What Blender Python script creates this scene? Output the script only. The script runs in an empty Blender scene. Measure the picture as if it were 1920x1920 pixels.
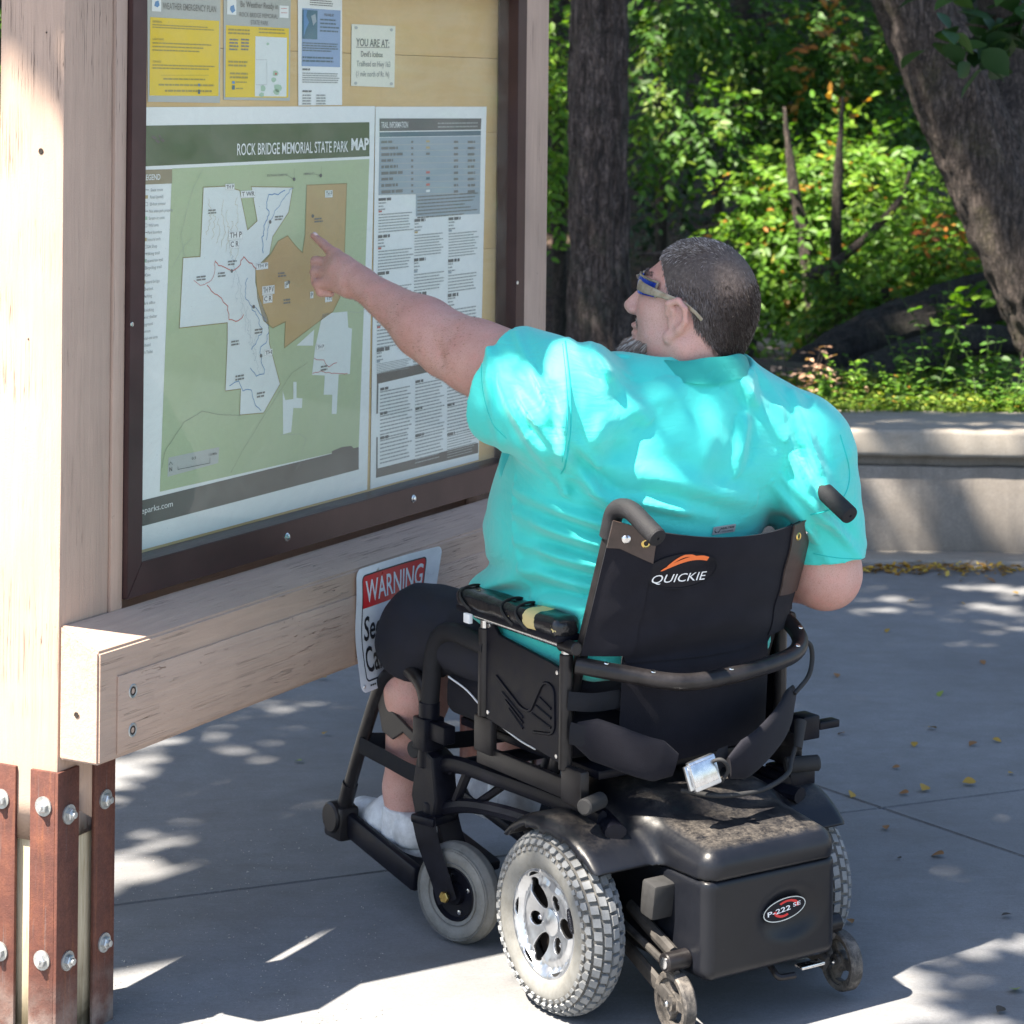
import bpy, bmesh, math, random
import numpy as np
from mathutils import Vector, Matrix, Euler, noise as mnoise

random.seed(7)
RNG = np.random.default_rng(7)
C = bpy.context.scene
COL = C.collection

# ------------------------------------------------------------------ camera
F, V0, ROLL = 4600.0, 176.0, 0.010
EYE = Vector((0, 0, 1.65))
cam_d = bpy.data.cameras.new('camera')
cam_d.sensor_width = 36.0
cam_d.lens = F / 1920 * 36
cam_d.shift_y = -(960 - V0) / 1920
cam_d.clip_start, cam_d.clip_end = 0.05, 500
cam_d.dof.use_dof = True
cam_d.dof.focus_distance = 4.55
cam_d.dof.aperture_fstop = 9.0
cam = bpy.data.objects.new('camera', cam_d)
COL.objects.link(cam)
_r = Vector((1, 0, ROLL)).normalized()
_u = Vector((-ROLL, 0, 1)).normalized()
_b = Vector((0, -1, 0))
cam.matrix_world = Matrix(((_r.x, _u.x, _b.x, EYE.x), (_r.y, _u.y, _b.y, EYE.y), (_r.z, _u.z, _b.z, EYE.z), (0, 0, 0, 1)))
C.camera = cam

# ------------------------------------------------------------------ sun, sky, exposure
SUN_EL = math.radians(58)
LH = Vector((0.846, 0.533))                       # the way the light travels over the ground
LDIR = Vector((LH.x * math.cos(SUN_EL), LH.y * math.cos(SUN_EL), -math.sin(SUN_EL))).normalized()
sd = bpy.data.lights.new('sun', 'SUN')
sd.energy = 5.0
sd.angle = math.radians(0.53)
sd.color = (1.0, 0.91, 0.78)
sun = bpy.data.objects.new('sun', sd)
COL.objects.link(sun)
sun.rotation_euler = LDIR.to_track_quat('-Z', 'Y').to_euler()
W = bpy.data.worlds.new('World')
C.world = W
W.use_nodes = True
nt = W.node_tree
nt.nodes.clear()
sky = nt.nodes.new('ShaderNodeTexSky')
sky.sky_type = 'NISHITA'
sky.sun_disc = False
sky.sun_elevation = SUN_EL
sky.sun_rotation = math.atan2(-LDIR.x, -LDIR.y)
sky.air_density = 1.0
sky.dust_density = 1.0
bg = nt.nodes.new('ShaderNodeBackground')
bg.inputs['Strength'].default_value = 0.072
wo = nt.nodes.new('ShaderNodeOutputWorld')
nt.links.new(sky.outputs[0], bg.inputs[0])
nt.links.new(bg.outputs[0], wo.inputs[0])
C.view_settings.view_transform = 'Standard'
C.view_settings.look = 'None'
C.view_settings.exposure = 2.1
C.view_settings.gamma = 1
C.view_settings.use_curve_mapping = False
C.cycles.max_bounces = 8
C.cycles.transparent_max_bounces = 12
C.cycles.caustics_reflective = False
C.cycles.caustics_refractive = False


def ray(u, v):
    cx, cy = (u - 960) / F, (V0 - v) / F
    return Vector((cx - ROLL * cy, 1.0, ROLL * cx + cy))


def P(u, v, Y):
    """a point measured off the photograph at a known distance from the camera"""
    return EYE + ray(u, v) * Y


# ------------------------------------------------------------------ kiosk frame of reference
KC = Vector((-0.77, 4.22, 0))
KT = Vector((0.461, 0.887, 0)).normalized()       # along the display
KN = Vector((0.887, -0.461, 0)).normalized()      # out of the display
KROT = math.atan2(KT.y, KT.x)


def kp(u, v, s=0.0):
    """(t, z) on the upright plane s metres out of the display face"""
    d = ray(u, v)
    k = (s - (EYE - KC).dot(KN)) / d.dot(KN)
    p = EYE + d * k
    return ((p - KC).dot(KT), p.z)


# ------------------------------------------------------------------ wheelchair frame of reference
YAW = math.radians(34)
WC = Vector((0.32, 4.568, 0))
WM = Matrix.Translation(WC) @ Matrix.Rotation(YAW, 4, 'Z')
WMI = WM.inverted()


# ------------------------------------------------------------------ object helpers
def tag(o, label=None, cat=None, group=None, kind=None):
    if label: o['label'] = label
    if cat: o['category'] = cat
    if group: o['group'] = group
    if kind: o['kind'] = kind
    return o


def empty(name, loc=(0, 0, 0), rz=0, label=None, cat=None, group=None, kind=None):
    o = bpy.data.objects.new(name, None)
    o.empty_display_size = 0.1
    COL.objects.link(o)
    o.location = loc
    o.rotation_euler = (0, 0, rz)
    return tag(o, label, cat, group, kind)


def obj(name, bm, m, parent=None, ang=40, loc=None, rot=None):
    """bm: bmesh or mesh"""
    if isinstance(bm, bmesh.types.BMesh):
        me = bpy.data.meshes.new(name)
        bm.normal_update()
        bm.to_mesh(me)
        bm.free()
    else:
        me = bm
    if isinstance(m, (list, tuple)):
        for x in m: me.materials.append(x)
    elif m is not None and not me.materials:
        me.materials.append(m)
    if ang:
        me.shade_smooth()
        if ang < 179: me.set_sharp_from_angle(angle=math.radians(ang))
    o = bpy.data.objects.new(name, me)
    COL.objects.link(o)
    if parent is not None: o.parent = parent
    if loc is not None: o.location = loc
    if rot is not None: o.rotation_euler = rot
    return o


def link_copy(o, parent=None):
    c = o.copy()
    COL.objects.link(c)
    if parent is not None: c.parent = parent
    return c


def copy_tree(o, parent=None):
    c = link_copy(o, parent)
    for ch in list(o.children):
        copy_tree(ch, c)
    return c


B = bmesh.new


def box(bm, x0, x1, y0, y1, z0, z1, bev=0.0, seg=2, M=None, mi=0):
    r = bmesh.ops.create_cube(bm, size=1.0)
    vs = r['verts']
    for v in vs:
        v.co = Vector(((x0 + x1) / 2 + v.co.x * (x1 - x0), (y0 + y1) / 2 + v.co.y * (y1 - y0), (z0 + z1) / 2 + v.co.z * (z1 - z0)))
    es = list({e for v in vs for e in v.link_edges})
    if bev > 0:
        rr = bmesh.ops.bevel(bm, geom=es, offset=bev, segments=seg, affect='EDGES', profile=0.5)
        vs = list({v for f in rr['faces'] for v in f.verts} | {v for v in vs if v.is_valid})
    if M is not None:
        for v in vs: v.co = M @ v.co
    if mi:
        for f in {f for v in vs for f in v.link_faces}: f.material_index = mi
    return vs


def fillet(pts, rad, n=6):
    pts = [Vector(p) for p in pts]
    out = [pts[0]]
    for i in range(1, len(pts) - 1):
        a, b, c = pts[i - 1], pts[i], pts[i + 1]
        r = min(rad, (a - b).length * 0.49, (c - b).length * 0.49)
        p, q = b + (a - b).normalized() * r, b + (c - b).normalized() * r
        for k in range(n + 1):
            t = k / n
            out.append((1 - t) ** 2 * p + 2 * t * (1 - t) * b + t * t * q)
    out.append(pts[-1])
    return out


def spline(pts, n=8):
    pts = [Vector(p) for p in pts]
    if len(pts) < 3: return pts
    P_ = [2 * pts[0] - pts[1]] + pts + [2 * pts[-1] - pts[-2]]
    out = []
    for i in range(1, len(P_) - 2):
        a, b, c, d = P_[i - 1:i + 3]
        for k in range(n):
            t = k / n
            out.append(0.5 * ((2 * b) + (c - a) * t + (2 * a - 5 * b + 4 * c - d) * t * t + (3 * b - a - 3 * c + d) * t ** 3))
    out.append(pts[-1])
    return out


def tube(bm, pts, r, seg=12, caps=True, flat=None, up=None, mi=0):
    """sweep a circle (or, with flat=(a,b), an ellipse / with a list r a taper) along pts"""
    pts = [Vector(p) for p in pts]
    n = len(pts)
    rs = list(r) if isinstance(r, (list, tuple)) else [r] * n
    if len(rs) != n:
        rs = [rs[min(len(rs) - 1, int(i / (n - 1) * (len(rs) - 1)))] * 1.0 if len(rs) < 2 else
              float(np.interp(i / (n - 1), np.linspace(0, 1, len(rs)), rs)) for i in range(n)]
    tg = []
    for i in range(n):
        t = pts[min(i + 1, n - 1)] - pts[max(i - 1, 0)]
        tg.append(t.normalized() if t.length > 1e-9 else Vector((0, 0, 1)))
    ref = Vector(up) if up is not None else (Vector((0, 0, 1)) if abs(tg[0].z) < 0.9 else Vector((1, 0, 0)))
    nrm = (ref - tg[0] * ref.dot(tg[0])).normalized()
    rings = []
    for i in range(n):
        nrm = (nrm - tg[i] * nrm.dot(tg[i])).normalized()
        bn = tg[i].cross(nrm)
        ring = []
        for k in range(seg):
            a = 2 * math.pi * k / seg
            ca, sa = math.cos(a), math.sin(a)
            if flat: ca *= flat[0]; sa *= flat[1]
            ring.append(bm.verts.new(pts[i] + (nrm * ca + bn * sa) * rs[i]))
        rings.append(ring)
    fs = []
    for i in range(n - 1):
        for k in range(seg):
            fs.append(bm.faces.new((rings[i][k], rings[i][(k + 1) % seg], rings[i + 1][(k + 1) % seg], rings[i + 1][k])))
    if caps:
        fs.append(bm.faces.new(rings[0][::-1]))
        fs.append(bm.faces.new(rings[-1]))
    for f in fs: f.material_index = mi
    return rings


def frame_to(p, axis, up=(0, 0, 1)):
    """matrix whose local Z is axis, placed at p"""
    z = Vector(axis).normalized()
    u = Vector(up)
    if abs(z.dot(u.normalized())) > 0.99: u = Vector((1, 0, 0))
    x = u.cross(z).normalized()
    y = z.cross(x)
    return Matrix(((x.x, y.x, z.x, p[0]), (x.y, y.y, z.y, p[1]), (x.z, y.z, z.z, p[2]), (0, 0, 0, 1)))


def lathe(bm, prof, M=None, seg=32, closed=False, mi=0):
    """prof: list of (radius, height); turned round local Z"""
    M = M or Matrix()
    rings = []
    for r, h in prof:
        if r < 1e-6:
            rings.append([bm.verts.new(M @ Vector((0, 0, h)))])
        else:
            rings.append([bm.verts.new(M @ Vector((r * math.cos(2 * math.pi * k / seg), r * math.sin(2 * math.pi * k / seg), h))) for k in range(seg)])
    pairs = list(zip(rings[:-1], rings[1:]))
    if closed: pairs.append((rings[-1], rings[0]))
    for a, b in pairs:
        for k in range(seg):
            k2 = (k + 1) % seg
            if len(a) == 1 and len(b) == 1: continue
            if len(a) == 1: f = bm.faces.new((a[0], b[k], b[k2]))
            elif len(b) == 1: f = bm.faces.new((a[k], a[k2], b[0]))
            else: f = bm.faces.new((a[k], a[k2], b[k2], b[k]))
            f.material_index = mi
    return rings


def cyl(bm, a, b, r, seg=20, bev=0.0, mi=0):
    a, b = Vector(a), Vector(b)
    L = (b - a).length
    M = frame_to(a, b - a)
    if bev > 0:
        lathe(bm, [(0, 0), (r - bev, 0), (r, bev), (r, L - bev), (r - bev, L), (0, L)], M, seg, mi=mi)
    else:
        lathe(bm, [(0, 0), (r, 0), (r, L), (0, L)], M, seg, mi=mi)


def curve_mesh(cu):
    o = bpy.data.objects.new('tmp', cu)
    COL.objects.link(o)
    dg = bpy.context.evaluated_depsgraph_get()
    me = bpy.data.meshes.new_from_object(o.evaluated_get(dg))
    bpy.data.objects.remove(o)
    bpy.data.curves.remove(cu)
    return me


def plate(outlines, th, bev=0.0, M=None, bm=None, cyc=True, mi=0):
    """flat plate with holes from 2-D outlines, thickness th centred on z=0"""
    cu = bpy.data.curves.new('tmp', 'CURVE')
    cu.dimensions = '2D'
    cu.fill_mode = 'BOTH'
    for pts in outlines:
        sp = cu.splines.new('POLY')
        sp.points.add(len(pts) - 1)
        for i, p in enumerate(pts): sp.points[i].co = (p[0], p[1], 0, 1)
        sp.use_cyclic_u = True
    cu.extrude = max(th / 2 - bev, 0)
    cu.bevel_depth = bev
    cu.bevel_resolution = 1
    cu.offset = -bev
    me = curve_mesh(cu)
    own = bm is None
    bm = bm or B()
    n0 = len(bm.verts)
    f0 = len(bm.faces)
    bm.from_mesh(me)
    bpy.data.meshes.remove(me)
    bm.verts.ensure_lookup_table()
    bm.faces.ensure_lookup_table()
    if M is not None:
        for v in bm.verts[n0:]: v.co = M @ v.co
    for f in bm.faces[f0:]: f.material_index = mi
    return bm


def text_into(bm, s, x0, y0, w, h, M=None, bold=0.0, mi=0, th=0.0, shear=0.0, align='L', maxw=None):
    """lettering: cap height h, squeezed to width w (None keeps proportion)"""
    cu = bpy.data.curves.new('tmp', 'FONT')
    cu.body = s
    cu.size = 1.0
    cu.extrude = th / max(h, 1e-6) / 2
    cu.offset = bold
    cu.resolution_u = 3
    cu.shear = shear
    me = curve_mesh(cu)
    n = len(me.vertices)
    if n == 0: return
    co = np.empty(n * 3)
    me.vertices.foreach_get('co', co)
    co = co.reshape(-1, 3)
    gd = co[(co[:, 1] < 1.15) & (co[:, 1] > -0.45)]
    lo, hi = gd[:, 0].min(), gd[:, 0].max()
    cap = 0.729
    sy = h / cap
    sx = (w / (hi - lo)) if w else sy * 0.95
    if maxw and (hi - lo) * sx > maxw: sx = maxw / (hi - lo)
    off = {'L': 0, 'C': -0.5, 'R': -1}[align] * (hi - lo) * sx
    n0 = len(bm.verts)
    f0 = len(bm.faces)
    bm.from_mesh(me)
    bpy.data.meshes.remove(me)
    bm.verts.ensure_lookup_table()
    stray = [v for v in bm.verts[n0:] if v.co.y > 1.15 or v.co.y < -0.45]
    if stray: bmesh.ops.delete(bm, geom=stray, context='VERTS')
    bm.verts.ensure_lookup_table()
    bm.faces.ensure_lookup_table()
    for v in bm.verts[n0:]:
        c = Vector((x0 + off + (v.co.x - lo) * sx, y0 + v.co.y * sy, v.co.z * sy))
        v.co = M @ c if M is not None else c
    for f in bm.faces[f0:]: f.material_index = mi


# ------------------------------------------------------------------ materials
MAT = {}


class NB:
    def __init__(self, name):
        self.m = bpy.data.materials.new(name)
        self.m.use_nodes = True
        self.t = self.m.node_tree
        self.b = self.t.nodes['Principled BSDF']
        self.out = self.t.nodes['Material Output']
        self.tc = self.t.nodes.new('ShaderNodeTexCoord')
        MAT[name] = self.m

    def n(self, typ, **kw):
        x = self.t.nodes.new(typ)
        for k, v in kw.items():
            if k in x.inputs: x.inputs[k].default_value = v
            else: setattr(x, k, v)
        return x

    def l(self, a, b): self.t.links.new(a, b)

    def map(self, scale=(1, 1, 1), src='Object', rot=(0, 0, 0)):
        m = self.n('ShaderNodeMapping')
        m.inputs['Scale'].default_value = scale
        m.inputs['Rotation'].default_value = rot
        self.l(self.tc.outputs[src], m.inputs[0])
        return m.outputs[0]

    def noise(self, vec, scale, detail=4, rough=0.6, dist=0.0, out='Fac'):
        x = self.n('ShaderNodeTexNoise')
        x.inputs['Scale'].default_value = scale
        x.inputs['Detail'].default_value = detail
        x.inputs['Roughness'].default_value = rough
        x.inputs['Distortion'].default_value = dist
        self.l(vec, x.inputs['Vector'])
        return x.outputs[out]

    def vor(self, vec, scale, feature='F1', out='Distance', rnd=1.0):
        x = self.n('ShaderNodeTexVoronoi')
        x.feature = feature
        x.inputs['Scale'].default_value = scale
        x.inputs['Randomness'].default_value = rnd
        self.l(vec, x.inputs['Vector'])
        return x.outputs[out]

    def ramp(self, fac, stops):
        x = self.n('ShaderNodeValToRGB')
        e = x.color_ramp.elements
        while len(e) < len(stops): e.new(0.5)
        for i, (p, c) in enumerate(stops):
            e[i].position = p
            e[i].color = (*c, 1) if len(c) == 3 else c
        self.l(fac, x.inputs[0])
        return x.outputs[0]

    def mr(self, fac, a, b, c=0.0, d=1.0):
        x = self.n('ShaderNodeMapRange')
        for i, v in enumerate((a, b, c, d)): x.inputs[i + 1].default_value = v
        self.l(fac, x.inputs[0])
        return x.outputs[0]

    def mix(self, fac, a, b, mode='MIX'):
        x = self.n('ShaderNodeMix')
        x.data_type = 'RGBA'
        x.blend_type = mode
        for i, v in ((0, fac), (6, a), (7, b)):
            if isinstance(v, (int, float)): x.inputs[i].default_value = v
            elif isinstance(v, (tuple, list)): x.inputs[i].default_value = (*v, 1)[:4]
            else: self.l(v, x.inputs[i])
        return x.outputs[2]

    def math(self, op, a, b=None, c=None):
        x = self.n('ShaderNodeMath')
        x.operation = op
        for i, v in enumerate((a, b, c)):
            if v is None: continue
            if isinstance(v, (int, float)): x.inputs[i].default_value = v
            else: self.l(v, x.inputs[i])
        return x.outputs[0]

    def bump(self, h, strength=0.3, dist=0.01, nrm=None):
        x = self.n('ShaderNodeBump')
        x.inputs['Strength'].default_value = strength
        x.inputs['Distance'].default_value = dist
        self.l(h, x.inputs['Height'])
        if nrm is not None: self.l(nrm, x.inputs['Normal'])
        return x.outputs[0]

    def set(self, col=None, rough=None, metal=None, nrm=None, **kw):
        def s(k, v):
            if v is None: return
            if isinstance(v, (int, float)): self.b.inputs[k].default_value = v
            elif isinstance(v, (tuple, list)): self.b.inputs[k].default_value = (*v, 1)[:4]
            else: self.l(v, self.b.inputs[k])
        s('Base Color', col); s('Roughness', rough); s('Metallic', metal)
        if nrm is not None: self.l(nrm, self.b.inputs['Normal'])
        for k, v in kw.items(): s(k, v)
        return self.m


def simple(name, col, rough=0.5, metal=0.0, var=0.12, scale=30, bump=0.0, bscale=200, src='Object', **kw):
    """a colour broken up by noise in value and gloss"""
    n = NB(name)
    v = n.map(src=src)
    f = n.noise(v, scale, 5, 0.65)
    dark = tuple(c * (1 - var * 1.6) for c in col)
    lite = tuple(min(1, c * (1 + var)) for c in col)
    c = n.ramp(f, [(0.3, dark), (0.7, lite)])
    r = n.mr(f, 0.3, 0.7, max(0.02, rough - 0.08), min(1, rough + 0.08))
    nr = None
    if bump: nr = n.bump(n.noise(v, bscale, 3), bump, 0.002)
    return n.set(c, r, metal, nr, **kw)

# ================================================================== setting materials
def tan_paint(name, grain, chips=0.5, base=(0.50, 0.355, 0.275)):
    n = NB(name)
    st = {'Z': (14, 14, 0.9), 'X': (0.9, 14, 14), 'Y': (14, 0.9, 14)}[grain]
    v0 = n.map()
    vg = n.map(st)
    big = n.noise(v0, 3.2, 4, 0.6)
    g = n.noise(vg, 6, 5, 0.65, 0.6)
    fine = n.noise(v0, 320, 3, 0.7)
    c = n.ramp(big, [(0.3, tuple(x * 0.86 for x in base)), (0.7, tuple(min(1, x * 1.06) for x in base))])
    c = n.mix(n.mr(g, 0.35, 0.7, 0, 0.42), c, tuple(x * 0.66 for x in base))
    c = n.mix(n.mr(n.noise(n.map(tuple(q * 0.35 for q in st)), 3, 5, 0.7, 0.4), 0.5, 0.75, 0, 0.35), c, (base[0] * 0.6, base[1] * 0.62, base[2] * 0.68))
    # long thin drying cracks
    ck = n.noise(n.map(tuple(s * (3.0 if s > 5 else 0.6) for s in st)), 3.0, 3, 0.5, 0.3)
    ckm = n.math('MULTIPLY', n.mr(n.math('ABSOLUTE', n.math('SUBTRACT', ck, 0.5)), 0.0, 0.006, 1, 0), n.mr(n.noise(v0, 5, 2), 0.5, 0.62, 0, 1))
    c = n.mix(ckm, c, (0.10, 0.07, 0.055))
    # flakes of lost paint that follow the grain
    fl = n.noise(vg, 9, 6, 0.72, 1.1)
    fm = n.noise(v0, 3.0, 3, 0.6)
    m = n.math('MULTIPLY', n.mr(fl, 0.66 - 0.06 * chips, 0.68 - 0.06 * chips, 0, 1), n.mr(fm, 0.56 - 0.1 * chips, 0.62 - 0.1 * chips, 0, 1))
    c = n.mix(m, c, n.mix(n.mr(fine, 0.3, 0.7), (0.17, 0.085, 0.05), (0.27, 0.16, 0.10)))
    sp = n.mr(n.noise(v0, 70, 2, 0.5), 0.74, 0.78, 0, 0.6)
    c = n.mix(sp, c, (0.24, 0.18, 0.14))
    h = n.math('SUBTRACT', n.math('ADD', n.math('MULTIPLY', g, 0.5), n.math('MULTIPLY', fine, 0.25)), n.math('MULTIPLY', n.math('ADD', m, ckm), 0.8))
    return n.set(c, n.mr(fine, 0.3, 0.7, 0.5, 0.75), 0.0, n.bump(h, 0.7, 0.004))


tan_z = tan_paint('tan_painted_wood_upright', 'Z', -0.7)
tan_x = tan_paint('tan_painted_wood_level', 'X', -0.5)
tan_peel = tan_paint('tan_painted_wood_peeling', 'X', 0.9)
tan_trim = tan_paint('tan_painted_wood_trim', 'Z', 0.1, (0.50, 0.36, 0.285))


def m_concrete(name, base, streak=0.0, speck=1.0):
    n = NB(name)
    v = n.map()
    a = n.noise(v, 0.9, 5, 0.6, 0.4)
    b = n.noise(v, 7, 6, 0.7)
    f = n.math('ADD', n.math('MULTIPLY', n.noise(v, 420, 3, 0.8), 0.5), n.math('MULTIPLY', n.noise(v, 130, 4, 0.85), 0.5))
    c = n.ramp(a, [(0.28, tuple(x * 0.68 for x in base)), (0.5, base), (0.74, tuple(x * 1.2 for x in base))])
    c = n.mix(n.mr(b, 0.35, 0.68, 0, 0.5), c, (base[0] * 0.62, base[1] * 0.58, base[2] * 0.52))
    c = n.mix(n.mr(f, 0.36, 0.64, 0.0, 0.75 * speck), c, tuple(x * 0.45 for x in base))
    c = n.mix(n.mr(n.noise(n.map((1.6, 5, 5)), 3.0, 7, 0.8, 0.8), 0.52, 0.70, 0, 0.45), c, (base[0] * 0.55, base[1] * 0.50, base[2] * 0.45))
    # pale scuffs and dark gritty dirt
    sc = n.noise(n.map((3, 11, 3)), 2.4, 6, 0.75, 1.2)
    c = n.mix(n.mr(sc, 0.6, 0.75, 0, 0.28), c, tuple(min(1, x * 1.35) for x in base))
    d = n.mr(n.vor(v, 38), 0.02, 0.06, 0.85, 0)
    dm = n.mr(n.noise(v, 1.7, 2), 0.5, 0.65, 0, 1)
    c = n.mix(n.math('MULTIPLY', d, dm), c, (0.09, 0.07, 0.055))
    if streak:
        s = n.noise(n.map((6, 6, 0.7)), 2.2, 5, 0.7, 0.5)
        c = n.mix(n.mr(s, 0.42, 0.68, 0, streak), c, tuple(x * 0.42 for x in base))
    h = n.math('ADD', n.math('MULTIPLY', f, 0.5), n.math('MULTIPLY', b, 0.5))
    return n.set(c, n.mr(b, 0.3, 0.7, 0.7, 0.92), 0.0, n.bump(h, 0.35, 0.004))


M_slab = m_concrete('broomed_concrete', (0.25, 0.256, 0.268))
M_wallc = m_concrete('weathered_wall_concrete', (0.30, 0.27, 0.24), 0.5, 1.2)
M_capc = m_concrete('wall_cap_concrete', (0.37, 0.335, 0.29), 0.18, 1.0)


def m_soil():
    n = NB('leaf_littered_soil')
    v = n.map()
    a = n.noise(v, 2.5, 6, 0.7)
    b = n.vor(v, 16, out='Color')
    bw = n.noise(v, 30, 4, 0.7)
    c = n.ramp(bw, [(0.3, (0.016, 0.011, 0.008)), (0.5, (0.045, 0.028, 0.02)), (0.68, (0.13, 0.075, 0.05)), (0.8, (0.26, 0.15, 0.10))])
    c = n.mix(n.mr(a, 0.45, 0.6, 0, 0.6), c, (0.05, 0.055, 0.02))
    return n.set(c, 0.9, 0, n.bump(n.vor(v, 18), 0.8, 0.04))


M_soil = m_soil()

# ================================================================== ground
SN, CS = math.sin, math.cos


def terrain_z(x, y):
    """level ground at the plaza, a creek hollow behind the wall, then a wooded rise"""
    z = -0.03
    t = min(max((y - 9.75) / 0.5, 0), 1)
    z += t * 0.42                                     # planting bed held by the wall
    t = min(max((y - 11.0) / 3.2, 0), 1)
    t = t * t * (3 - 2 * t)
    z += -t * 1.05
    t = min(max((y - 19.0) / 2.2, 0), 1)
    t = t * t * (3 - 2 * t)
    z += t * 0.75
    if y > 21: z += (y - 21) * 0.33 + 0.25 * SN(x * 0.5 + y * 0.3)
    z = min(z, 14 + 0.5 * SN(x * 0.1))
    if y > 9.8: z += 0.05 * SN(x * 3.1 + y) + 0.04 * SN(y * 4.3 - x * 1.7)
    return z


bm = B()
xs = sorted(set(list(np.arange(-14, 14.01, 0.35)) + [-400, -200, -90, -40, -22, 22, 40, 90, 200, 400]))
ys = sorted(set([-300, -100, -40, -15, -5, 0, 4, 8] + [9.7, 9.76, 9.9, 10.05, 10.3] + list(np.arange(10.5, 34, 0.3)) + list(np.arange(34, 62, 2)) + [80, 140, 300, 480]))
grid = [[bm.verts.new((x, y, terrain_z(x, y))) for x in xs] for y in ys]
for j in range(len(ys) - 1):
    for i in range(len(xs) - 1):
        bm.faces.new((grid[j][i], grid[j][i + 1], grid[j + 1][i + 1], grid[j + 1][i]))
tag(obj('ground', bm, M_soil, ang=180), kind='structure')

# creek: still brown water in the hollow
n = NB('still_creek_water')
v = n.map((1, 2.2, 1))
n.set((0.055, 0.042, 0.02), 0.06, 0.0, n.bump(n.noise(v, 5, 4, 0.6), 0.08, 0.01), **{'IOR': 1.33, 'Specular IOR Level': 0.6})
bm = B()
vs = [bm.verts.new(p) for p in ((-60, 12.2, -0.36), (60, 12.2, -0.36), (60, 21.5, -0.36), (-60, 21.5, -0.36))]
bm.faces.new(vs)
tag(obj('creek_water', bm, MAT['still_creek_water'], ang=0), kind='structure')
# a tan gravel bar lit beyond the water
M_bar = simple('tan_creek_gravel', (0.42, 0.30, 0.17), 0.9, var=0.3, scale=20, bump=0.6, bscale=60)
bm = B()
r0 = [[bm.verts.new((x, y, -0.43 + 0.13 * math.exp(-((y - 21.0) / 1.6) ** 2) * (1 + 0.25 * SN(x * 2 + y)))) for x in np.linspace(-4.5, 3, 26)] for y in np.linspace(18.4, 23.4, 22)]
for j in range(21):
    for i in range(25): bm.faces.new((r0[j][i], r0[j][i + 1], r0[j + 1][i + 1], r0[j + 1][i]))
tag(obj('gravel_bar', bm, M_bar, ang=180), kind='structure')

# pavement: big slabs cut by two joints measured off the ground
plaza = empty('pavement', kind='structure')
J0 = Vector((0.875, 5.70))
dB = Vector((1.948, 0.86)).normalized()
dA = Vector((0.42, -0.58)).normalized()


def slab(sa, sb):
    """quadrant of the plaza on side sa of joint A and sb of joint B"""
    pts = [Vector((-12, -30)), Vector((26, -30)), Vector((26, 8.6)), Vector((-9, 9.5)), Vector((-12, 9.5))]

    def clip(pts, p0, d, side):
        nrm = Vector((-d.y, d.x)) * side
        out = []
        for i in range(len(pts)):
            a, b = pts[i], pts[(i + 1) % len(pts)]
            da, db = (a - p0).dot(nrm) - 0.0035, (b - p0).dot(nrm) - 0.0035
            if da > 0: out.append(a)
            if da * db < 0: out.append(a + (b - a) * (da / (da - db)))
        return out
    pts = clip(clip(pts, J0, dA, sa), J0, dB, sb)
    bm = B()
    f = bm.faces.new([bm.verts.new((p.x, p.y, 0)) for p in pts])
    if f.normal.z < 0: f.normal_flip()
    bm.normal_update()
    if bm.faces[:][0].normal.z < 0: bmesh.ops.reverse_faces(bm, faces=bm.faces[:])
    ex = bmesh.ops.extrude_face_region(bm, geom=bm.faces[:])
    for v in ex['geom']:
        if isinstance(v, bmesh.types.BMVert): v.co.z -= 0.028
    top = [e for e in bm.edges if all(abs(v.co.z) < 1e-6 for v in e.verts)]
    bmesh.ops.bevel(bm, geom=top, offset=0.0025, segments=2, affect='EDGES')
    bmesh.ops.recalc_face_normals(bm, faces=bm.faces[:])
    return bm


for sa in (1, -1):
    for sb in (1, -1):
        obj('slab', slab(sa, sb), M_slab, plaza, 30)

# retaining wall behind the plaza: cap, shadow gap and face
WA, WB = Vector((-0.9, 8.93, 0)), Vector((4.0, 8.72, 0))
wall = empty('retaining_wall', WA, math.atan2(WB.y - WA.y, WB.x - WA.x),
             'low weathered concrete seat wall with a thick overhanging cap behind the seated man', 'wall')
L = (WB - WA).length


def rough_box(x0, x1, y0, y1, z0, z1, bev, step=0.09, amp=0.0022):
    bm = B()
    box(bm, x0, x1, y0, y1, z0, z1, bev, 3)
    k = int((x1 - x0) / step)
    for i in range(1, k):
        x = x0 + (x1 - x0) * i / k
        bmesh.ops.bisect_plane(bm, geom=bm.verts[:] + bm.edges[:] + bm.faces[:], plane_co=(x, 0, 0), plane_no=(1, 0, 0))
    for v in bm.verts:
        q = v.co * 9
        v.co += Vector((0, mnoise.noise(q), mnoise.noise(q + Vector((7, 3, 1))))) * amp * 2
    return bm


obj('wall_face', rough_box(0, L, 0.035, 0.50, -0.02, 0.318, 0.006), M_wallc, wall, 35)
obj('neck', rough_box(0.01, L - 0.01, 0.07, 0.46, 0.3181, 0.356, 0.004, amp=0.003), M_wallc, wall, 35)
obj('cap', rough_box(-0.04, L + 0.04, 0.0, 0.56, 0.3562, 0.455, 0.016), M_capc, wall, 35)
obj('footing', rough_box(-0.1, L, -0.16, 0.03, -0.02, 0.016, 0.008), M_capc, wall, 35)

# ================================================================== map kiosk
kiosk = empty('map_kiosk', KC, KROT, 'tan painted timber kiosk holding the glazed park map on rusty steel angle feet', 'kiosk')
TW = 0.14                                          # post width
T2 = 1.720                                         # near side of the far post
S_GL, S_BD = -0.012, -0.042                        # glass and backboard


def kbox(t0, t1, s0, s1, z0, z1, bev=0.003, bm=None, **k):
    bm = bm or B()
    box(bm, t0, t1, -s1, -s0, z0, z1, bev, **k)
    return bm


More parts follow.
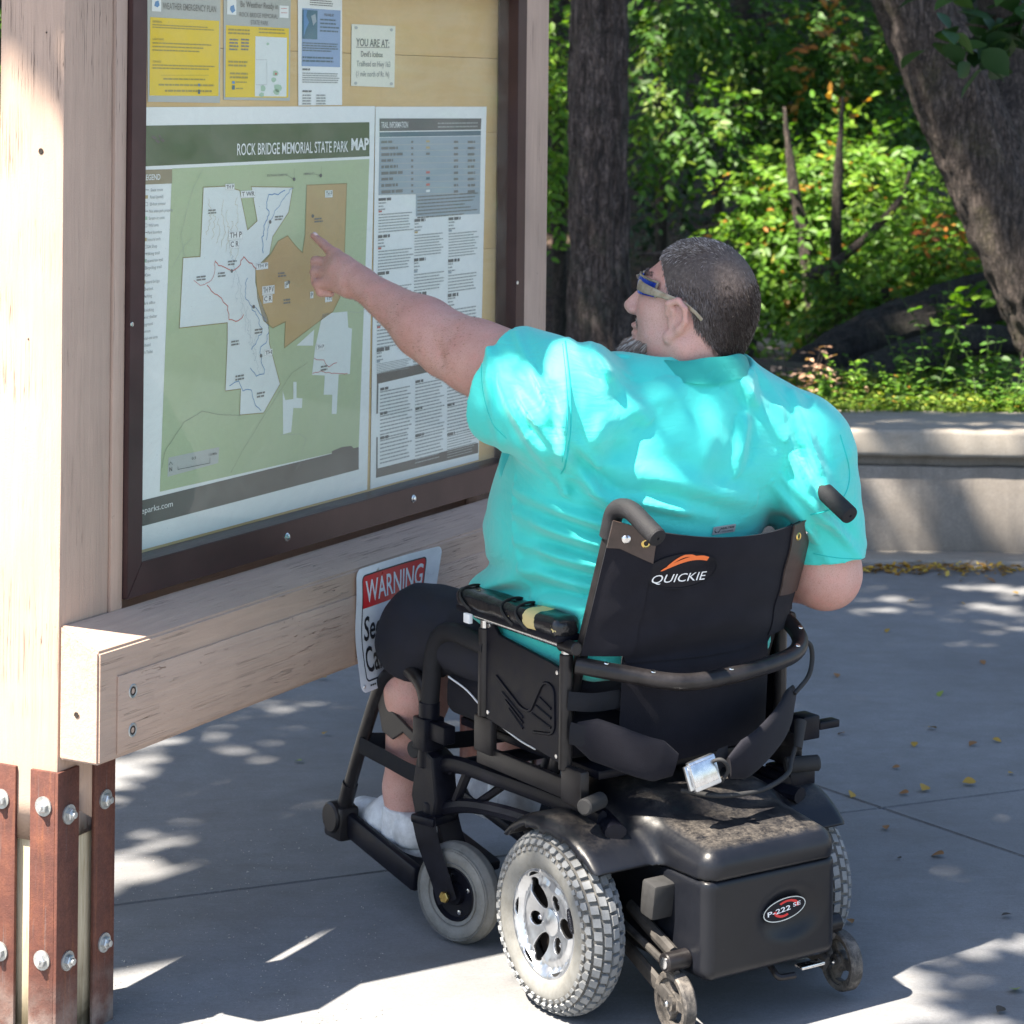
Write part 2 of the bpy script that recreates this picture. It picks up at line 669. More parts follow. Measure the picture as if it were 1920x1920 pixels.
def post(t0):
    bm = kbox(t0, t0 + TW, -TW, 0, 0.0, 2.75, 0.004)
    for i in range(1, 40):
        bmesh.ops.bisect_plane(bm, geom=bm.verts[:] + bm.edges[:] + bm.faces[:], plane_co=(0, 0, i * 0.07), plane_no=(0, 0, 1))
    for v in bm.verts:
        v.co += Vector((mnoise.noise(v.co * 1.5), mnoise.noise(v.co * 1.5 + Vector((5, 0, 0))), 0)) * 0.0018
    return bm


M_dark0 = simple('dark_hole', (0.02, 0.015, 0.012), 0.9)
# the feet are bare wood below the paint line, so the post is two pieces
M_bare = NB('bare_weathered_wood')
_v = M_bare.map()
_g = M_bare.noise(M_bare.map((16, 16, 1)), 6, 5, 0.7, 0.4)
_c = M_bare.ramp(_g, [(0.3, (0.36, 0.28, 0.17)), (0.6, (0.58, 0.50, 0.36))])
_z = M_bare.n('ShaderNodeSeparateXYZ')
M_bare.l(M_bare.tc.outputs['Object'], _z.inputs[0])
_dm = M_bare.math('MULTIPLY', M_bare.mr(_z.outputs[2], 0.02, 0.16, 1, 0), M_bare.mr(M_bare.noise(_v, 12, 4), 0.35, 0.6, 0.4, 1))
M_bare = M_bare.set(M_bare.mix(_dm, _c, (0.07, 0.055, 0.03)), 0.85, 0, M_bare.bump(_g, 0.5, 0.003))

for t0 in (0.0, T2):
    p = obj('post', post(t0), tan_z, kiosk, 30)
    for v in p.data.vertices:
        if v.co.z < 0.3: v.co.z = 0.492
    obj('foot', kbox(t0 + 0.008, t0 + TW - 0.008, -TW + 0.008, -0.008, 0.0, 0.4995, 0.004), M_bare, kiosk, 30)

# rusty steel angles bolted round the feet
n = NB('rusty_steel')
v = n.map()
a = n.noise(v, 16, 6, 0.72)
st = n.noise(n.map((40, 40, 2.2)), 2.0, 5, 0.7, 0.6)
b = n.noise(v, 240, 3, 0.8)
c = n.ramp(a, [(0.25, (0.055, 0.022, 0.018)), (0.5, (0.12, 0.042, 0.030)), (0.75, (0.20, 0.072, 0.042))])
c = n.mix(n.mr(st, 0.55, 0.75, 0, 0.45), c, (0.34, 0.12, 0.04))
c = n.mix(n.mr(n.noise(v, 45, 5, 0.8), 0.45, 0.7, 0, 0.5), c, (0.10, 0.035, 0.025))
c = n.mix(n.mr(n.noise(n.map((55, 55, 3)), 1.7, 4, 0.7), 0.6, 0.72, 0, 0.55), c, (0.16, 0.15, 0.15))
c = n.mix(n.mr(b, 0.4, 0.8, 0, 0.5), c, (0.07, 0.03, 0.02))
z = n.n('ShaderNodeSeparateXYZ')
n.l(n.tc.outputs['Object'], z.inputs[0])
c = n.mix(n.math('MULTIPLY', n.mr(z.outputs[2], 0.0, 0.12, 0.9, 0), n.mr(n.noise(v, 20, 4), 0.4, 0.65, 0.2, 1)), c, (0.36, 0.32, 0.29))
M_rust = n.set(c, n.mr(b, 0.3, 0.7, 0.55, 0.85), 0.15, n.bump(n.math('ADD', b, a), 0.5, 0.002))
M_bolt = simple('galvanised_bolt', (0.62, 0.64, 0.64), 0.38, 0.85, 0.2, 60)
M_boltw = simple('dull_galvanised_washer', (0.45, 0.46, 0.45), 0.5, 0.7, 0.25, 60)


def bolt(at, axis, parent, r=0.011, hex_=True, rough=0.0):
    """washer, hex head and stub, standing proud along axis"""
    b = B()
    M = frame_to(at, axis)
    lathe(b, [(0, 0), (r * 1.55, 0), (r * 1.55, 0.0028), (0, 0.0030)], M, 20, mi=1)
    lathe(b, [(0, 0.003), (r, 0.003), (r, 0.009), (r * 0.86, 0.0105), (0, 0.0105)], M @ Matrix.Rotation(random.random(), 4, 'Z'), 6)
    lathe(b, [(0, 0.0105), (r * 0.55, 0.0105), (r * 0.52, 0.0155), (0, 0.016)], M, 12)
    return obj('bolt', b, [M_bolt, M_boltw], parent, 30)


def angle_iron(t0, t1, s0, s1, ct, cs, top):
    """L-shaped bar whose corner is (ct, cs); flanges reach to the other t and s"""
    th = 0.007
    b = B()
    ot = t1 if ct == t0 else t0
    os_ = s1 if cs == s0 else s0
    lo, hi = sorted((ct, ot))
    sl, sh = sorted((cs, os_))
    if cs > os_: kbox(lo, hi, cs - th, cs, 0.0, top, 0.0012, b)
    else: kbox(lo, hi, cs, cs + th, 0.0, top, 0.0012, b)
    tx0, tx1 = (ct, ct + th) if ct < ot else (ct - th, ct)
    if cs > os_: kbox(tx0, tx1, sl, cs - th, 0.0, top, 0.0012, b)
    else: kbox(tx0, tx1, cs + th, sh, 0.0, top, 0.0012, b)
    return obj('steel_angle', b, M_rust, kiosk, 30)


for t0 in (0.0, T2):
    g, w = 0.006, 0.060
    lo, hi, sb, sf = t0 - g, t0 + TW + 0.018, -TW - g, g
    TP = 0.475
    for (ct, ot, cs, os_) in ((lo, lo + w, sf, sf - w), (lo, lo + w, sb, sb + w), (hi, hi - w, sf, sf - w), (hi, hi - w, sb, sb + w)):
        ai = angle_iron(min(ct, ot), max(ct, ot), min(cs, os_), max(cs, os_), ct, cs, TP if ct == lo else TP + 0.02)
        nt_, ns_ = (-1 if ct == lo else 1), (1 if cs == sf else -1)
        mt, ms = (ct + ot) / 2, (cs + os_) / 2
        if t0 == 0.0:
            for zz in (0.415, 0.15):
                bolt((ct, -ms, zz), (nt_, 0, 0), ai)
            for zz in (0.398, 0.145):
                bolt((mt, -cs, zz), (0, -ns_, 0), ai)


# old nail hole and knots in the near post's front
for (uu, vv, r_) in ((52, 284, 0.0042), (66, 60, 0.0012), (150, 1338, 0.004), (20, 640, 0.0012)):
    hp = P(uu, vv, 4.21) - KC
    b = B()
    lathe(b, [(r_ * 1.3, 0), (r_, 0.0006), (r_ * 0.7, 0.0002), (0, 0.0002)], frame_to((-0.0010, -hp.dot(KN), hp.z), (-1, 0, 0)), 9)
    obj('nail_hole', b, M_dark0, kiosk, 0)


# beams front and back, with the sloping sill cut into the front one
def beam(sign):
    bm = B()
    s0, s1 = (0.001, 0.085) if sign > 0 else (-TW - 0.085, -TW - 0.001)
    z_in, z_out, zb = 0.728, 0.690, 0.497
    pr = [(s0, zb), (s1, zb), (s1, z_out), (s0, z_in)] if sign > 0 else [(s0, zb), (s1, zb), (s1, z_in), (s0, z_out)]
    tt = [0.001 + (T2 + TW - 0.002) * i / 60 for i in range(61)]
    rg = []
    for t in tt:
        rg.append([bm.verts.new((t, -s, z)) for s, z in pr])
    for a, b in zip(rg[:-1], rg[1:]):
        for k in range(4): bm.faces.new((a[k], b[k], b[(k + 1) % 4], a[(k + 1) % 4]))
    bm.faces.new(rg[0][::-1]); bm.faces.new(rg[-1])
    bmesh.ops.recalc_face_normals(bm, faces=bm.faces[:])
    es = [e for e in bm.edges if e.calc_face_angle(0) > 0.6]
    bmesh.ops.bevel(bm, geom=es, offset=0.004, segments=2, affect='EDGES')
    for v in bm.verts:
        v.co += Vector((0, mnoise.noise(v.co * 3), mnoise.noise(v.co * 3 + Vector((0, 9, 0))))) * 0.0016
    return bm


obj('front_beam', beam(1), tan_x, kiosk, 30)
obj('rear_beam', beam(-1), tan_x, kiosk, 30)
# facing board let into the beam: rough, peeling, with two countersunk bolt holes
fb = obj('facing_board', kbox(0.052, T2 + TW - 0.05, 0.0845, 0.0885, 0.505, 0.640, 0.0015), tan_peel, kiosk, 30)
M_dark = simple('dark_recess', (0.03, 0.022, 0.018), 0.9)
M_tanp = MAT['tan_painted_wood_upright']
for zz in (0.606, 0.538):
    b = B()
    M = frame_to((0.094, -0.0887, zz), (0, -1, 0))
    lathe(b, [(0.0125, 0), (0.0110, 0.0012), (0.0080, 0.0004), (0.0060, -0.0035), (0, -0.0037)], M, 20)
    obj('bolt_hole', b, M_boltw, kiosk, 40)
    b = B()
    lathe(b, [(0.0079, 0.0006), (0.0053, 0.0008), (0.0045, -0.002), (0, -0.002)], M, 20)
    obj('bolt_hole', b, M_dark, kiosk, 40)

# trim strip beside the post, dark metal frame with mitred corners
obj('trim_strip', kbox(0.1410, 0.175, -0.05, 0.004, 0.7125, 2.2, 0.002), tan_trim, kiosk, 30)
obj('trim_strip', kbox(T2 - 0.0010 - 0.0, T2 - 0.0002, -0.05, 0.002, 0.7125, 2.2, 0.0), tan_trim, kiosk, 30)
n = NB('dark_brown_anodised_frame')
v = n.map()
sc = n.noise(n.map((4, 60, 4)), 5, 6, 0.8, 1.0)
c = n.mix(n.mr(sc, 0.72, 0.76, 0, 0.7), n.ramp(n.noise(v, 6, 4), [(0.3, (0.050, 0.026, 0.026)), (0.7, (0.085, 0.045, 0.043))]), (0.42, 0.38, 0.38))
M_frame = n.set(c, 0.42, 0.3, n.bump(n.noise(v, 300, 2), 0.1, 0.001))
FT0, FT1, FZ0, FZ1 = 0.1765, 1.7185, 0.742, 1.925
fw, fwb = 0.045, 0.060
kf = None


def mitred(pts_outer, pts_inner, s0, s1):
    bm = B()
    q = [pts_outer[0], pts_outer[1], pts_inner[1], pts_inner[0]]
    lo = [bm.verts.new((t, -s0, z)) for t, z in q]
    hi = [bm.verts.new((t, -s1, z)) for t, z in q]
    bm.faces.new(lo[::-1]); bm.faces.new(hi)
    for k in range(4): bm.faces.new((lo[k], lo[(k + 1) % 4], hi[(k + 1) % 4], hi[k]))
    bmesh.ops.recalc_face_normals(bm, faces=bm.faces[:])
    bmesh.ops.bevel(bm, geom=bm.edges[:], offset=0.0012, segments=2, affect='EDGES')
    return bm


fo = [(FT0, FZ0), (FT1, FZ0), (FT1, FZ1), (FT0, FZ1)]
fi = [(FT0 + fw, FZ0 + fwb), (FT1 - fw, FZ0 + fwb), (FT1 - fw, FZ1 - fw), (FT0 + fw, FZ1 - fw)]
frame_parts = []
kf = empty('frame')
kf.parent = kiosk
for i in range(4):
    obj('frame_bar', mitred((fo[i], fo[(i + 1) % 4]), (fi[i], fi[(i + 1) % 4]), -0.040, 0.013), M_frame, kf, 30)
M_screw = simple('bright_screw_head', (0.75, 0.75, 0.74), 0.3, 0.9)
for (uu, vv) in ((538, 1007), (775, 935)):
    t, z = kp(uu, vv, 0.013)
    b = B()
    M = frame_to((t, -0.013, z), (0, -1, 0))
    lathe(b, [(0, 0), (0.0085, 0), (0.0085, 0.001), (0.0062, 0.0022), (0.0058, 0.0045), (0.003, 0.006), (0, 0.0062)], M, 20)
    obj('screw', b, M_screw, kf, 40)
for (uu, vv) in ((247, 608), (970, 530)):
    t, z = kp(uu, vv, 0.013)
    b = B()
    lathe(b, [(0, 0), (0.0045, 0), (0.004, 0.002), (0, 0.0028)], frame_to((t, -0.013, z), (0, -1, 0)), 16)
    obj('screw', b, M_screw, kf, 40)

# backboard of horizontal planks behind the glass
n = NB('faded_tan_board')
v = n.map()
g = n.noise(n.map((1, 12, 14)), 4, 5, 0.7, 0.8)
c = n.ramp(n.noise(v, 2.2, 4), [(0.3, (0.64, 0.41, 0.16)), (0.7, (0.80, 0.56, 0.27))])
c = n.mix(n.mr(g, 0.4, 0.75, 0, 0.3), c, (0.80, 0.64, 0.38))
M_back = n.set(c, 0.75, 0, n.bump(n.noise(v, 500, 2), 0.15, 0.001))
zj = kp(800, 105, S_BD)[1]
for (z0, z1) in ((0.76, 1.02), (1.0204, 1.29), (1.2904, 1.56), (1.5604, zj - 0.0004), (zj + 0.0004, 1.93)):
    obj('plank', kbox(0.15, T2 - 0.003, S_BD - 0.02, S_BD, z0, z1, 0.001), M_back, kiosk, 30)
# shallow return between the backboard and the frame, and the kiosk's closed back
obj('side_return', kbox(FT1 - 0.012, FT1 - 0.002, S_BD + 0.0005, -0.0405, 0.80, 1.9, 0.0), M_back, kiosk, 30)
obj('rear_panel', kbox(0.142, T2 - 0.002, -TW + 0.01, -TW + 0.03, 0.74, 2.3, 0.002), tan_x, kiosk, 30)
obj('header', kbox(0.1765, T2 - 0.002, -0.05, 0.004, 1.93, 2.3, 0.003), tan_x, kiosk, 30)
# roof: two pitched sheets on rafters, out of the picture but shading it
M_shing = simple('brown_shingle_roof', (0.12, 0.09, 0.07), 0.9, var=0.3, scale=25, bump=0.5)
RT0, RT1, RZ = -0.30, T2 + TW + 0.30, 2.80
for sg in (1, -1):
    b = B()
    e0, e1 = -TW / 2, (-TW / 2 + 0.25 * sg)
    zt, ze = RZ + 0.18, RZ - 0.14
    q = [(RT0, e0, zt), (RT1, e0, zt), (RT1, e1, ze), (RT0, e1, ze)]
    up_ = [b.verts.new((t, -s, z + 0.03)) for t, s, z in q]
    dn_ = [b.verts.new((t, -s, z)) for t, s, z in q]
    b.faces.new(up_); b.faces.new(dn_[::-1])
    for k in range(4): b.faces.new((up_[k], dn_[k], dn_[(k + 1) % 4], up_[(k + 1) % 4]))
    bmesh.ops.recalc_face_normals(b, faces=b.faces[:])
    obj('roof', b, M_shing, kiosk, 30)
    for t0 in (0.03, T2 + 0.03):
        b = B()
        tube(b, [(t0 + 0.04, -e0, zt - 0.06), (t0 + 0.04, -e1, ze - 0.05)], 0.045, 4)
        obj('rafter', b, tan_z, kiosk, 30)

# glass: clear, slightly dusty, mirror-like at a glance
n = NB('dusty_clear_glazing')
v = n.map()
n.t.nodes.remove(n.b)
tr = n.n('ShaderNodeBsdfTransparent'); tr.inputs[0].default_value = (0.97, 0.985, 0.97, 1)
gl = n.n('ShaderNodeBsdfGlossy'); gl.inputs['Roughness'].default_value = 0.03
df = n.n('ShaderNodeBsdfDiffuse'); df.inputs[0].default_value = (0.86, 0.84, 0.70, 1)
lw = n.n('ShaderNodeLayerWeight'); lw.inputs[0].default_value = 0.5
frv = n.math('ADD', n.math('MULTIPLY', n.math('POWER', lw.outputs['Facing'], 5.0), 0.6), 0.028)
m1 = n.n('ShaderNodeMixShader'); m2 = n.n('ShaderNodeMixShader')
dust = n.mr(n.noise(n.map((3, 3, 5)), 2.0, 6, 0.72, 0.6), 0.35, 0.75, 0.02, 0.13)
dust = n.math('ADD', dust, n.mr(n.noise(v, 260, 2), 0.72, 0.76, 0, 0.25))
n.l(dust, m1.inputs[0]); n.l(tr.outputs[0], m1.inputs[1]); n.l(df.outputs[0], m1.inputs[2])
n.l(frv, m2.inputs[0]); n.l(m1.outputs[0], m2.inputs[1]); n.l(gl.outputs[0], m2.inputs[2])
n.l(m2.outputs[0], n.out.inputs[0])
bm = B()
vs = [bm.verts.new((t, -S_GL, z)) for t, z in ((FT0 + fw - .004, FZ0 + fwb - .004), (FT1 - fw + .004, FZ0 + fwb - .004), (FT1 - fw + .004, FZ1 - fw + .004), (FT0 + fw - .004, FZ1 - fw + .004))]
bm.faces.new(vs)
obj('glass', bm, n.m, kiosk, 0)

# ================================================================== printed sheets
def ink(name, col, rough=0.55, fade=0.12):
    if name in MAT: return MAT[name]
    n = NB(name)
    v = n.map()
    a = n.noise(v, 5, 5, 0.7)
    c = n.mix(n.mr(a, 0.35, 0.75, 0, fade), col, tuple(min(1, x * 0.75 + 0.22) for x in col))
    c = n.mix(n.mr(n.noise(v, 600, 2), 0.3, 0.8, 0, 0.15), c, tuple(x * 0.7 for x in col))
    return n.set(c, rough)


INK = dict(
    white=ink('white_sheet', (0.90, 0.91, 0.86)), cream=ink('cream_sheet', (0.86, 0.84, 0.68)),
    yellow=ink('yellow_ink', (0.90, 0.62, 0.015)), grey=ink('grey_ink', (0.42, 0.42, 0.38)), lgrey=ink('light_grey_ink', (0.50, 0.51, 0.46)),
    dgrey=ink('dark_grey_ink', (0.13, 0.13, 0.12)), text=ink('text_ink', (0.20, 0.20, 0.18)), ftext=ink('faint_text_ink', (0.36, 0.37, 0.35)),
    ytext=ink('text_on_yellow_ink', (0.42, 0.33, 0.06)), blue=ink('pale_blue_ink', (0.29, 0.41, 0.60)), teal=ink('teal_ink', (0.05, 0.16, 0.22)),
    dgreen=ink('banner_green_ink', (0.085, 0.125, 0.05)), green=ink('map_green_ink', (0.47, 0.55, 0.32)), brown=ink('legend_brown_ink', (0.33, 0.27, 0.16)),
    orange=ink('map_orange_ink', (0.55, 0.37, 0.16)), olive=ink('map_olive_ink', (0.34, 0.34, 0.17)), band=ink('dark_band_ink', (0.115, 0.10, 0.085)),
    red=ink('red_line_ink', (0.60, 0.16, 0.13)), bline=ink('blue_line_ink', (0.12, 0.28, 0.50)), table=ink('table_blue_grey_ink', (0.36, 0.43, 0.46)),
    thead=ink('table_head_ink', (0.10, 0.17, 0.20)), sky=ink('emblem_blue_ink', (0.12, 0.30, 0.55)), mapw=ink('map_white_ink', (0.80, 0.84, 0.79)),
    tan=ink('tan_line_ink', (0.55, 0.42, 0.20)), pgreen=ink('pale_map_green_ink', (0.42, 0.60, 0.42)), border=ink('border_olive_ink', (0.30, 0.24, 0.08)))
INKN = list(INK)


class Sheet:
    """one pinned sheet: a paper mesh and its flat print, laid in (t, z) on the backboard"""

    def __init__(self, name, label, cat, quad, col, s=S_BD + 0.0012, group=None, th=0.0006, curl=0.0):
        self.s = s
        self.root = empty(name, label=label, cat=cat, group=group)
        self.root.matrix_world = Matrix.Translation(KC) @ Matrix.Rotation(KROT, 4, 'Z')
        self.bm = B()
        self.lv = 0
        pts = [kp(u, v, s) if isinstance(u, (int, float)) and u > 5 else (u, v) for u, v in quad]
        b = B()
        N_, M_ = 14, 14
        g = []
        for j in range(M_ + 1):
            row = []
            for i in range(N_ + 1):
                x, y = i / N_, j / M_
                t = (1 - y) * ((1 - x) * pts[0][0] + x * pts[1][0]) + y * ((1 - x) * pts[3][0] + x * pts[2][0])
                z = (1 - y) * ((1 - x) * pts[0][1] + x * pts[1][1]) + y * ((1 - x) * pts[3][1] + x * pts[2][1])
                off = curl * (abs(x - 0.5) * 2) ** 6 * (0.5 + 0.5 * math.sin(j * 1.1 + 1))
                row.append(b.verts.new((t, -(s + off), z)))
            g.append(row)
        for j in range(M_):
            for i in range(N_): b.faces.new((g[j][i], g[j][i + 1], g[j + 1][i + 1], g[j + 1][i]))
        bmesh.ops.solidify(b, geom=b.faces[:], thickness=-th)
        bmesh.ops.recalc_face_normals(b, faces=b.faces[:])
        obj('sheet', b, INK[col], self.root, 30)
        self.lv = -1
        self.poly(pts, col, True)
        self.lv = 0

    def level(self): self.lv += 1

    def poly(self, px, col, tz=False):
        y = -(self.s + 0.0009 + 0.0004 * self.lv)
        pts = [p if tz else kp(p[0], p[1], self.s) for p in px]
        f = self.bm.faces.new([self.bm.verts.new((t, y, z)) for t, z in pts])
        f.material_index = INKN.index(col)

    def rect(self, u0, v0, u1, v1, col):
        """upright-edged bar between two measured corners (top left, bottom right)"""
        a, b = kp(u0, v0, self.s), kp(u1, v1, self.s)
        self.poly([(a[0], a[1]), (b[0], a[1]), (b[0], b[1]), (a[0], b[1])], col, True)

    def line(self, px, w, col, tz=False, closed=False):
        y = -(self.s + 0.0009 + 0.0004 * self.lv)
        pts = [Vector(p) if tz else Vector(kp(p[0], p[1], self.s)) for p in px]
        if closed: pts = pts + [pts[0]]
        for i in range(len(pts) - 1):
            a, b = pts[i], pts[i + 1]
            if (b - a).length < 1e-6: continue
            d = (b - a).normalized()
            n_ = Vector((-d.y, d.x)) * w / 2
            e = d * w * 0.4
            f = self.bm.faces.new([self.bm.verts.new((q.x, y, q.y)) for q in (a - e + n_, b + e + n_, b + e - n_, a - e - n_)])
            f.material_index = INKN.index(col)
            y -= 0.000004

    def text(self, s, u0, v0, u1, hpx, col, bold=0.0, font_shear=0.0, v1=None):
        """baseline from (u0, v0) to u1; cap height hpx measured at u0"""
        a = kp(u0, v0, self.s)
        b = kp(u1, v0 if v1 is None else v1, self.s)
        h = kp(u0, v0 - hpx, self.s)[1] - a[1]
        y = self.s + 0.0009 + 0.0004 * self.lv
        M = Matrix(((1, 0, 0, 0), (0, 0, 1, -y), (0, 1, 0, 0), (0, 0, 0, 1)))
        text_into(self.bm, s, a[0], a[1], b[0] - a[0], h, M, bold, INKN.index(col), shear=font_shear)

    def greek(self, u0, v0, u1, v1, rows, col, fill=0.4, rag=0.25, words=True, seed=1):
        """lines of type too small to read: broken rules between two corners"""
        r = random.Random(seed)
        a, b = kp(u0, v0, self.s), kp(u1, v1, self.s)
        y = -(self.s + 0.0009 + 0.0004 * self.lv)
        for i in range(rows):
            z = a[1] + (b[1] - a[1]) * (i + 0.5) / rows
            hh = abs(b[1] - a[1]) / rows * fill / 2
            x, xe = a[0], a[0] + (b[0] - a[0]) * (1 - rag * r.random())
            while x < xe:
                w = min(r.uniform(0.5, 2.2) * hh * 5.5, xe - x)
                f = self.bm.faces.new([self.bm.verts.new((p, y, q)) for p, q in ((x, z - hh), (x + w, z - hh), (x + w, z + hh), (x, z + hh))])
                f.material_index = INKN.index(col)
                x += w + hh * 1.1

    def done(self):
        obj('print', self.bm, [INK[k] for k in INKN], self.root, 0)
        return self.root


# --- weather emergency notice
S = Sheet('notice', 'yellow weather emergency plan notice pinned at the top left of the board', 'notice', [(276, -40), (413, -40), (412, 193), (277, 191)], 'lgrey', curl=0.0003)
S.rect(281, 32, 409, 180, 'yellow'); S.level()
S.rect(284, -4, 301, 22, 'white'); S.level()
S.poly([(290, 3), (296, 1), (298, 10), (294, 14), (288, 11)], 'sky')
S.text('WEATHER EMERGENCY PLAN', 304, 17, 404, 13, 'text', 0.005)
S.text('GENERAL', 285, 42, 303, 4, 'ytext', 0.01)
S.greek(285, 44, 405, 59, 2, 'ytext', 0.42, 0.15, seed=2)
S.text('LIGHTNING', 285, 75, 306, 4, 'ytext', 0.01)
S.greek(285, 77, 403, 101, 3, 'ytext', 0.36, 0.3, seed=3)
S.text('TORNADO', 285, 117, 301, 4, 'ytext', 0.01)
S.greek(285, 119, 405, 133, 2, 'ytext', 0.42, 0.15, seed=4)
S.line([(300, 141), (390, 141)], 0.0006, 'ytext')
S.greek(305, 145, 386, 152, 1, 'ytext', 0.5, 0.05, seed=5)
S.greek(296, 156, 400, 163, 1, 'ytext', 0.6, 0.0, seed=6)
S.greek(308, 167, 396, 174, 1, 'ytext', 0.6, 0.0, seed=7)
S.rect(370, 157, 374, 162, 'sky'); S.rect(370, 168, 374, 176, 'teal')
S.done()

# --- weather ready notice
S = Sheet('notice', 'grey and yellow weather notice with a small white map, second from left on the board', 'notice', [(419, -40), (545, -40), (543, 189), (419, 187)], 'lgrey', curl=0.0003)
S.rect(423, 47, 540, 183, 'yellow'); S.level()
S.rect(478, 68, 536, 181, 'mapw'); S.rect(425, -4, 442, 28, 'white'); S.rect(523, 10, 540, 34, 'white'); S.level()
S.poly([(431, 12), (437, 9), (440, 20), (434, 25), (430, 18)], 'sky')
S.text('Be Weather Ready in', 450, 13, 520, 12, 'text', 0.004)
S.text('ROCK BRIDGE MEMORIAL', 448, 31, 520, 9, 'text')
S.text('STATE PARK', 469, 46, 502, 9, 'text')
S.line([(526, 16), (537, 16)], 0.001, 'red'); S.line([(526, 24), (537, 24)], 0.001, 'red')
S.greek(427, 52, 468, 67, 2, 'ytext', 0.5, 0.1, seed=8)
S.greek(484, 51, 534, 66, 2, 'ytext', 0.4, 0.1, seed=9)
S.greek(429, 71, 446, 96, 4, 'text', 0.5, 0.1, seed=10); S.greek(451, 71, 466, 96, 4, 'text', 0.5, 0.1, seed=11)
S.greek(427, 112, 467, 127, 2, 'ytext', 0.5, 0.2, seed=12); S.greek(430, 134, 465, 149, 2, 'ytext', 0.5, 0.2, seed=13)
S.rect(434, 152, 439, 157, 'sky'); S.rect(434, 160, 439, 168, 'teal')
S.greek(441, 151, 462, 157, 1, 'ytext'); S.greek(441, 163, 455, 169, 1, 'ytext')
S.line([(479, 112), (499, 112), (499, 159), (479, 159)], 0.0006, 'ftext')
for (x, y, r_) in ((515, 138, 6), (512, 150, 5), (519, 165, 8), (517, 172, 6), (492, 166, 6), (489, 178, 5), (501, 82, 3)):
    S.poly([(x + r_ * math.cos(a) * (0.7 + 0.5 * random.random()), y + r_ * math.sin(a) * (0.7 + 0.5 * random.random())) for a in np.linspace(0, 6.28, 9)[:-1]], 'pgreen')
S.level(); S.poly([(514, 136), (518, 137), (517, 141), (514, 140)], 'red')
S.done()

# --- blue and white information sheet
S = Sheet('notice', 'tall blue and white notice with a dark cave photograph, third from left on the board', 'notice', [(558, -40), (641, -40), (641, 197), (559, 198)], 'white', curl=0.0003)
S.rect(566, 15, 637, 126, 'blue'); S.level()
S.rect(566, 18, 594, 74, 'teal'); S.level()
S.poly([(568, 19), (575, 19), (573, 30), (578, 42), (572, 56), (568, 70)], 'bline'); S.poly([(582, 30), (590, 26), (592, 40), (586, 48)], 'table')
S.text('YOU ARE AT', 606, 30, 625, 5, 'dgrey', 0.012)
S.greek(599, 33, 635, 63, 4, 'thead', 0.4, 0.2, seed=20); S.greek(566, 78, 635, 99, 4, 'thead', 0.5, 0.3, seed=21)
S.greek(566, 104, 633, 119, 2, 'thead', 0.5, 0.15, seed=22)
S.greek(580, -2, 630, 14, 3, 'text', 0.4, 0.2, seed=23); S.greek(566, 127, 580, 133, 1, 'text', 0.6, 0, seed=24)
S.greek(566, 135, 635, 157, 5, 'ftext', 0.45, 0.1, seed=25); S.greek(566, 168, 583, 174, 1, 'text', 0.6, 0)
S.greek(566, 176, 583, 197, 4, 'ftext', 0.5, 0.1, seed=26); S.greek(592, 176, 610, 197, 4, 'ftext', 0.5, 0.1, seed=27)
S.done()

# --- you-are-at sheet
S = Sheet('notice', 'small cream typed sheet reading YOU ARE AT pinned alone on the bare board', 'notice', [(659, 45), (741, 49), (739, 164), (658, 161)], 'cream', curl=0.0004)
S.level()
S.text('YOU ARE AT:', 667, 86, 729, 15, 'text', 0.012); S.line([(667, 88.5), (729, 89.5)], 0.0012, 'text')
S.text("Devil's Icebox", 676, 106, 717, 11, 'text', 0.006)
S.text('Trailhead on Hwy 163', 668, 124, 731, 11, 'ftext', 0.006)
S.text('(1 mile north of Rt. N)', 667, 143, 729, 11, 'ftext', 0.0)
for (x, y) in ((667, 52), (733, 56), (733, 157), (666, 156)):
    S.poly([(x + 3 * math.cos(a), y + 3 * math.sin(a)) for a in np.linspace(0, 6.28, 9)[:-1]], 'lgrey')
S.done()

# --- the park map
t_left = FT0 + 0.01
S = Sheet('map_poster', 'large green park map poster with white and orange park areas behind the glass', 'map', [(240, 201), (703, 199), (688, 918), (232, 1040)], 'white', th=0.0008)
S.poly([(246, 236), (692, 229), (692, 293), (246, 313)], 'dgreen')
S.poly([(322, 316), (692, 298), (672, 838), (299, 922)], 'green')
S.poly([(246, 319), (322, 317), (322, 344), (246, 347)], 'brown')
S.poly([(238, 945), (672, 838), (672, 880), (238, 994)], 'band')
S.level()
WHITE = [(380, 351), (421, 349), (448, 357), (463, 431), (481, 414), (470, 350), (548, 351), (540, 398), (510, 444), (504, 477), (478, 503), (478, 530), (485, 558), (502, 601), (504, 644), (524, 720), (493, 774), (448, 778), (450, 729), (421, 733), (425, 640), (425, 605), (335, 615), (342, 483), (374, 481)]
ORANGE = [(574, 347), (649, 344), (645, 470), (644, 520), (636, 558), (623, 584), (600, 600), (532, 652), (534, 603), (510, 615), (493, 601), (482, 560), (478, 507), (506, 477), (520, 452), (538, 442), (553, 461), (566, 474), (571, 440)]
S.poly(WHITE, 'mapw'); S.poly(ORANGE, 'orange')
S.poly([(555, 648), (588, 618), (586, 648)], 'mapw')
S.poly([(604, 588), (650, 584), (652, 614), (659, 616), (655, 701), (634, 702), (630, 776), (621, 776), (622, 740), (606, 740), (608, 704), (584, 703), (590, 650)], 'mapw')
S.poly([(529, 733), (534, 750), (549, 748), (549, 716), (555, 716), (555, 746), (566, 747), (565, 765), (549, 765), (545, 810), (530, 814)], 'mapw')
S.poly([(315, 858), (410, 838), (408, 868), (313, 894)], 'lgrey')
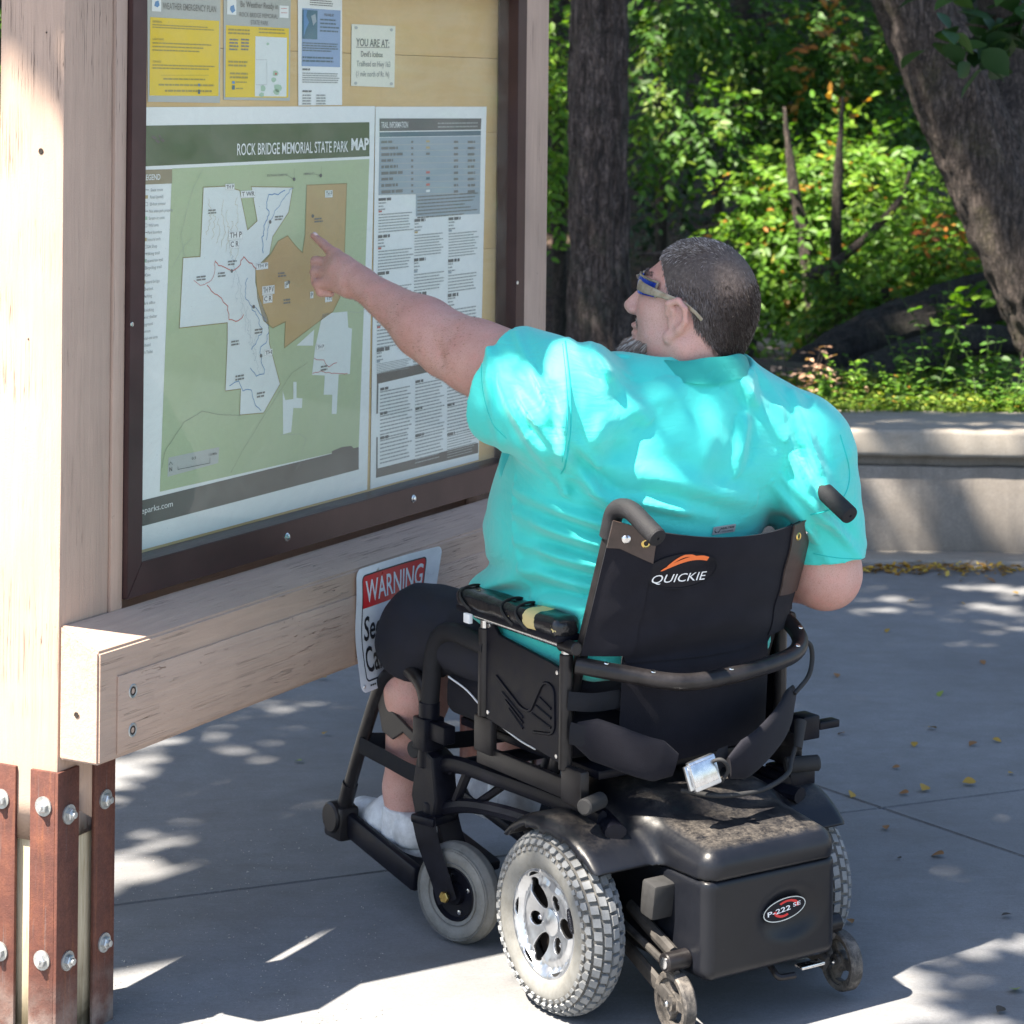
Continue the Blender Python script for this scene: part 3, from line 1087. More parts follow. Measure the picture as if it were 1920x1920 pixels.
S.poly([(621, 846), (640, 838), (658, 836), (667, 846), (660, 880), (634, 886), (625, 872)], 'band')
S.level()
S.line(WHITE, 0.0016, 'border', closed=True); S.line(ORANGE, 0.0016, 'border', closed=True)


def wig(p0, pts, amp, col, w, seed):
    r = random.Random(seed)
    full = []
    pp = [p0] + pts
    for a, b in zip(pp[:-1], pp[1:]):
        k = max(2, int(math.hypot(b[0] - a[0], b[1] - a[1]) / 5))
        for i in range(k):
            x = i / k
            full.append((a[0] + (b[0] - a[0]) * x + r.uniform(-amp, amp), a[1] + (b[1] - a[1]) * x + r.uniform(-amp, amp)))
    full.append(pp[-1])
    S.line(full, w, col)


wig((534, 356), [(520, 364), (502, 366), (498, 385), (504, 402), (494, 425), (490, 450), (492, 474)], 1.5, 'bline', 0.0020, 1)
wig((548, 351), [(535, 366), (520, 388), (508, 410), (500, 430), (498, 450)], 1.5, 'bline', 0.0012, 2)
wig((403, 489), [(405, 494), (420, 502), (432, 508), (447, 500), (455, 480), (470, 495), (480, 505)], 1.6, 'red', 0.0020, 3)
wig((388, 536), [(400, 550), (415, 560), (425, 575), (428, 600), (445, 602), (455, 590)], 1.6, 'red', 0.0020, 4)
wig((362, 525), [(375, 535), (390, 530), (400, 520), (402, 490)], 1.5, 'red', 0.0012, 5)
wig((462, 520), [(458, 555), (466, 570), (480, 590), (490, 620), (480, 640), (470, 655)], 2, 'bline', 0.0014, 6)
wig((474, 575), [(492, 592), (502, 610), (500, 640), (486, 655), (488, 672), (494, 700), (478, 705), (468, 690)], 2, 'bline', 0.0016, 7)
wig((430, 722), [(445, 715), (455, 732), (470, 730), (478, 760), (488, 770)], 1.5, 'bline', 0.0016, 8)
wig((588, 672), [(605, 676), (615, 688), (630, 680)], 1.5, 'red', 0.0014, 9)
wig((585, 700), [(600, 696), (620, 700), (650, 700)], 1.0, 'red', 0.0014, 10)
wig((505, 520), [(520, 530), (535, 520), (560, 540), (575, 515), (600, 530), (610, 560)], 3, 'tan', 0.0012, 11)
wig((598, 380), [(602, 420), (590, 450), (600, 480)], 3, 'tan', 0.0010, 12)
wig((640, 360), [(628, 400), (640, 430), (620, 470)], 3, 'tan', 0.0010, 13)
for k in range(7):
    wig((388 + k * 9, 372 + (k % 3) * 20), [(395 + k * 8, 400 + k * 12), (386 + k * 9, 440 + k * 8)], 3, 'tan', 0.0006, 20 + k)
    wig((430 + k * 8, 470 + k * 26), [(440 + k * 6, 500 + k * 28), (432 + k * 9, 540 + k * 27)], 3, 'table', 0.0005, 40 + k)
wig((302, 878), [(308, 845), (328, 815), (345, 790), (378, 771), (415, 778), (450, 778)], 0.6, 'dgrey', 0.0007, 50)
wig((432, 886), [(450, 850), (490, 785), (545, 700), (560, 690), (575, 680)], 0.6, 'dgrey', 0.0005, 51)
wig((344, 480), [(338, 440), (350, 390), (362, 350), (378, 318)], 0.6, 'ftext', 0.0005, 52)
wig((322, 500), [(345, 460), (360, 445)], 0.6, 'ftext', 0.0005, 53)
wig((524, 815), [(560, 813), (573, 822), (560, 870), (552, 882)], 0.6, 'ftext', 0.0005, 54)
wig((655, 584), [(672, 586), (684, 580)], 0.6, 'ftext', 0.0005, 55)
S.level()
S.line([(550, 315), (550, 336)], 0.0006, 'dgrey'); S.line([(601, 312), (601, 330)], 0.0006, 'dgrey')
S.line([(538, 329), (549, 336)], 0.0006, 'dgrey'); S.line([(588, 326), (600, 329)], 0.0006, 'dgrey')
for (x, y) in ((550, 336), (600, 329), (433, 508), (474, 575), (488, 667), (540, 529), (585, 405), (505, 416)):
    S.poly([(x + 2.6 * math.cos(a), y + 3.6 * math.sin(a)) for a in np.linspace(0, 6.28, 9)[:-1]], 'dgrey')
S.text('SOUTH ROCK QUARRY RD.', 499, 331, 538, 4, 'dgrey', 0.008)
S.text('DEERFIELD CT.', 568, 328, 588, 4, 'dgrey', 0.008)


def sym(x, y, s_, w=None, h=9):
    w = w or 7 * len(s_)
    S.rect(x, y, x + w, y + h, 'white')
    S.line([(x, y), (x + w, y), (x + w, y + h), (x, y + h)], 0.0005, 'ftext', closed=True)
    S.lv += 1
    S.text(s_, x + 1.5, y + h - 1.8, x + w - 1.5, h - 3.4, 'dgrey', 0.012)
    S.lv -= 1


sym(421, 345, 'TH P', 17, 11); sym(450, 358, 'T WR', 27, 12); sym(427, 434, 'TH P', 26, 14); sym(429, 451, 'C R', 18, 14)
sym(479, 494, 'TH P', 22, 10); sym(490, 537, 'TH P V', 23, 14); sym(492, 554, 'C R', 17, 13); sym(494, 656, 'TH', 15, 11)
sym(608, 357, 'TH P', 14, 13); sym(608, 551, 'TH', 13, 14); sym(580, 547, 'P', 6, 12); sym(532, 528, 'P', 8, 12); sym(592, 646, 'TH P', 15, 10)
for (x, y) in ((389, 392), (407, 510), (367, 517), (514, 404), (588, 408), (476, 616), (432, 638), (520, 510), (440, 703), (426, 488), (530, 560), (600, 685), (480, 735)):
    S.greek(x, y, x + 17, y + 9, 2, 'text', 0.55, 0.3, seed=int(x))
S.text('ROCK BRIDGE MEMORIAL STATE PARK', 443, 291, 651, 23, 'white', 0.006, v1=283)
S.text('MAP', 657, 281, 690, 22, 'white', 0.035)
S.text('mostateparks.com', 226, 973, 322, 12, 'white', 0.0)
S.text('LEGEND', 268, 338, 299, 11, 'white', 0.014)
LEG = ['State route', 'Road (paved)', '20-foot contour', 'Not state park property', 'Stream or creek', 'Wild area', 'Park boundary', 'Natural arch', 'Gift Shop', 'Hiking trail', 'Equestrian trail', 'Bicycling trail', 'Cave', 'Natural bridge', 'Overlook', 'Parking', 'Park office', 'Picnicking', 'Picnic shelter', 'Playground', 'Restroom', 'Special-use area', 'Trailhead', 'Vault Toilet']
for i, s_ in enumerate(LEG):
    y = 359 + i * 13.3
    S.text(s_, 281 - i * 0.9, y, 281 - i * 0.9 + 2.9 * len(s_) * 0.62 + 3, 6.0, 'ftext', 0.004)
    if i % 3 == 0: S.line([(270 - i * .4, y - 3), (277 - i * .4, y - 3)], 0.001, 'dgrey')
    elif i % 3 == 1: S.rect(270 - i * .4, y - 6, 276 - i * .4, y, ('pgreen', 'tan', 'grey')[i % 2])
    else: S.line([(270 - i * .4, y - 6), (276 - i * .4, y - 6), (276 - i * .4, y), (270 - i * .4, y)], 0.0005, 'dgrey', closed=True)
S.text('N', 316, 884, 321, 8, 'dgrey', 0.02); S.line([(315, 872), (318.5, 866), (322, 871)], 0.001, 'dgrey')
S.line([(332, 880), (392, 868), (392, 858)], 0.0010, 'dgrey'); S.line([(332, 880), (332, 875)], 0.001, 'dgrey')
S.text('0.5', 358, 862, 366, 5, 'dgrey', 0.01); S.text('1.0 Mile', 390, 855, 405, 5, 'dgrey', 0.01)
for (x, y, w) in ((287, 258, 6), (294, 265, 5), (303, 263, 5), (298, 256, 3)):
    S.poly([(x - w, y - 1.5), (x, y - 4), (x + w, y + 1), (x + 1, y + 4)], 'band')
S.done()

# --- trail information sheet
S = Sheet('map_poster', 'narrow trail information sheet of small print right of the green map', 'map', [(704, 200), (912, 200), (897, 862), (694, 917)], 'white', th=0.0008, s=S_BD + 0.0014)
S.poly([(711, 222), (902, 222), (901, 243), (711, 246)], 'dgrey')
S.poly([(711, 248), (901, 245), (901, 254), (711, 257)], 'thead')
S.poly([(711, 258), (901, 255), (899, 401), (779, 406), (779, 364), (709, 366)], 'table')
S.poly([(706, 700), (895, 660), (895, 676), (706, 720)], 'band')
S.poly([(705, 879), (896, 830), (896, 849), (704, 896)], 'band')
S.poly([(706, 720), (709, 719), (708, 775), (705, 776)], 'dgrey'); S.poly([(705, 820), (707.5, 819), (707.5, 879), (704.5, 880)], 'dgrey')
S.level()
S.text('TRAIL INFORMATION', 714, 240, 764, 12, 'white', 0.004)
S.greek(820, 228, 899, 240, 2, 'ftext', 0.4, 0.1, seed=30)
for i in range(9):
    y = 262 + i * 11.6
    S.line([(712, y + 10), (900, y + 7)], 0.0012, 'lgrey')
    for (x0, x1) in ((714, 714 + 22 + 9 * (i % 3)), (770, 774), (850, 858), (876, 890)):
        S.greek(x0, y + 1, x1, y + 7, 1, 'text', 0.7, 0.0, seed=i)
    S.rect(798, y + 1, 805, y + 5, ('tan', 'tan', 'text', 'table', 'table', 'red', 'thead', 'red', 'white')[i])
S.greek(782, 366, 895, 402, 7, 'text', 0.4, 0.25, seed=31)
cols = ((709, 775, 366, 690), (777, 833, 405, 676), (841, 897, 402, 655))
for j, (a0, a1, b0, b1) in enumerate(cols):
    y = b0 + 4
    rr = random.Random(60 + j)
    sh = 0
    while y < b1 - 20:
        lx = -(y - 366) * 0.012
        S.greek(a0 + lx, y, a0 + lx + 24, y + 7, 1, 'dgrey', 0.6, 0.2, seed=int(y)); y += 8
        S.greek(a0 + lx, y, a0 + lx + 14, y + 17, 3, 'ftext', 0.4, 0.5, seed=int(y)); y += 17
        S.rect(a0 + lx, y, a0 + lx + 6, y + 3, ('tan', 'table', 'red')[(j + int(y)) % 3]); y += 5
        k = rr.randint(5, 9)
        S.greek(a0 + lx, y, a1 + lx, min(y + 4.6 * k, b1), k, 'ftext', 0.38, 0.18, seed=int(y)); y += 4.6 * k + 7
        sh += 1
for j, (a0, a1, b0, b1) in enumerate(((712, 772, 726, 872), (778, 832, 712, 860), (838, 892, 700, 846))):
    y = b0
    while y < b1 - 12:
        k = 7 + j
        S.greek(a0, y, a0 + 16, y + 5, 1, 'dgrey', 0.6, 0.2, seed=int(y)); y += 6
        S.greek(a0, y, a1, min(y + 4.8 * k, b1), k, 'ftext', 0.36, 0.2, seed=int(y) + 1); y += 4.8 * k + 6
S.done()

# ================================================================== warning sign nailed to the beam
SG_S = 0.092
tl, tr_ = kp(668, 1074, SG_S), kp(812, 1036, SG_S)
bl = kp(660, 1300, SG_S)
sgw, sgh = tr_[0] - tl[0] + 0.012, tl[1] - bl[1] + 0.004
sign = empty('warning_sign', label='bent white and red metal WARNING sign nailed to the kiosk beam', cat='sign')
sign.matrix_world = Matrix.Translation(KC + KT * tl[0] + Vector((0, 0, bl[1]))) @ Matrix.Rotation(KROT, 4, 'Z')
M_sgw = simple('white_sign_enamel', (0.78, 0.80, 0.82), 0.35, var=0.05)
M_sgr = simple('red_sign_enamel', (0.62, 0.02, 0.025), 0.35, var=0.06)
M_sgk = simple('black_sign_enamel', (0.02, 0.02, 0.025), 0.4, var=0.1)


def bend(x, y, lift=0.0):
    """sheet metal: lower end kicked out from the wall, upper right corner curled"""
    k = max(0.0, 1 - y / 0.14)
    o = 0.022 * k * k
    c = max(0.0, (x / sgw + y / sgh) - 1.45)
    o += 0.06 * c * c + 0.0012 * math.sin(y * 40 + x * 20)
    return Vector((x - 0.010 * k * k, -(SG_S + o + lift), y))


def bent_poly(pts, mat_, lift, name, res=0.012):
    bm = plate([pts], 0.0, 0.0)
    bmesh.ops.triangulate(bm, faces=bm.faces[:])
    for ax in (0, 1):
        lo, hi = min(v.co[ax] for v in bm.verts), max(v.co[ax] for v in bm.verts)
        k = int((hi - lo) / res)
        for i in range(1, k + 1):
            pc, pn = [0, 0, 0], [0, 0, 0]
            pc[ax] = lo + (hi - lo) * i / (k + 1); pn[ax] = 1
            bmesh.ops.bisect_plane(bm, geom=bm.verts[:] + bm.edges[:] + bm.faces[:], plane_co=pc, plane_no=pn)
    for v in bm.verts: v.co = bend(v.co.x, v.co.y, lift)
    if lift < 0.0001: bmesh.ops.solidify(bm, geom=bm.faces[:], thickness=-0.0009)
    return obj(name, bm, mat_, sign, 40)


def rrect(x0, y0, x1, y1, r, n_=6):
    out = []
    for cx, cy, a0 in ((x1 - r, y1 - r, 0), (x0 + r, y1 - r, 90), (x0 + r, y0 + r, 180), (x1 - r, y0 + r, 270)):
        for i in range(n_ + 1):
            a = math.radians(a0 + 90 * i / n_)
            out.append((cx + r * math.cos(a), cy + r * math.sin(a)))
    return out


bent_poly(rrect(0, 0, sgw, sgh, 0.018), M_sgw, 0.0, 'sheet')
mL, mR, mB, mT = 0.022, sgw - 0.052, 0.018, sgh - 0.014
hz = sgh * 0.665
ob, ib = rrect(mL, mB, mR, mT, 0.012), rrect(mL + 0.003, mB + 0.003, mR - 0.003, mT - 0.003, 0.010)
bm = plate([ob, ib], 0.0)
bmesh.ops.triangulate(bm, faces=bm.faces[:])
for i in range(1, 24):
    bmesh.ops.bisect_plane(bm, geom=bm.verts[:] + bm.edges[:] + bm.faces[:], plane_co=(0, mB + (mT - mB) * i / 24, 0), plane_no=(0, 1, 0))
    bmesh.ops.bisect_plane(bm, geom=bm.verts[:] + bm.edges[:] + bm.faces[:], plane_co=(mL + (mR - mL) * i / 24, 0, 0), plane_no=(1, 0, 0))
for v in bm.verts: v.co = bend(v.co.x, v.co.y, 0.0008)
obj('border', bm, M_sgk, sign, 40)
bent_poly([(mL + 0.003, hz), (mR - 0.003, hz)] + rrect(mL + 0.003, mB, mR - 0.003, mT - 0.003, 0.010)[:14], M_sgr, 0.0005, 'red_header')
for s_, x, y, w, h, mm, bo in (('WARNING', mL + 0.013, hz + 0.011, mR - mL - 0.022, mT - hz - 0.022, M_sgw, 0.012),
                               ('Security', mL + 0.010, sgh * 0.395, (mR - mL) * 0.62, 0.050, M_sgk, 0.014),
                               ('Cameras', mL + 0.008, sgh * 0.145, (mR - mL) * 0.64, 0.050, M_sgk, 0.014)):
    bm = B()
    text_into(bm, s_, x, y, w, h, bold=bo)
    for v in bm.verts: v.co = bend(v.co.x, v.co.y, 0.0011)
    obj('lettering', bm, mm, sign, 0)
bm = B()
for k in range(14):
    if k in (3, 8): continue
    bm.faces.new([bm.verts.new((mL + 0.012 + k * 0.0075 + a, mB - 0.009 + b_, 0)) for a, b_ in ((0, 0), (0.006, 0), (0.006, 0.003), (0, 0.003))])
for v in bm.verts: v.co = bend(v.co.x, v.co.y, 0.0011)
obj('small_print', bm, M_sgk, sign, 0)
for (x, y) in ((0.085, sgh - 0.010), (0.012, 0.012)):
    b = B()
    p = bend(x, y, 0.0006)
    lathe(b, [(0.004, 0), (0.003, 0.0015), (0, 0.002)], frame_to(p, (0, -1, 0)), 12)
    obj('nail', b, M_bolt, sign, 40)

# ================================================================== distance-field surfaces for soft bodies
class RC:
    """round cone between two joints"""
    def __init__(s, a, b, ra, rb, k=0.03, sq=None):
        s.a, s.b, s.ra, s.rb, s.k = np.array(a, float), np.array(b, float), ra, rb, k
        s.sq = sq                      # optional (axis, factor): squash across an axis

    def d(s, p):
        ba = s.b - s.a
        if s.sq is not None:
            ax, f = s.sq
            ax = np.array(ax, float); ax /= np.linalg.norm(ax)
            q = p - s.a
            q = q + np.outer(q @ ax, ax) * (1 / f - 1)
            p = q + s.a
            ba = ba + ax * (ba @ ax) * (1 / f - 1)
        pa = p - s.a
        h = np.clip(pa @ ba / max(ba @ ba, 1e-12), 0, 1)
        r = s.ra + (s.rb - s.ra) * h
        return np.sqrt(((pa - h[:, None] * ba) ** 2).sum(1)) - r


class EL:
    def __init__(s, c, r, k=0.03, R=None):
        s.c, s.r, s.k = np.array(c, float), np.array(r, float), k
        s.R = None if R is None else np.array(R.to_3x3())

    def d(s, p):
        q = p - s.c
        if s.R is not None: q = q @ s.R
        k0 = np.sqrt(((q / s.r) ** 2).sum(1))
        k1 = np.sqrt(((q / s.r ** 2) ** 2).sum(1)) + 1e-9
        return k0 * (k0 - 1) / k1


class BX:
    def __init__(s, c, hf, rad, k=0.02, R=None):
        s.c, s.h, s.rad, s.k = np.array(c, float), np.array(hf, float) - rad, rad, k
        s.R = None if R is None else np.array(R.to_3x3())

    def d(s, p):
        q = p - s.c
        if s.R is not None: q = q @ s.R
        q = np.abs(q) - s.h
        return np.sqrt((np.maximum(q, 0) ** 2).sum(1)) + np.minimum(q.max(1), 0) - s.rad


class PL:
    """half space: outside where (p-c).n > 0"""
    def __init__(s, c, n, k=0.0):
        s.c = np.array(c, float); s.n = np.array(n, float) / np.linalg.norm(n); s.k = k

    def d(s, p): return (p - s.c) @ s.n


def smin(a, b, k):
    if k <= 0: return np.minimum(a, b)
    h = np.maximum(k - np.abs(a - b), 0) / k
    return np.minimum(a, b) - h * h * k * 0.25


def smax(a, b, k): return -smin(-a, -b, k)


def sdf_mesh(prims, h, lo, hi, carve=(), keep=(), post=None, slack=0.012, bs=16):
    """surface nets over the blocks that the surface crosses; returns (verts, quads)"""
    lo = np.array(lo, float)
    nb = np.ceil((np.array(hi, float) - lo) / (h * bs)).astype(int)
    Nx, Ny = nb[0] * bs + 3, nb[1] * bs + 3
    bi = np.stack(np.meshgrid(*[np.arange(k) for k in nb], indexing='ij'), -1).reshape(-1, 3)
    cen = lo + (bi + 0.5) * bs * h
    half = math.sqrt(3) * 0.5 * (bs + 1) * h
    D = np.stack([q.d(cen) for q in prims], 1)
    dm = D.min(1)
    kmax = max(q.k for q in prims)
    act = np.abs(dm) < half + kmax + slack
    act &= dm < half + slack + kmax * 0.3
    act_i = np.nonzero(act)[0]
    CD = np.stack([q.d(cen) for q in carve], 1) if carve else None
    KD = np.stack([q.d(cen) for q in keep], 1) if keep else None
    g = np.arange(bs + 1)
    S = np.stack(np.meshgrid(g, g, g, indexing='ij'), -1).reshape(-1, 3)
    V, VID, Q = [], [], []
    n1 = bs + 1
    for a in act_i:
        if KD is not None and (KD[a] > half + slack).any(): continue
        base = bi[a] * bs
        p = lo + (base + S) * h
        near = np.nonzero(D[a] < dm[a] + 2 * half + kmax)[0]
        d = None
        for j in near:
            q = prims[j]
            dj = q.d(p)
            d = dj if d is None else smin(d, dj, q.k)
        if post is not None: d = post(p, d)
        if carve:
            for j, q in enumerate(carve):
                if CD[a, j] < half + 0.05: d = smax(d, -q.d(p), q.k)
        if keep:
            for j, q in enumerate(keep): d = smax(d, q.d(p), q.k)
        if d.min() > 0 or d.max() < 0: continue
        G = d.reshape(n1, n1, n1)
        s = G < 0
        # cells
        c = [s[x:bs + x, y:bs + y, z:bs + z] for x in (0, 1) for y in (0, 1) for z in (0, 1)]
        cnt = sum(x.astype(np.int8) for x in c)
        mk = (cnt > 0) & (cnt < 8)
        ix, iy, iz = np.nonzero(mk)
        if len(ix) == 0: continue
        acc = np.zeros((len(ix), 3)); wn = np.zeros(len(ix))
        for ax in range(3):
            o1, o2 = [(1, 2), (0, 2), (0, 1)][ax]
            for u_ in (0, 1):
                for v_ in (0, 1):
                    st = [0, 0, 0]; st[o1] = u_; st[o2] = v_
                    en = list(st); en[ax] = 1
                    A = G[ix + st[0], iy + st[1], iz + st[2]]
                    Bv = G[ix + en[0], iy + en[1], iz + en[2]]
                    cr = (A < 0) != (Bv < 0)
                    t = np.where(cr, A / (A - Bv + 1e-20), 0)
                    pt = np.tile(np.array(st, float), (len(ix), 1)); pt[:, ax] += t
                    acc += pt * cr[:, None]; wn += cr
        co = lo + (base + np.stack([ix, iy, iz], 1) + acc / wn[:, None]) * h
        gid = (base[0] + ix + 1) + (base[1] + iy + 1) * Nx + (base[2] + iz + 1) * Nx * Ny
        V.append(co); VID.append(gid)
        off = (1, Nx, Nx * Ny)
        for ax in range(3):
            o1, o2 = [(1, 2), (2, 0), (0, 1)][ax]
            e = [slice(0, bs)] * 3
            e2 = list(e); e2[ax] = slice(1, bs + 1)
            A, Bv = s[tuple(e)], s[tuple(e2)]
            for flip, m in ((False, A & ~Bv), (True, ~A & Bv)):
                x, y, z = np.nonzero(m)
                if len(x) == 0: continue
                i0 = (base[0] + x + 1) + (base[1] + y + 1) * Nx + (base[2] + z + 1) * Nx * Ny
                q = [i0, i0 - off[o1], i0 - off[o1] - off[o2], i0 - off[o2]]
                q = np.stack(q if not flip else q[::-1], 1)
                Q.append(q)
    V = np.concatenate(V); VID = np.concatenate(VID); Q = np.concatenate(Q)
    o = np.argsort(VID); VID = VID[o]; V = V[o]
    idx = np.searchsorted(VID, Q)
    idx = np.clip(idx, 0, len(VID) - 1)
    ok = (VID[idx] == Q).all(1)
    return V, idx[ok]


def np_mesh(name, V, Q):
    me = bpy.data.meshes.new(name)
    me.vertices.add(len(V))
    me.vertices.foreach_set('co', np.asarray(V, np.float32).ravel())
    k = Q.shape[1]
    me.loops.add(len(Q) * k)
    me.loops.foreach_set('vertex_index', np.asarray(Q, np.int32).ravel())
    me.polygons.add(len(Q))
    me.polygons.foreach_set('loop_start', np.arange(0, len(Q) * k, k, dtype=np.int32))
    me.polygons.foreach_set('loop_total', np.full(len(Q), k, np.int32))
    me.update(calc_edges=True)
    me.validate()
    return me


def sdf_obj(name, m, parent, *a, **k):
    V, Q = sdf_mesh(*a, **k)
    return obj(name, np_mesh(name, V, Q), m, parent, 180)


_nr = np.random.default_rng(3)
_ND = _nr.normal(size=(24, 3)); _ND /= np.linalg.norm(_ND, axis=1)[:, None]
_NP = _nr.uniform(0, 6.28, 24)


def snoise(p, f, n=6, o=0):
    """cheap smooth noise: a few plane waves warped by each other"""
    r = np.zeros(len(p))
    for i in range(n):
        j = (i + o) % 24
        ph = p @ _ND[j] * f * (1 + 0.37 * i)
        r += np.sin(ph + _NP[j] + 0.9 * np.sin(p @ _ND[(j + 7) % 24] * f * 0.7 + _NP[(j + 3) % 24])) / (1 + 0.4 * i)
    return r / n * 1.6


# ================================================================== power wheelchair
M_blk = simple('black_powder_coat', (0.0065, 0.007, 0.012), 0.42, 0.0, 0.25, 40, 0.15, 300, **{'Specular IOR Level': 0.18})
M_blk2 = simple('scuffed_black_tube', (0.020, 0.018, 0.019), 0.36, 0.1, 0.3, 25, 0.1, 300, **{'Specular IOR Level': 0.32})
M_foam = simple('black_foam_grip', (0.016, 0.016, 0.019), 0.7, 0.0, 0.2, 60, 0.5, 500, **{'Specular IOR Level': 0.3})
M_chrome = simple('worn_chrome', (0.66, 0.66, 0.67), 0.25, 1.0, 0.15, 80)
M_alloy = simple('machined_alloy', (0.62, 0.64, 0.67), 0.34, 1.0, 0.12, 30, 0.05, 400)
M_brass = simple('brass_eyelet', (0.70, 0.50, 0.16), 0.3, 1.0, 0.1, 60)
M_ny = simple('black_nylon_strap', (0.010, 0.011, 0.015), 0.8, 0, 0.2, 60, 0.4, 700, **{'Specular IOR Level': 0.25})
M_wht = simple('white_print', (0.80, 0.82, 0.84), 0.5, 0, 0.05)
M_orn = simple('orange_print', (0.80, 0.16, 0.03), 0.5, 0, 0.05)
M_redp = simple('red_print', (0.62, 0.02, 0.02), 0.4, 0, 0.05)
M_gld = simple('badge_ring_silver', (0.55, 0.62, 0.65), 0.3, 0.7, 0.1)
M_yfoam = simple('torn_yellow_foam', (0.62, 0.50, 0.22), 0.95, 0, 0.25, 90, 0.8, 250)
M_dkrub = simple('dark_grey_rubber', (0.022, 0.022, 0.023), 0.8, 0, 0.2, 60)
M_dustp = simple('dusty_dark_plastic', (0.050, 0.045, 0.041), 0.7, 0, 0.5, 18, 0.2)

n = NB('black_upholstery_cloth')
v = n.map()
c = n.ramp(n.noise(v, 9, 5, 0.7), [(0.3, (0.004, 0.004, 0.008)), (0.7, (0.010, 0.010, 0.016))])
lint = n.mr(n.noise(n.map((60, 60, 8)), 3, 4, 0.7), 0.73, 0.78, 0, 0.5)
c = n.mix(lint, c, (0.20, 0.19, 0.19))
M_uph = n.set(c, 0.78, 0, n.bump(n.noise(v, 650, 2, 0.8), 0.5, 0.0012), **{'Sheen Weight': 0.05, 'Specular IOR Level': 0.2})

n = NB('black_moulded_plastic')          # shroud: satin black with caked pale dust on its level parts
v = n.map()
geo = n.n('ShaderNodeNewGeometry')
sp = n.n('ShaderNodeSeparateXYZ')
n.l(geo.outputs['Normal'], sp.inputs[0])
d = n.noise(v, 38, 9, 0.88)
d2 = n.noise(n.map((9, 9, 9)), 1.2, 4, 0.6)
up_ = n.mr(sp.outputs[2], 0.80, 0.97, 0, 1)
dm = n.math('MULTIPLY', n.math('MULTIPLY', n.mr(d, 0.40, 0.66, 0, 1), up_), n.mr(d2, 0.35, 0.6, 0.25, 1))
sc = n.mr(n.noise(n.map((8, 30, 8)), 6, 6, 0.8, 1.2), 0.70, 0.74, 0, 0.35)
c = n.ramp(n.noise(v, 7, 4), [(0.3, (0.005, 0.006, 0.009)), (0.7, (0.009, 0.010, 0.014))])
c = n.mix(n.math('MAXIMUM', n.math('MULTIPLY', dm, n.mr(n.noise(v, 240, 4, 0.8), 0.35, 0.65, 0.25, 0.75)), sc), c, (0.22, 0.19, 0.155))
M_shr = n.set(c, n.math('ADD', n.mr(n.noise(v, 120, 3), 0.3, 0.7, 0.30, 0.42), n.math('MULTIPLY', dm, 0.4)), 0, n.bump(n.noise(v, 900, 2), 0.12, 0.0006), **{'Specular IOR Level': 0.32})

n = NB('grey_tyre_rubber')
v = n.map()
c = n.ramp(n.noise(v, 14, 6, 0.75), [(0.28, (0.10, 0.099, 0.090)), (0.5, (0.175, 0.176, 0.168)), (0.72, (0.235, 0.235, 0.225))])
c = n.mix(n.mr(n.noise(v, 160, 3, 0.8), 0.4, 0.8, 0, 0.4), c, (0.17, 0.155, 0.13))
M_tyre = n.set(c, 0.72, 0, n.bump(n.noise(v, 300, 3), 0.3, 0.001))
n = NB('worn_tread_rubber')
v = n.map()
c = n.ramp(n.noise(v, 30, 5, 0.75), [(0.3, (0.15, 0.156, 0.16)), (0.7, (0.23, 0.238, 0.245))])
M_tread = n.set(c, 0.7, 0, n.bump(n.noise(v, 300, 3), 0.3, 0.001))
M_groove = simple('tread_groove_rubber', (0.13, 0.125, 0.115), 0.85, 0, 0.3, 60)
n = NB('dirty_small_wheel')
v = n.map()
c = n.mix(n.mr(n.noise(v, 40, 6, 0.8), 0.42, 0.66), (0.035, 0.032, 0.030), (0.17, 0.15, 0.13))
M_aw = n.set(c, 0.7, 0, n.bump(n.noise(v, 150, 3), 0.4, 0.001))

wc = empty('power_wheelchair', WC, YAW, 'black power wheelchair with grey knobbly tyres carrying the man in turquoise', 'wheelchair')
RY = Matrix.Rotation(math.pi / 2, 4, 'Y')         # lathe axis along +x


def fine(bm, res):
    bmesh.ops.triangulate(bm, faces=bm.faces[:])
    for ax in (0, 1):
        lo_, hi_ = min(v_.co[ax] for v_ in bm.verts), max(v_.co[ax] for v_ in bm.verts)
        k_ = int((hi_ - lo_) / res)
        for i in range(1, k_ + 1):
            pc, pn = [0, 0, 0], [0, 0, 0]
            pc[ax] = lo_ + (hi_ - lo_) * i / (k_ + 1); pn[ax] = 1
            bmesh.ops.bisect_plane(bm, geom=bm.verts[:] + bm.edges[:] + bm.faces[:], plane_co=pc, plane_no=pn)
    return bm




def ellipse(cx, cy, a, b, rot=0.0, n_=28):
    c_, s_ = math.cos(rot), math.sin(rot)
    return [(cx + a * math.cos(t) * c_ - b * math.sin(t) * s_, cy + a * math.cos(t) * s_ + b * math.sin(t) * c_) for t in np.linspace(0, 2 * math.pi, n_ + 1)[:-1]]


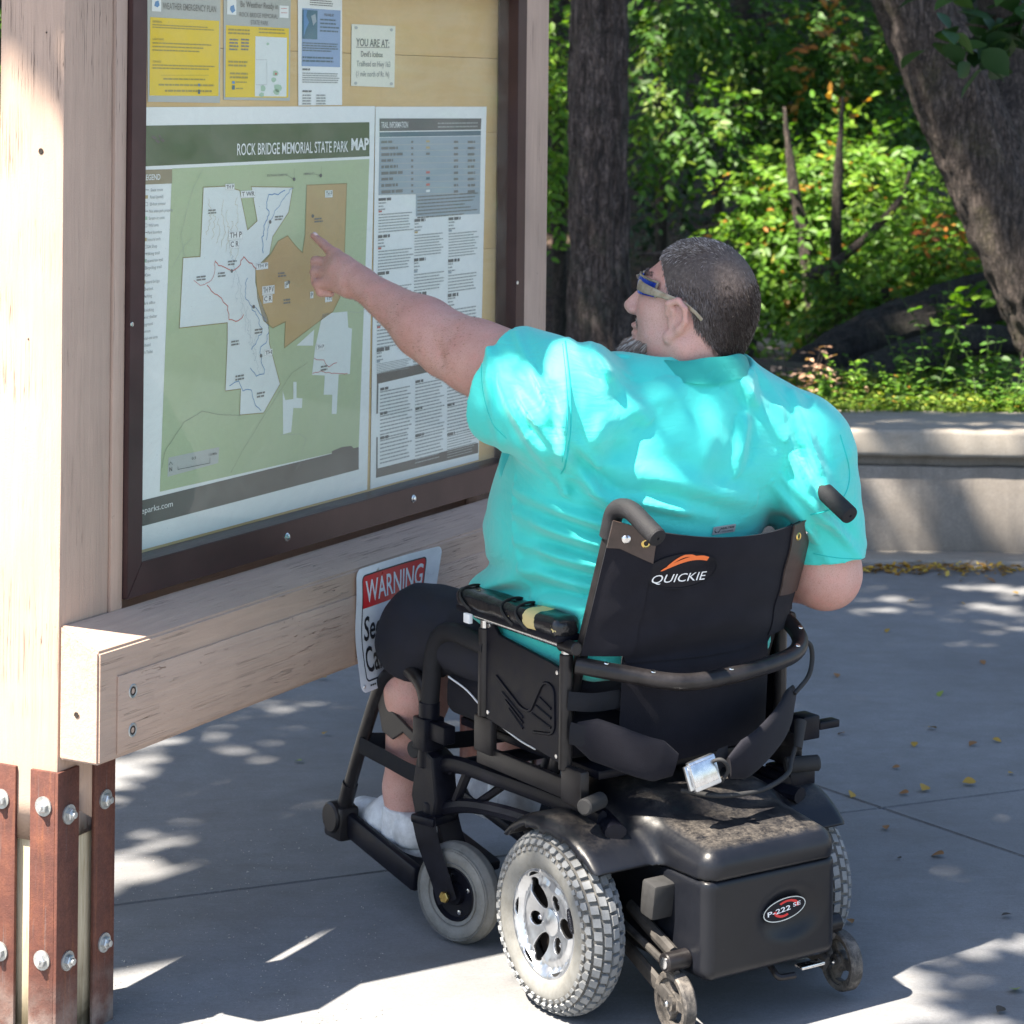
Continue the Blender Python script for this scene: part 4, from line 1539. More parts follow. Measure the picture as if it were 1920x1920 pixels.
def drive_wheel(x, sg):
    """sg = -1 for the wheel whose outer face points to -x"""
    R, w = 0.164, 0.042
    g = empty('drive_wheel')
    g.parent = wc
    g.location = (x, 0, R - 0.002)
    g.rotation_euler = (0.23, 0, 0)
    A = Matrix.Rotation(sg * math.pi / 2, 4, 'Y')  # local z -> outward
    # carcass
    prof = []
    for k in range(25):
        a = math.radians(-128 + 256 * k / 24)
        prof.append((R - 0.046 + 0.040 * math.cos(a), w * math.sin(a) * 1.02))
    prof = [(0.098, -0.030)] + prof + [(0.098, 0.030)]
    b = B()
    lathe(b, prof, A, 72)
    for rr in (0.108, 0.112):
        lathe(b, [(rr, 0.0385), (rr + 0.001, 0.0400), (rr + 0.002, 0.0385)], A, 72)
    obj('tyre', b, M_tyre, g, 50)
    # tread: rows of blocks wrapped over the crown and shoulders
    b = B()
    NT = 44
    rows = [(-33, 9.5, 0.36, 0.0), (-11, 8.5, 0.40, 0.5), (11, 8.5, 0.40, 0.0), (33, 9.5, 0.36, 0.5), (55, 8.0, 0.34, 0.0), (-55, 8.0, 0.34, 0.5), (70, 4.6, 0.26, 0.5), (-70, 4.6, 0.26, 0.0)]
    for (la, lh, fr_, ph) in rows:
        if la < -60: continue
        for k in range(NT):
            a0 = 2 * math.pi * (k + ph) / NT
            da = 2 * math.pi / NT * fr_
            sk = 0.05 * (1 if la > 0 else -1)

            def pt(lat, aa, rise):
                t = math.radians(lat)
                rad = R - 0.046 + (0.040 + rise) * math.cos(t)
                hh = (w * 1.02 + rise) * math.sin(t)
                aa = aa + sk * (lat - la) / 20 * 0.3
                return A @ Vector((rad * math.cos(aa), rad * math.sin(aa), hh))
            rise = 0.0065 if abs(la) < 60 else 0.0035
            if abs(la) > 50 and abs(la) < 60:       # shoulder lugs: little five-sided houses
                ol = [(la - lh, a0 - da), (la - lh, a0 + da), (la + lh * 0.4, a0 + da * 1.1), (la + lh, a0), (la + lh * 0.4, a0 - da * 1.1)]
            else:
                ol = [(la - lh, a0 - da), (la - lh, a0 + da), (la + lh, a0 + da), (la + lh, a0 - da)]
            top = [b.verts.new(pt(la + (l - la) * 0.88, a0 + (a - a0) * 0.86, rise)) for l, a in ol]
            bot = [b.verts.new(pt(l, a, -0.002)) for l, a in ol]
            m_ = len(ol)
            b.faces.new(top if sg > 0 else top[::-1])
            for i in range(m_): b.faces.new((bot[i], bot[(i + 1) % m_], top[(i + 1) % m_], top[i]))
    bmesh.ops.recalc_face_normals(b, faces=b.faces[:])
    tag(obj('tread', b, M_tread, g, 30), kind='stuff')
    b = B()
    gp = []
    for k in range(17):
        a = math.radians(-75 + 150 * k / 16)
        gp.append((R - 0.046 + 0.0405 * math.cos(a), (w * 1.02 + 0.0004) * math.sin(a)))
    lathe(b, gp, A, 72)
    obj('tread_groove', b, M_groove, g, 180)
    # rim: dished alloy plate with three windows and three bolt pockets
    b = B()
    outl = [ellipse(0, 0, 0.101, 0.101, n_=96)]
    for k in range(3):
        a = math.radians(168 + 120 * k)
        outl.append([(p[0], p[1]) for p in ellipse(0.055 * math.cos(a), 0.055 * math.sin(a), 0.029, 0.0165, a, 26)])
        a2 = a + math.radians(60)
        outl.append(ellipse(0.043 * math.cos(a2), 0.043 * math.sin(a2), 0.0145, 0.0125, a2, 22))
    for k in range(6):
        a = math.radians(38 + 60 * k)
        outl.append([(0.088 * math.cos(a + q) * (1 + e), 0.088 * math.sin(a + q) * (1 + e)) for q, e in
                     ((-0.2, 0), (-0.1, .035), (0, .045), (0.1, .035), (0.2, 0), (0.1, -.012), (0, -.016), (-0.1, -.012))])
    plate([list(o) for o in outl], 0.006, 0.0012, None, b)
    fine(b, 0.009)

    def dish(r):
        return 0.033 - 0.020 * (1 - min(r / 0.086, 1) ** 2) - (0.010 * max(0, 1 - abs(r - 0.080) / 0.012) if r < 0.09 else 0)
    for v_ in b.verts:
        r_ = math.hypot(v_.co.x, v_.co.y)
        v_.co = A @ Vector((v_.co.x, v_.co.y, v_.co.z + dish(r_)))
    obj('rim', b, M_alloy, g, 35)
    b = B()
    lathe(b, [(0.100, 0.030), (0.104, 0.0385), (0.1065, 0.0385), (0.107, 0.032), (0.104, -0.03)], A, 64)
    lathe(b, [(0, 0.014), (0.020, 0.014), (0.024, 0.020), (0.010, 0.026), (0, 0.027)], A, 24)
    obj('rim_lip', b, M_alloy, g, 35)
    b = B()
    lathe(b, [(0, -0.012), (0.099, -0.012), (0.099, -0.03), (0, -0.03)], A, 48)
    obj('inner_drum', b, M_dark, g, 30)
    for k in range(3):
        a2 = math.radians(168 + 60 + 120 * k)
        bb = B()
        M = A @ Matrix.Translation((0.043 * math.cos(a2), 0.043 * math.sin(a2), -0.012))
        lathe(bb, [(0.0085, 0), (0.0085, 0.020), (0.0065, 0.0245), (0.0035, 0.027), (0, 0.0272)], M, 6)
        obj('wheel_nut', bb, M_chrome, g, 40)
    # moulded badge on the rim edge
    bb = B()
    a = math.radians(-58)
    M = A @ Matrix.Rotation(a, 4, 'Z') @ Matrix.Translation((0.0905, 0, 0.0375)) @ Matrix.Rotation(math.pi / 2, 4, 'Z')
    plate([ellipse(0, 0, 0.022, 0.0075, 0, 24)], 0.0012, 0.0003, M, bb)
    obj('rim_badge', bb, M_blk, g, 35)
    bb = B()
    M2 = M @ (Matrix.Translation((0, 0, 0.0011)) if sg > 0 else Matrix.Translation((0, 0, 0.0011)))
    text_into(bb, 'Quickie', -0.017, -0.0035, 0.034, 0.0065, M2, 0.01)
    if sg < 0:
        pass
    obj('rim_lettering', bb, M_chrome, g, 0)
    return g


drive_wheel(-0.265, -1)
drive_wheel(0.265, 1)


def caster(x, y, swivel):
    g = empty('caster')
    g.parent = wc
    g.location = (x, y, 0)
    g.rotation_euler = (0, 0, swivel)
    R, w = 0.098, 0.024
    A = Matrix.Translation((0, -0.03, R - 0.001)) @ Matrix.Rotation(-math.pi / 2, 4, 'Y')
    b = B()
    prof = [(0.050, -0.018)]
    for k in range(21):
        a = math.radians(-120 + 240 * k / 20)
        rr = R - 0.024 + 0.024 * math.cos(a)
        if abs(a) < 0.9 and k % 3 == 1: rr -= 0.0022
        prof.append((rr, w * math.sin(a)))
    prof.append((0.050, 0.018))
    lathe(b, prof, A, 64)
    for rr in (0.088, 0.0835, 0.060):
        lathe(b, [(rr - 0.001, w - 0.0035 if rr > 0.08 else w - 0.004), (rr, w - 0.0005), (rr + 0.001, w - 0.0035 if rr > 0.08 else w - 0.004)], A, 64)
    obj('tyre', b, M_tyre, g, 40)
    b = B()
    lathe(b, [(0.052, 0.019), (0.050, 0.021), (0.045, 0.012), (0.022, 0.010), (0.020, 0.022), (0, 0.022)], A, 40)
    lathe(b, [(0.052, -0.019), (0.045, -0.012), (0.0, -0.010)], A, 40)
    obj('hub', b, M_blk, g, 35)
    for k in range(4):
        a = math.radians(20 + 90 * k)
        bb = B()
        lathe(bb, [(0, 0.012), (0.0045, 0.012), (0.0045, 0.016), (0, 0.0175)], A @ Matrix.Translation((0.036 * math.cos(a), 0.036 * math.sin(a), 0)), 8)
        obj('hub_bolt', bb, M_chrome, g, 35)
    # fork: two flat blades from the stem block down to the axle
    for sx in (-1, 1):
        b = B()
        pts = [(sx * 0.033, 0.035, 0.232), (sx * 0.036, 0.020, 0.19), (sx * 0.036, -0.010, 0.13), (sx * 0.036, -0.03, R - 0.012)]
        tube(b, spline(pts, 6), [0.023, 0.021, 0.019, 0.019], 4, flat=(0.22, 1.35), up=(1, 0, 0))
        obj('fork_blade', b, M_blk, g, 30)
    b = B()
    box(b, -0.040, 0.040, 0.005, 0.065, 0.222, 0.240, 0.005)
    cyl(b, (0, 0.035, 0.235), (0, 0.035, 0.262), 0.022, 24, 0.003)
    obj('fork_crown', b, M_blk, g, 30)
    b = B()
    cyl(b, (-0.046, -0.03, R), (0.046, -0.03, R), 0.007, 12, 0.001)
    cyl(b, (-0.049, -0.03, R), (-0.041, -0.03, R), 0.011, 6, 0.001)
    obj('axle', b, M_brass, g, 30)
    return g


caster(-0.232, 0.425, math.radians(17))
caster(0.232, 0.425, math.radians(10))


def antitip(x, y):
    g = empty('anti_tip_wheel')
    g.parent = wc
    R = 0.054
    g.location = (x, y, R + 0.012)
    g.rotation_euler = (0, 0, math.radians(-7))
    A = RY
    b = B()
    lathe(b, [(R - 0.012, -0.012), (R - 0.003, -0.013), (R, -0.009), (R, 0.009), (R - 0.003, 0.013), (R - 0.012, 0.012)], A, 48, closed=True)
    obj('tyre', b, M_aw, g, 35)
    b = B()
    outl = [ellipse(0, 0, R - 0.011, R - 0.011, 0, 48)]
    for k in range(3):
        a = math.radians(90 + 120 * k)
        ap = []
        for q in np.linspace(-0.78, 0.78, 10): ap.append((0.036 * math.cos(a + q), 0.036 * math.sin(a + q)))
        for q in np.linspace(0.5, -0.5, 6): ap.append((0.019 * math.cos(a + q), 0.019 * math.sin(a + q)))
        outl.append(ap)
    plate(outl, 0.014, 0.0015, A, b)
    lathe(b, [(0.014, -0.015), (0.014, 0.015), (0.0, 0.015)], A, 24)
    lathe(b, [(0.0, -0.015), (0.014, -0.015)], A, 24)
    obj('spoked_hub', b, M_aw, g, 30)
    for sx in (-1, 1):
        b = B()
        lathe(b, [(0.0065, 0.0), (0.0065, 0.0195), (0.004, 0.022), (0, 0.0222)], Matrix.Rotation(sx * math.pi / 2, 4, 'Y'), 8)
        obj('axle_bolt', b, M_chrome, g, 35)
    return g


antitip(-0.172, -0.222)
antitip(0.212, -0.222)

# ---- base: battery box, shroud and fenders
sdf_obj('battery_box', M_shr, wc, [BX((0.0, -0.085, 0.199), (0.150, 0.195, 0.092), 0.020)], 0.005, (-0.19, -0.32, 0.08), (0.19, 0.14, 0.32),
        carve=[EL((0.040, -0.302, 0.200), (0.092, 0.036, 0.060), 0.006)], keep=[PL((0, 0, 0.2828), (0, 0, 1), 0.002)])


def shr_post(p, d):
    return d


tiltx = Matrix.Rotation(math.radians(8), 4, 'X')
class FEND:
    """arched skirt over a drive wheel"""
    k = 0.045

    def __init__(s, sx): s.sx = sx

    def d(s, p):
        y, z = p[:, 1] - 0.002, p[:, 2] - 0.150
        r = np.sqrt(y * y + z * z)
        x = p[:, 0] * s.sx
        lip = 0.020 * np.clip((x - 0.275) / 0.03, 0, 1) ** 2
        shell = np.abs(r + lip - 0.197) - 0.0062
        return np.maximum(np.maximum(shell, 0.10 - x), np.maximum(x - 0.306 + 0.10 * np.abs(y), -z))


shr = [FEND(-1), FEND(1), BX((0.0, -0.098, 0.298), (0.151, 0.186, 0.062), 0.036, 0.03, tiltx),
       BX((0.0, 0.02, 0.350), (0.122, 0.120, 0.034), 0.028, 0.05, tiltx),
       BX((0.0, 0.0, 0.322), (0.150, 0.10, 0.026), 0.022, 0.06)]
sdf_obj('battery_cover', M_shr, wc, shr, 0.005, (-0.33, -0.32, 0.24), (0.33, 0.24, 0.46),
        carve=[PL((0, 0, 0.2845), (0, 0, 1), 0.002), EL((0.0, 0.05, 0.45), (0.090, 0.12, 0.055), 0.02),
               RC((-0.196, -0.118, 0.37), (-0.196, -0.118, 0.42), 0.030, 0.030, 0.008), RC((0.196, -0.118, 0.37), (0.196, -0.118, 0.42), 0.030, 0.030, 0.008)])
# badge set in the oval dish on the box
BF = Matrix(((1, 0, 0, 0.020), (0, 0, 1, -0.2842), (0, 1, 0, 0.213), (0, 0, 0, 1)))   # x right, y up, z into box; seen from behind
BF = Matrix(((1, 0, 0, 0.026), (0, 0, -1, -0.2780), (0, 1, 0, 0.209), (0, 0, 0, 1)))
BF = BF @ Matrix.Rotation(math.radians(6), 4, 'Z') @ Matrix.Scale(0.88, 4)
b = B(); plate([ellipse(0, 0, 0.056, 0.023, 0, 40)], 0.003, 0.001, BF, b); bd = obj('badge', b, M_blk, wc, 40)
b = B(); plate([ellipse(0, 0, 0.0555, 0.0225, 0, 40), ellipse(0, 0, 0.0535, 0.0207, 0, 40)], 0.0036, 0.0, BF, b); obj('badge_ring', b, M_gld, bd, 40)
b = B()
swoosh = [(0.032 * math.cos(a) * f + 0.006, 0.016 * math.sin(a) * f) for f, rng in ((1.0, np.linspace(-0.2, 2.2, 16)), (0.74, np.linspace(2.2, -0.2, 16))) for a in rng]
plate([swoosh], 0.0, 0, BF @ Matrix.Translation((0, 0.001, 0.0021)), b)
sw2 = [(0.026 * math.cos(a) * f - 0.003, 0.016 * math.sin(a) * f) for f, rng in ((1.0, np.linspace(3.1, 5.2, 14)), (0.72, np.linspace(5.2, 3.1, 14))) for a in rng]
plate([sw2], 0.0, 0, BF @ Matrix.Translation((0, 0.001, 0.0021)), b)
obj('badge_swoosh', b, M_redp, bd, 0)
b = B()
text_into(b, 'P-222', -0.045, -0.004, 0.060, 0.010, BF @ Matrix.Translation((0, 0, 0.0026)), 0.012)
text_into(b, 'SE', 0.022, -0.001, 0.020, 0.008, BF @ Matrix.Translation((0, 0, 0.0026)), 0.006)
obj('badge_lettering', b, M_wht, bd, 0)
# hook and tab under the box, side connector, steel arms down to the anti-tip wheels
b = B(); tube(b, fillet([(0.02, -0.24, 0.108), (0.02, -0.27, 0.085), (0.055, -0.275, 0.085)], 0.01), 0.006, 8); obj('tow_hook', b, M_blk2, wc)
b = B(); box(b, 0.075, 0.13, -0.272, -0.25, 0.088, 0.094, 0.002); obj('tab', b, M_chrome, wc)
for sx in (-1, 1):
    b = B(); box(b, -0.028, 0.028, -0.02, 0.02, -0.032, 0.032, 0.006, M=Matrix.Translation((sx * 0.166, -0.165, 0.232)) @ Matrix.Rotation(math.radians(8), 4, 'X'))
    cn = obj('connector', b, M_dkrub, wc, 30)
    b = B(); tube(b, [(sx * 0.150, -0.06, 0.185), (sx * 0.172, -0.215, 0.148)], 0.013, 8, flat=(1, 0.8)); obj('swing_arm', b, M_dustp, wc, 30)
    b = B(); tube(b, [(sx * 0.158, -0.01, 0.135), (sx * 0.176, -0.222, 0.066)], 0.011, 8, flat=(1.4, 0.7)); obj('swing_arm', b, M_dustp, wc, 30)
    b = B(); tube(b, [(sx * 0.175, -0.06, 0.165), (sx * 0.180, -0.235, 0.120)], 0.007, 8); obj('swing_arm', b, M_dustp, wc, 30)
    b = B(); cyl(b, (sx * 0.150, -0.225, 0.140), (sx * 0.200, -0.225, 0.140), 0.017, 24, 0.002)
    pv = obj('pivot_boss', b, M_blk2, wc, 30)
    b = B(); lathe(b, [(0.010, 0), (0.010, 0.002), (0.006, 0.003), (0, 0.003)], Matrix.Translation((sx * 0.2001, -0.225, 0.140)) @ Matrix.Rotation(sx * math.pi / 2, 4, 'Y'), 20); obj('pivot_screw', b, M_chrome, pv, 35)
    b = B(); cyl(b, (sx * 0.150, 0.03, 0.163), (sx * 0.226, 0.0, 0.163), 0.052, 28, 0.006); tube(b, [(sx * 0.175, 0.03, 0.165), (sx * 0.150, 0.24, 0.185)], 0.042, 20)
    cyl(b, (sx * 0.150, 0.24, 0.185), (sx * 0.146, 0.275, 0.188), 0.034, 20, 0.006)
    mo = obj('motor', b, M_blk, wc, 35)
    b = B()
    cyl(b, (sx * 0.148, 0.262, 0.222), (sx * 0.146, 0.285, 0.240), 0.008, 12)
    obj('motor_lever', b, M_dkrub, mo, 35)
b = B()
Ms = frame_to((-0.205, 0.215, 0.205), (-0.8, 0.1, 0.6)) @ Matrix.Rotation(math.radians(60), 4, 'Z')
plate([[(-0.026, -0.009), (0.002, -0.009), (0.002, 0.009), (-0.026, 0.009)]], 0.0006, 0, Ms, b)
obj('motor_label', b, M_wht, wc, 0)
b = B()
for k in range(5): plate([[(-0.023 + k * 0.005, -0.006), (-0.020 + k * 0.005, -0.006), (-0.020 + k * 0.005, 0.006), (-0.023 + k * 0.005, 0.006)]], 0.0, 0, Ms @ Matrix.Translation((0, 0, 0.0006)), b)
obj('motor_label_print', b, M_blk, wc, 0)

# ---- chassis: arched side rails, front blocks, cross tubes
for sx in (-1, 1):
    b = B(); tube(b, spline([(sx * 0.235, 0.475, 0.322), (sx * 0.232, 0.40, 0.345), (sx * 0.228, 0.27, 0.350), (sx * 0.222, 0.12, 0.352), (sx * 0.215, -0.06, 0.350)], 8), 0.017, 8, flat=(1.0, 0.72)); obj('side_rail', b, M_blk, wc, 35)
    b = B(); tube(b, spline([(sx * 0.235, 0.455, 0.245), (sx * 0.232, 0.36, 0.275), (sx * 0.228, 0.24, 0.292), (sx * 0.222, 0.10, 0.300), (sx * 0.20, -0.03, 0.298)], 8), 0.014, 8, flat=(1.0, 0.8)); obj('side_rail', b, M_blk, wc, 35)
    b = B()
    plate([[(0.435, 0.232), (0.505, 0.228), (0.520, 0.262), (0.498, 0.352), (0.470, 0.362), (0.440, 0.352), (0.425, 0.27)]], 0.052, 0.006, Matrix(((0, 0, 1, sx * 0.235), (1, 0, 0, 0), (0, 1, 0, 0), (0, 0, 0, 1))), b)
    obj('front_block', b, M_blk, wc, 30)
    b = B(); tube(b, [(sx * 0.230, 0.40, 0.275), (sx * 0.230, 0.36, 0.340)], 0.010, 6); tube(b, [(sx * 0.228, 0.33, 0.285), (sx * 0.20, 0.27, 0.335)], 0.008, 6); obj('rail_brace', b, M_blk, wc, 30)
    b = B()
    box(b, sx * 0.245 - 0.006, sx * 0.245 + 0.006, -0.05, 0.30, 0.375, 0.412, 0.003)
    box(b, sx * 0.25 - 0.010, sx * 0.25 + 0.010, -0.055, 0.01, 0.372, 0.440, 0.005)
    box(b, sx * 0.25 - 0.008, sx * 0.25 + 0.008, 0.24, 0.30, 0.40, 0.47, 0.004)
    obj('seat_rail_plate', b, M_blk2, wc, 30)
    b = B(); cyl(b, (sx * 0.215, -0.055, 0.385), (sx * 0.275, -0.085, 0.388), 0.015, 20, 0.003); kn = obj('clamp_knob', b, M_dkrub, wc, 35)
    b = B(); tube(b, [(sx * 0.175, 0.02, 0.345), (sx * 0.215, -0.10, 0.338)], 0.021, 10, flat=(0.7, 1)); obj('rear_bracket', b, M_blk, wc, 35)
b = B(); tube(b, [(-0.235, 0.42, 0.335), (0.235, 0.42, 0.335)], 0.014, 12); obj('cross_tube', b, M_blk, wc)
b = B(); tube(b, [(-0.225, 0.10, 0.35), (0.225, 0.10, 0.35)], 0.014, 12); obj('cross_tube', b, M_blk, wc)
b = B(); box(b, -0.21, 0.21, -0.04, 0.42, 0.415, 0.432, 0.004); obj('seat_pan', b, M_blk, wc)

# ---- seat cushion with pale piping
def cush_post(p, d): return d + 0.0018 * snoise(p, 38, 4)


cs = sdf_obj('seat_cushion', M_uph, wc, [BX((0, 0.245, 0.476), (0.228, 0.215, 0.044), 0.028)], 0.007, (-0.26, -0.02, 0.41), (0.26, 0.50, 0.55), post=cush_post)
b = B(); tube(b, spline([(-0.232, 0.43, 0.510), (-0.2335, 0.36, 0.497), (-0.2345, 0.28, 0.466), (-0.2335, 0.19, 0.444), (-0.232, 0.13, 0.436)], 8), 0.0018, 8); obj('piping', b, M_wht, cs)

# ---- front hangers, leg rests, foot plates
for sx in (-1, 1):
    hg = None
    b = B()
    tube(b, fillet([(sx * 0.247, 0.265, 0.600), (sx * 0.247, 0.455, 0.612), (sx * 0.247, 0.475, 0.440)], 0.085, 10), 0.0185, 18)
    hg = obj('foam_hanger_tube', b, M_foam, wc, 60)
    b = B(); cyl(b, (sx * 0.247, 0.475, 0.455), (sx * 0.247, 0.476, 0.405), 0.021, 18, 0.002); box(b, sx * 0.247 - 0.024, sx * 0.247 + 0.024, 0.455, 0.500, 0.36, 0.425, 0.004)
    cyl(b, (sx * 0.247, 0.478, 0.37), (sx * 0.247, 0.478, 0.325), 0.020, 16, 0.003)
    box(b, sx * 0.247 - 0.014, sx * 0.247 + 0.014, 0.40, 0.46, 0.385, 0.42, 0.003)
    obj('hanger_clamp', b, M_blk, wc, 30)
    b = B(); cyl(b, (sx * 0.247 - 0.01, 0.52, 0.35), (sx * 0.247 + 0.03, 0.53, 0.35), 0.017, 16, 0.002); obj('release_knob', b, M_dkrub, wc, 35)
    b = B()
    pth = spline([(sx * 0.247, 0.480, 0.420), (sx * 0.249, 0.505, 0.482), (sx * 0.251, 0.575, 0.502), (sx * 0.253, 0.645, 0.455), (sx * 0.254, 0.700, 0.36), (sx * 0.255, 0.760, 0.235), (sx * 0.255, 0.785, 0.175)], 8)
    tube(b, pth, 0.0125, 12, flat=(1.0, 1.25)); lr = obj('leg_rest_tube', b, M_blk2, wc, 45)
    b = B(); tube(b, [(sx * 0.255, 0.765, 0.225), (sx * 0.255, 0.790, 0.165)], 0.0165, 12); obj('leg_rest_collar', b, M_blk2, wc, 35)
    b = B()
    plate([[(0.48, 0.37), (0.62, 0.415), (0.64, 0.45), (0.665, 0.43), (0.64, 0.36), (0.60, 0.352), (0.56, 0.375), (0.48, 0.352)]], 0.008, 0.002, Matrix(((0, 0, 1, sx * 0.252), (1, 0, 0, 0), (0, 1, 0, 0), (0, 0, 0, 1))), b)
    obj('gusset', b, M_blk2, wc, 30)
    b = B()
    Mf = Matrix.Translation((sx * 0.150, 0.655, 0.115)) @ Matrix.Rotation(math.radians(9), 4, 'X')
    box(b, -0.098, 0.098, -0.150, 0.175, -0.011, 0.011, 0.006, M=Mf)
    box(b, sx * 0.100 - 0.011, sx * 0.100 + 0.011, -0.150, 0.175, -0.022, 0.030, 0.008, M=Mf)
    fp = obj('foot_plate', b, M_blk, wc, 30)
    b = B(); cyl(b, (sx * 0.232, 0.80, 0.15), (sx * 0.285, 0.80, 0.15), 0.032, 20, 0.004); box(b, sx * 0.255 - 0.024, sx * 0.255 + 0.024, 0.765, 0.835, 0.105, 0.175, 0.008); obj('foot_plate_hinge', b, M_blk2, wc, 30)
b = B(); tube(b, spline([(-0.266, 0.710, 0.318), (-0.262, 0.62, 0.312), (-0.255, 0.50, 0.305), (-0.24, 0.44, 0.33)], 8), 0.017, 6, flat=(1.0, 0.14), up=(0, 0, 1)); obj('calf_strap', b, M_ny, wc, 60)
b = B(); tube(b, spline([(-0.250, 0.705, 0.325), (-0.1, 0.60, 0.33), (0.1, 0.60, 0.33), (0.250, 0.705, 0.325)], 8), 0.017, 6, flat=(1.0, 0.14), up=(0, 0, 1)); obj('calf_strap', b, M_ny, wc, 60)

# ---- armrests: posts, skirt guard with its pressed motif, taped and torn pad
XM = lambda x: Matrix(((0, 0, -1, x), (1, 0, 0, 0), (0, 1, 0, 0), (0, 0, 0, 1)))      # plate (y, z) standing across x
for sx in (-1, 1):
    X = sx * 0.252
    for (y, z0, z1) in ((0.005, 0.43, 0.640), (0.272, 0.47, 0.638)):
        b = B(); cyl(b, (X, y, z0), (X, y, z1), 0.0125, 20, 0.002); ap = obj('armrest_post', b, M_blk2, wc, 40)
        b = B(); cyl(b, (X, y, z1), (X, y, z1 + 0.014), 0.0095, 16); obj('post_sleeve', b, M_chrome, ap, 40)
    b = B(); cyl(b, (X, 0.02, 0.654), (X, -0.028, 0.654), 0.0125, 20, 0.002); obj('armrest_end_cap', b, M_blk2, wc, 40)
    b = B(); tube(b, [(X, -0.02, 0.654), (X, 0.30, 0.658)], 0.0085, 12); obj('armrest_rail', b, M_chrome, wc, 40)
    b = B()
    gy0, gy1 = 0.015, 0.264
    outl = [(gy0, 0.438), (gy0, 0.610), (gy0 + 0.03, 0.616), (gy1 - 0.045, 0.634), (gy1 - 0.02, 0.655), (gy1, 0.655), (gy1, 0.470), (gy1 - 0.02, 0.466)]
    plate([outl], 0.008, 0.002, XM(X), b)
    sk = obj('skirt_guard', b, M_blk, wc, 30)
    b = B()
    out_x = X + sx * 0.0042
    f3 = lambda pts: [(out_x, y, z) for y, z in pts]
    tube(b, f3(fillet([(0.225, 0.556), (0.135, 0.513), (0.110, 0.510), (0.065, 0.575), (0.035, 0.575), (0.032, 0.49)], 0.022, 5) if False else [(q.x, q.y) for q in fillet([(0.225, 0.556, 0), (0.140, 0.513, 0), (0.112, 0.512, 0), (0.070, 0.578, 0), (0.036, 0.574, 0), (0.033, 0.488, 0), (0.10, 0.478, 0)], 0.02, 5)]), 0.0032, 6)
    for k in range(3):
        tube(b, f3([(0.205 - 0.012 * k, 0.53 - 0.013 * k), (0.135, 0.497 - 0.010 * k)]), 0.0026, 6)
        tube(b, f3([(0.082 + 0.012 * k, 0.545 - 0.017 * k), (0.045, 0.532 - 0.017 * k)]), 0.0026, 6)
    obj('pressed_motif', b, M_blk, sk, 60)
    for (y, z) in ((0.026, 0.602), (0.026, 0.45), (0.252, 0.645), (0.252, 0.482)):
        b = B(); lathe(b, [(0.0045, 0), (0.004, 0.0018), (0, 0.0022)], Matrix.Translation((out_x, y, z)) @ Matrix.Rotation(sx * math.pi / 2, 4, 'Y'), 10); obj('rivet', b, M_chrome, sk, 40)

    def pad_post(p, d): return d + 0.0022 * snoise(p, 95, 5, 2)
    b = B(); box(b, X - 0.026, X + 0.026, 0.0, 0.335, 0.662, 0.675, 0.003); obj('pad_base', b, M_blk, wc, 30)
    pd = sdf_obj('armrest_pad', M_blk if sx > 0 else None, wc, [BX((X, 0.168, 0.688), (0.031, 0.172, 0.020), 0.017)], 0.004, (X - 0.05, -0.02, 0.65), (X + 0.05, 0.36, 0.73), post=pad_post)
    if sx < 0:
        n = NB('torn_vinyl_over_foam')
        v = n.map()
        mk = n.mr(n.noise(v, 26, 4, 0.7), 0.665, 0.68, 0, 1)
        sx_ = n.n('ShaderNodeSeparateXYZ'); n.l(n.tc.outputs['Object'], sx_.inputs[0])
        band = n.math('MULTIPLY', n.mr(sx_.outputs[1], 0.060, 0.066, 0, 1), n.mr(sx_.outputs[1], 0.100, 0.106, 1, 0))
        wv = n.math('ADD', band, n.math('MULTIPLY', n.mr(n.noise(v, 60, 3), 0.35, 0.6), -0.5))
        mk = n.math('MAXIMUM', mk, n.mr(wv, 0.45, 0.5, 0, 1))
        c = n.mix(mk, (0.014, 0.014, 0.016), (0.64, 0.52, 0.24))
        pd.data.materials.clear(); pd.data.materials.append(n.set(c, n.mr(mk, 0, 1, 0.16, 0.95), 0, n.bump(n.math('ADD', n.math('MULTIPLY', mk, -1.0), n.math('MULTIPLY', n.noise(v, 80, 4), 0.6)), 0.8, 0.003)))
    for yy in ((0.112, 0.16, 0.30) if sx < 0 else (0.05, 0.2)):
        b = B()
        ring = [(X + 0.034 * math.cos(a) * (1 if abs(math.cos(a)) < .9 else 1), yy + 0.018 * SN(a * 1.0) + 0.006 * SN(3 * a), 0.686 + 0.0255 * math.sin(a)) for a in np.linspace(0, 2 * math.pi, 25)]
        tube(b, ring, 0.0042, 6, flat=(1, 0.5)); obj('tape_wrap', b, M_dkrub, wc, 60)
b = B(); box(b, -0.2885, -0.2800, 0.272, 0.292, 0.648, 0.666, 0.001); obj('white_tag', b, M_wht, wc, 30)

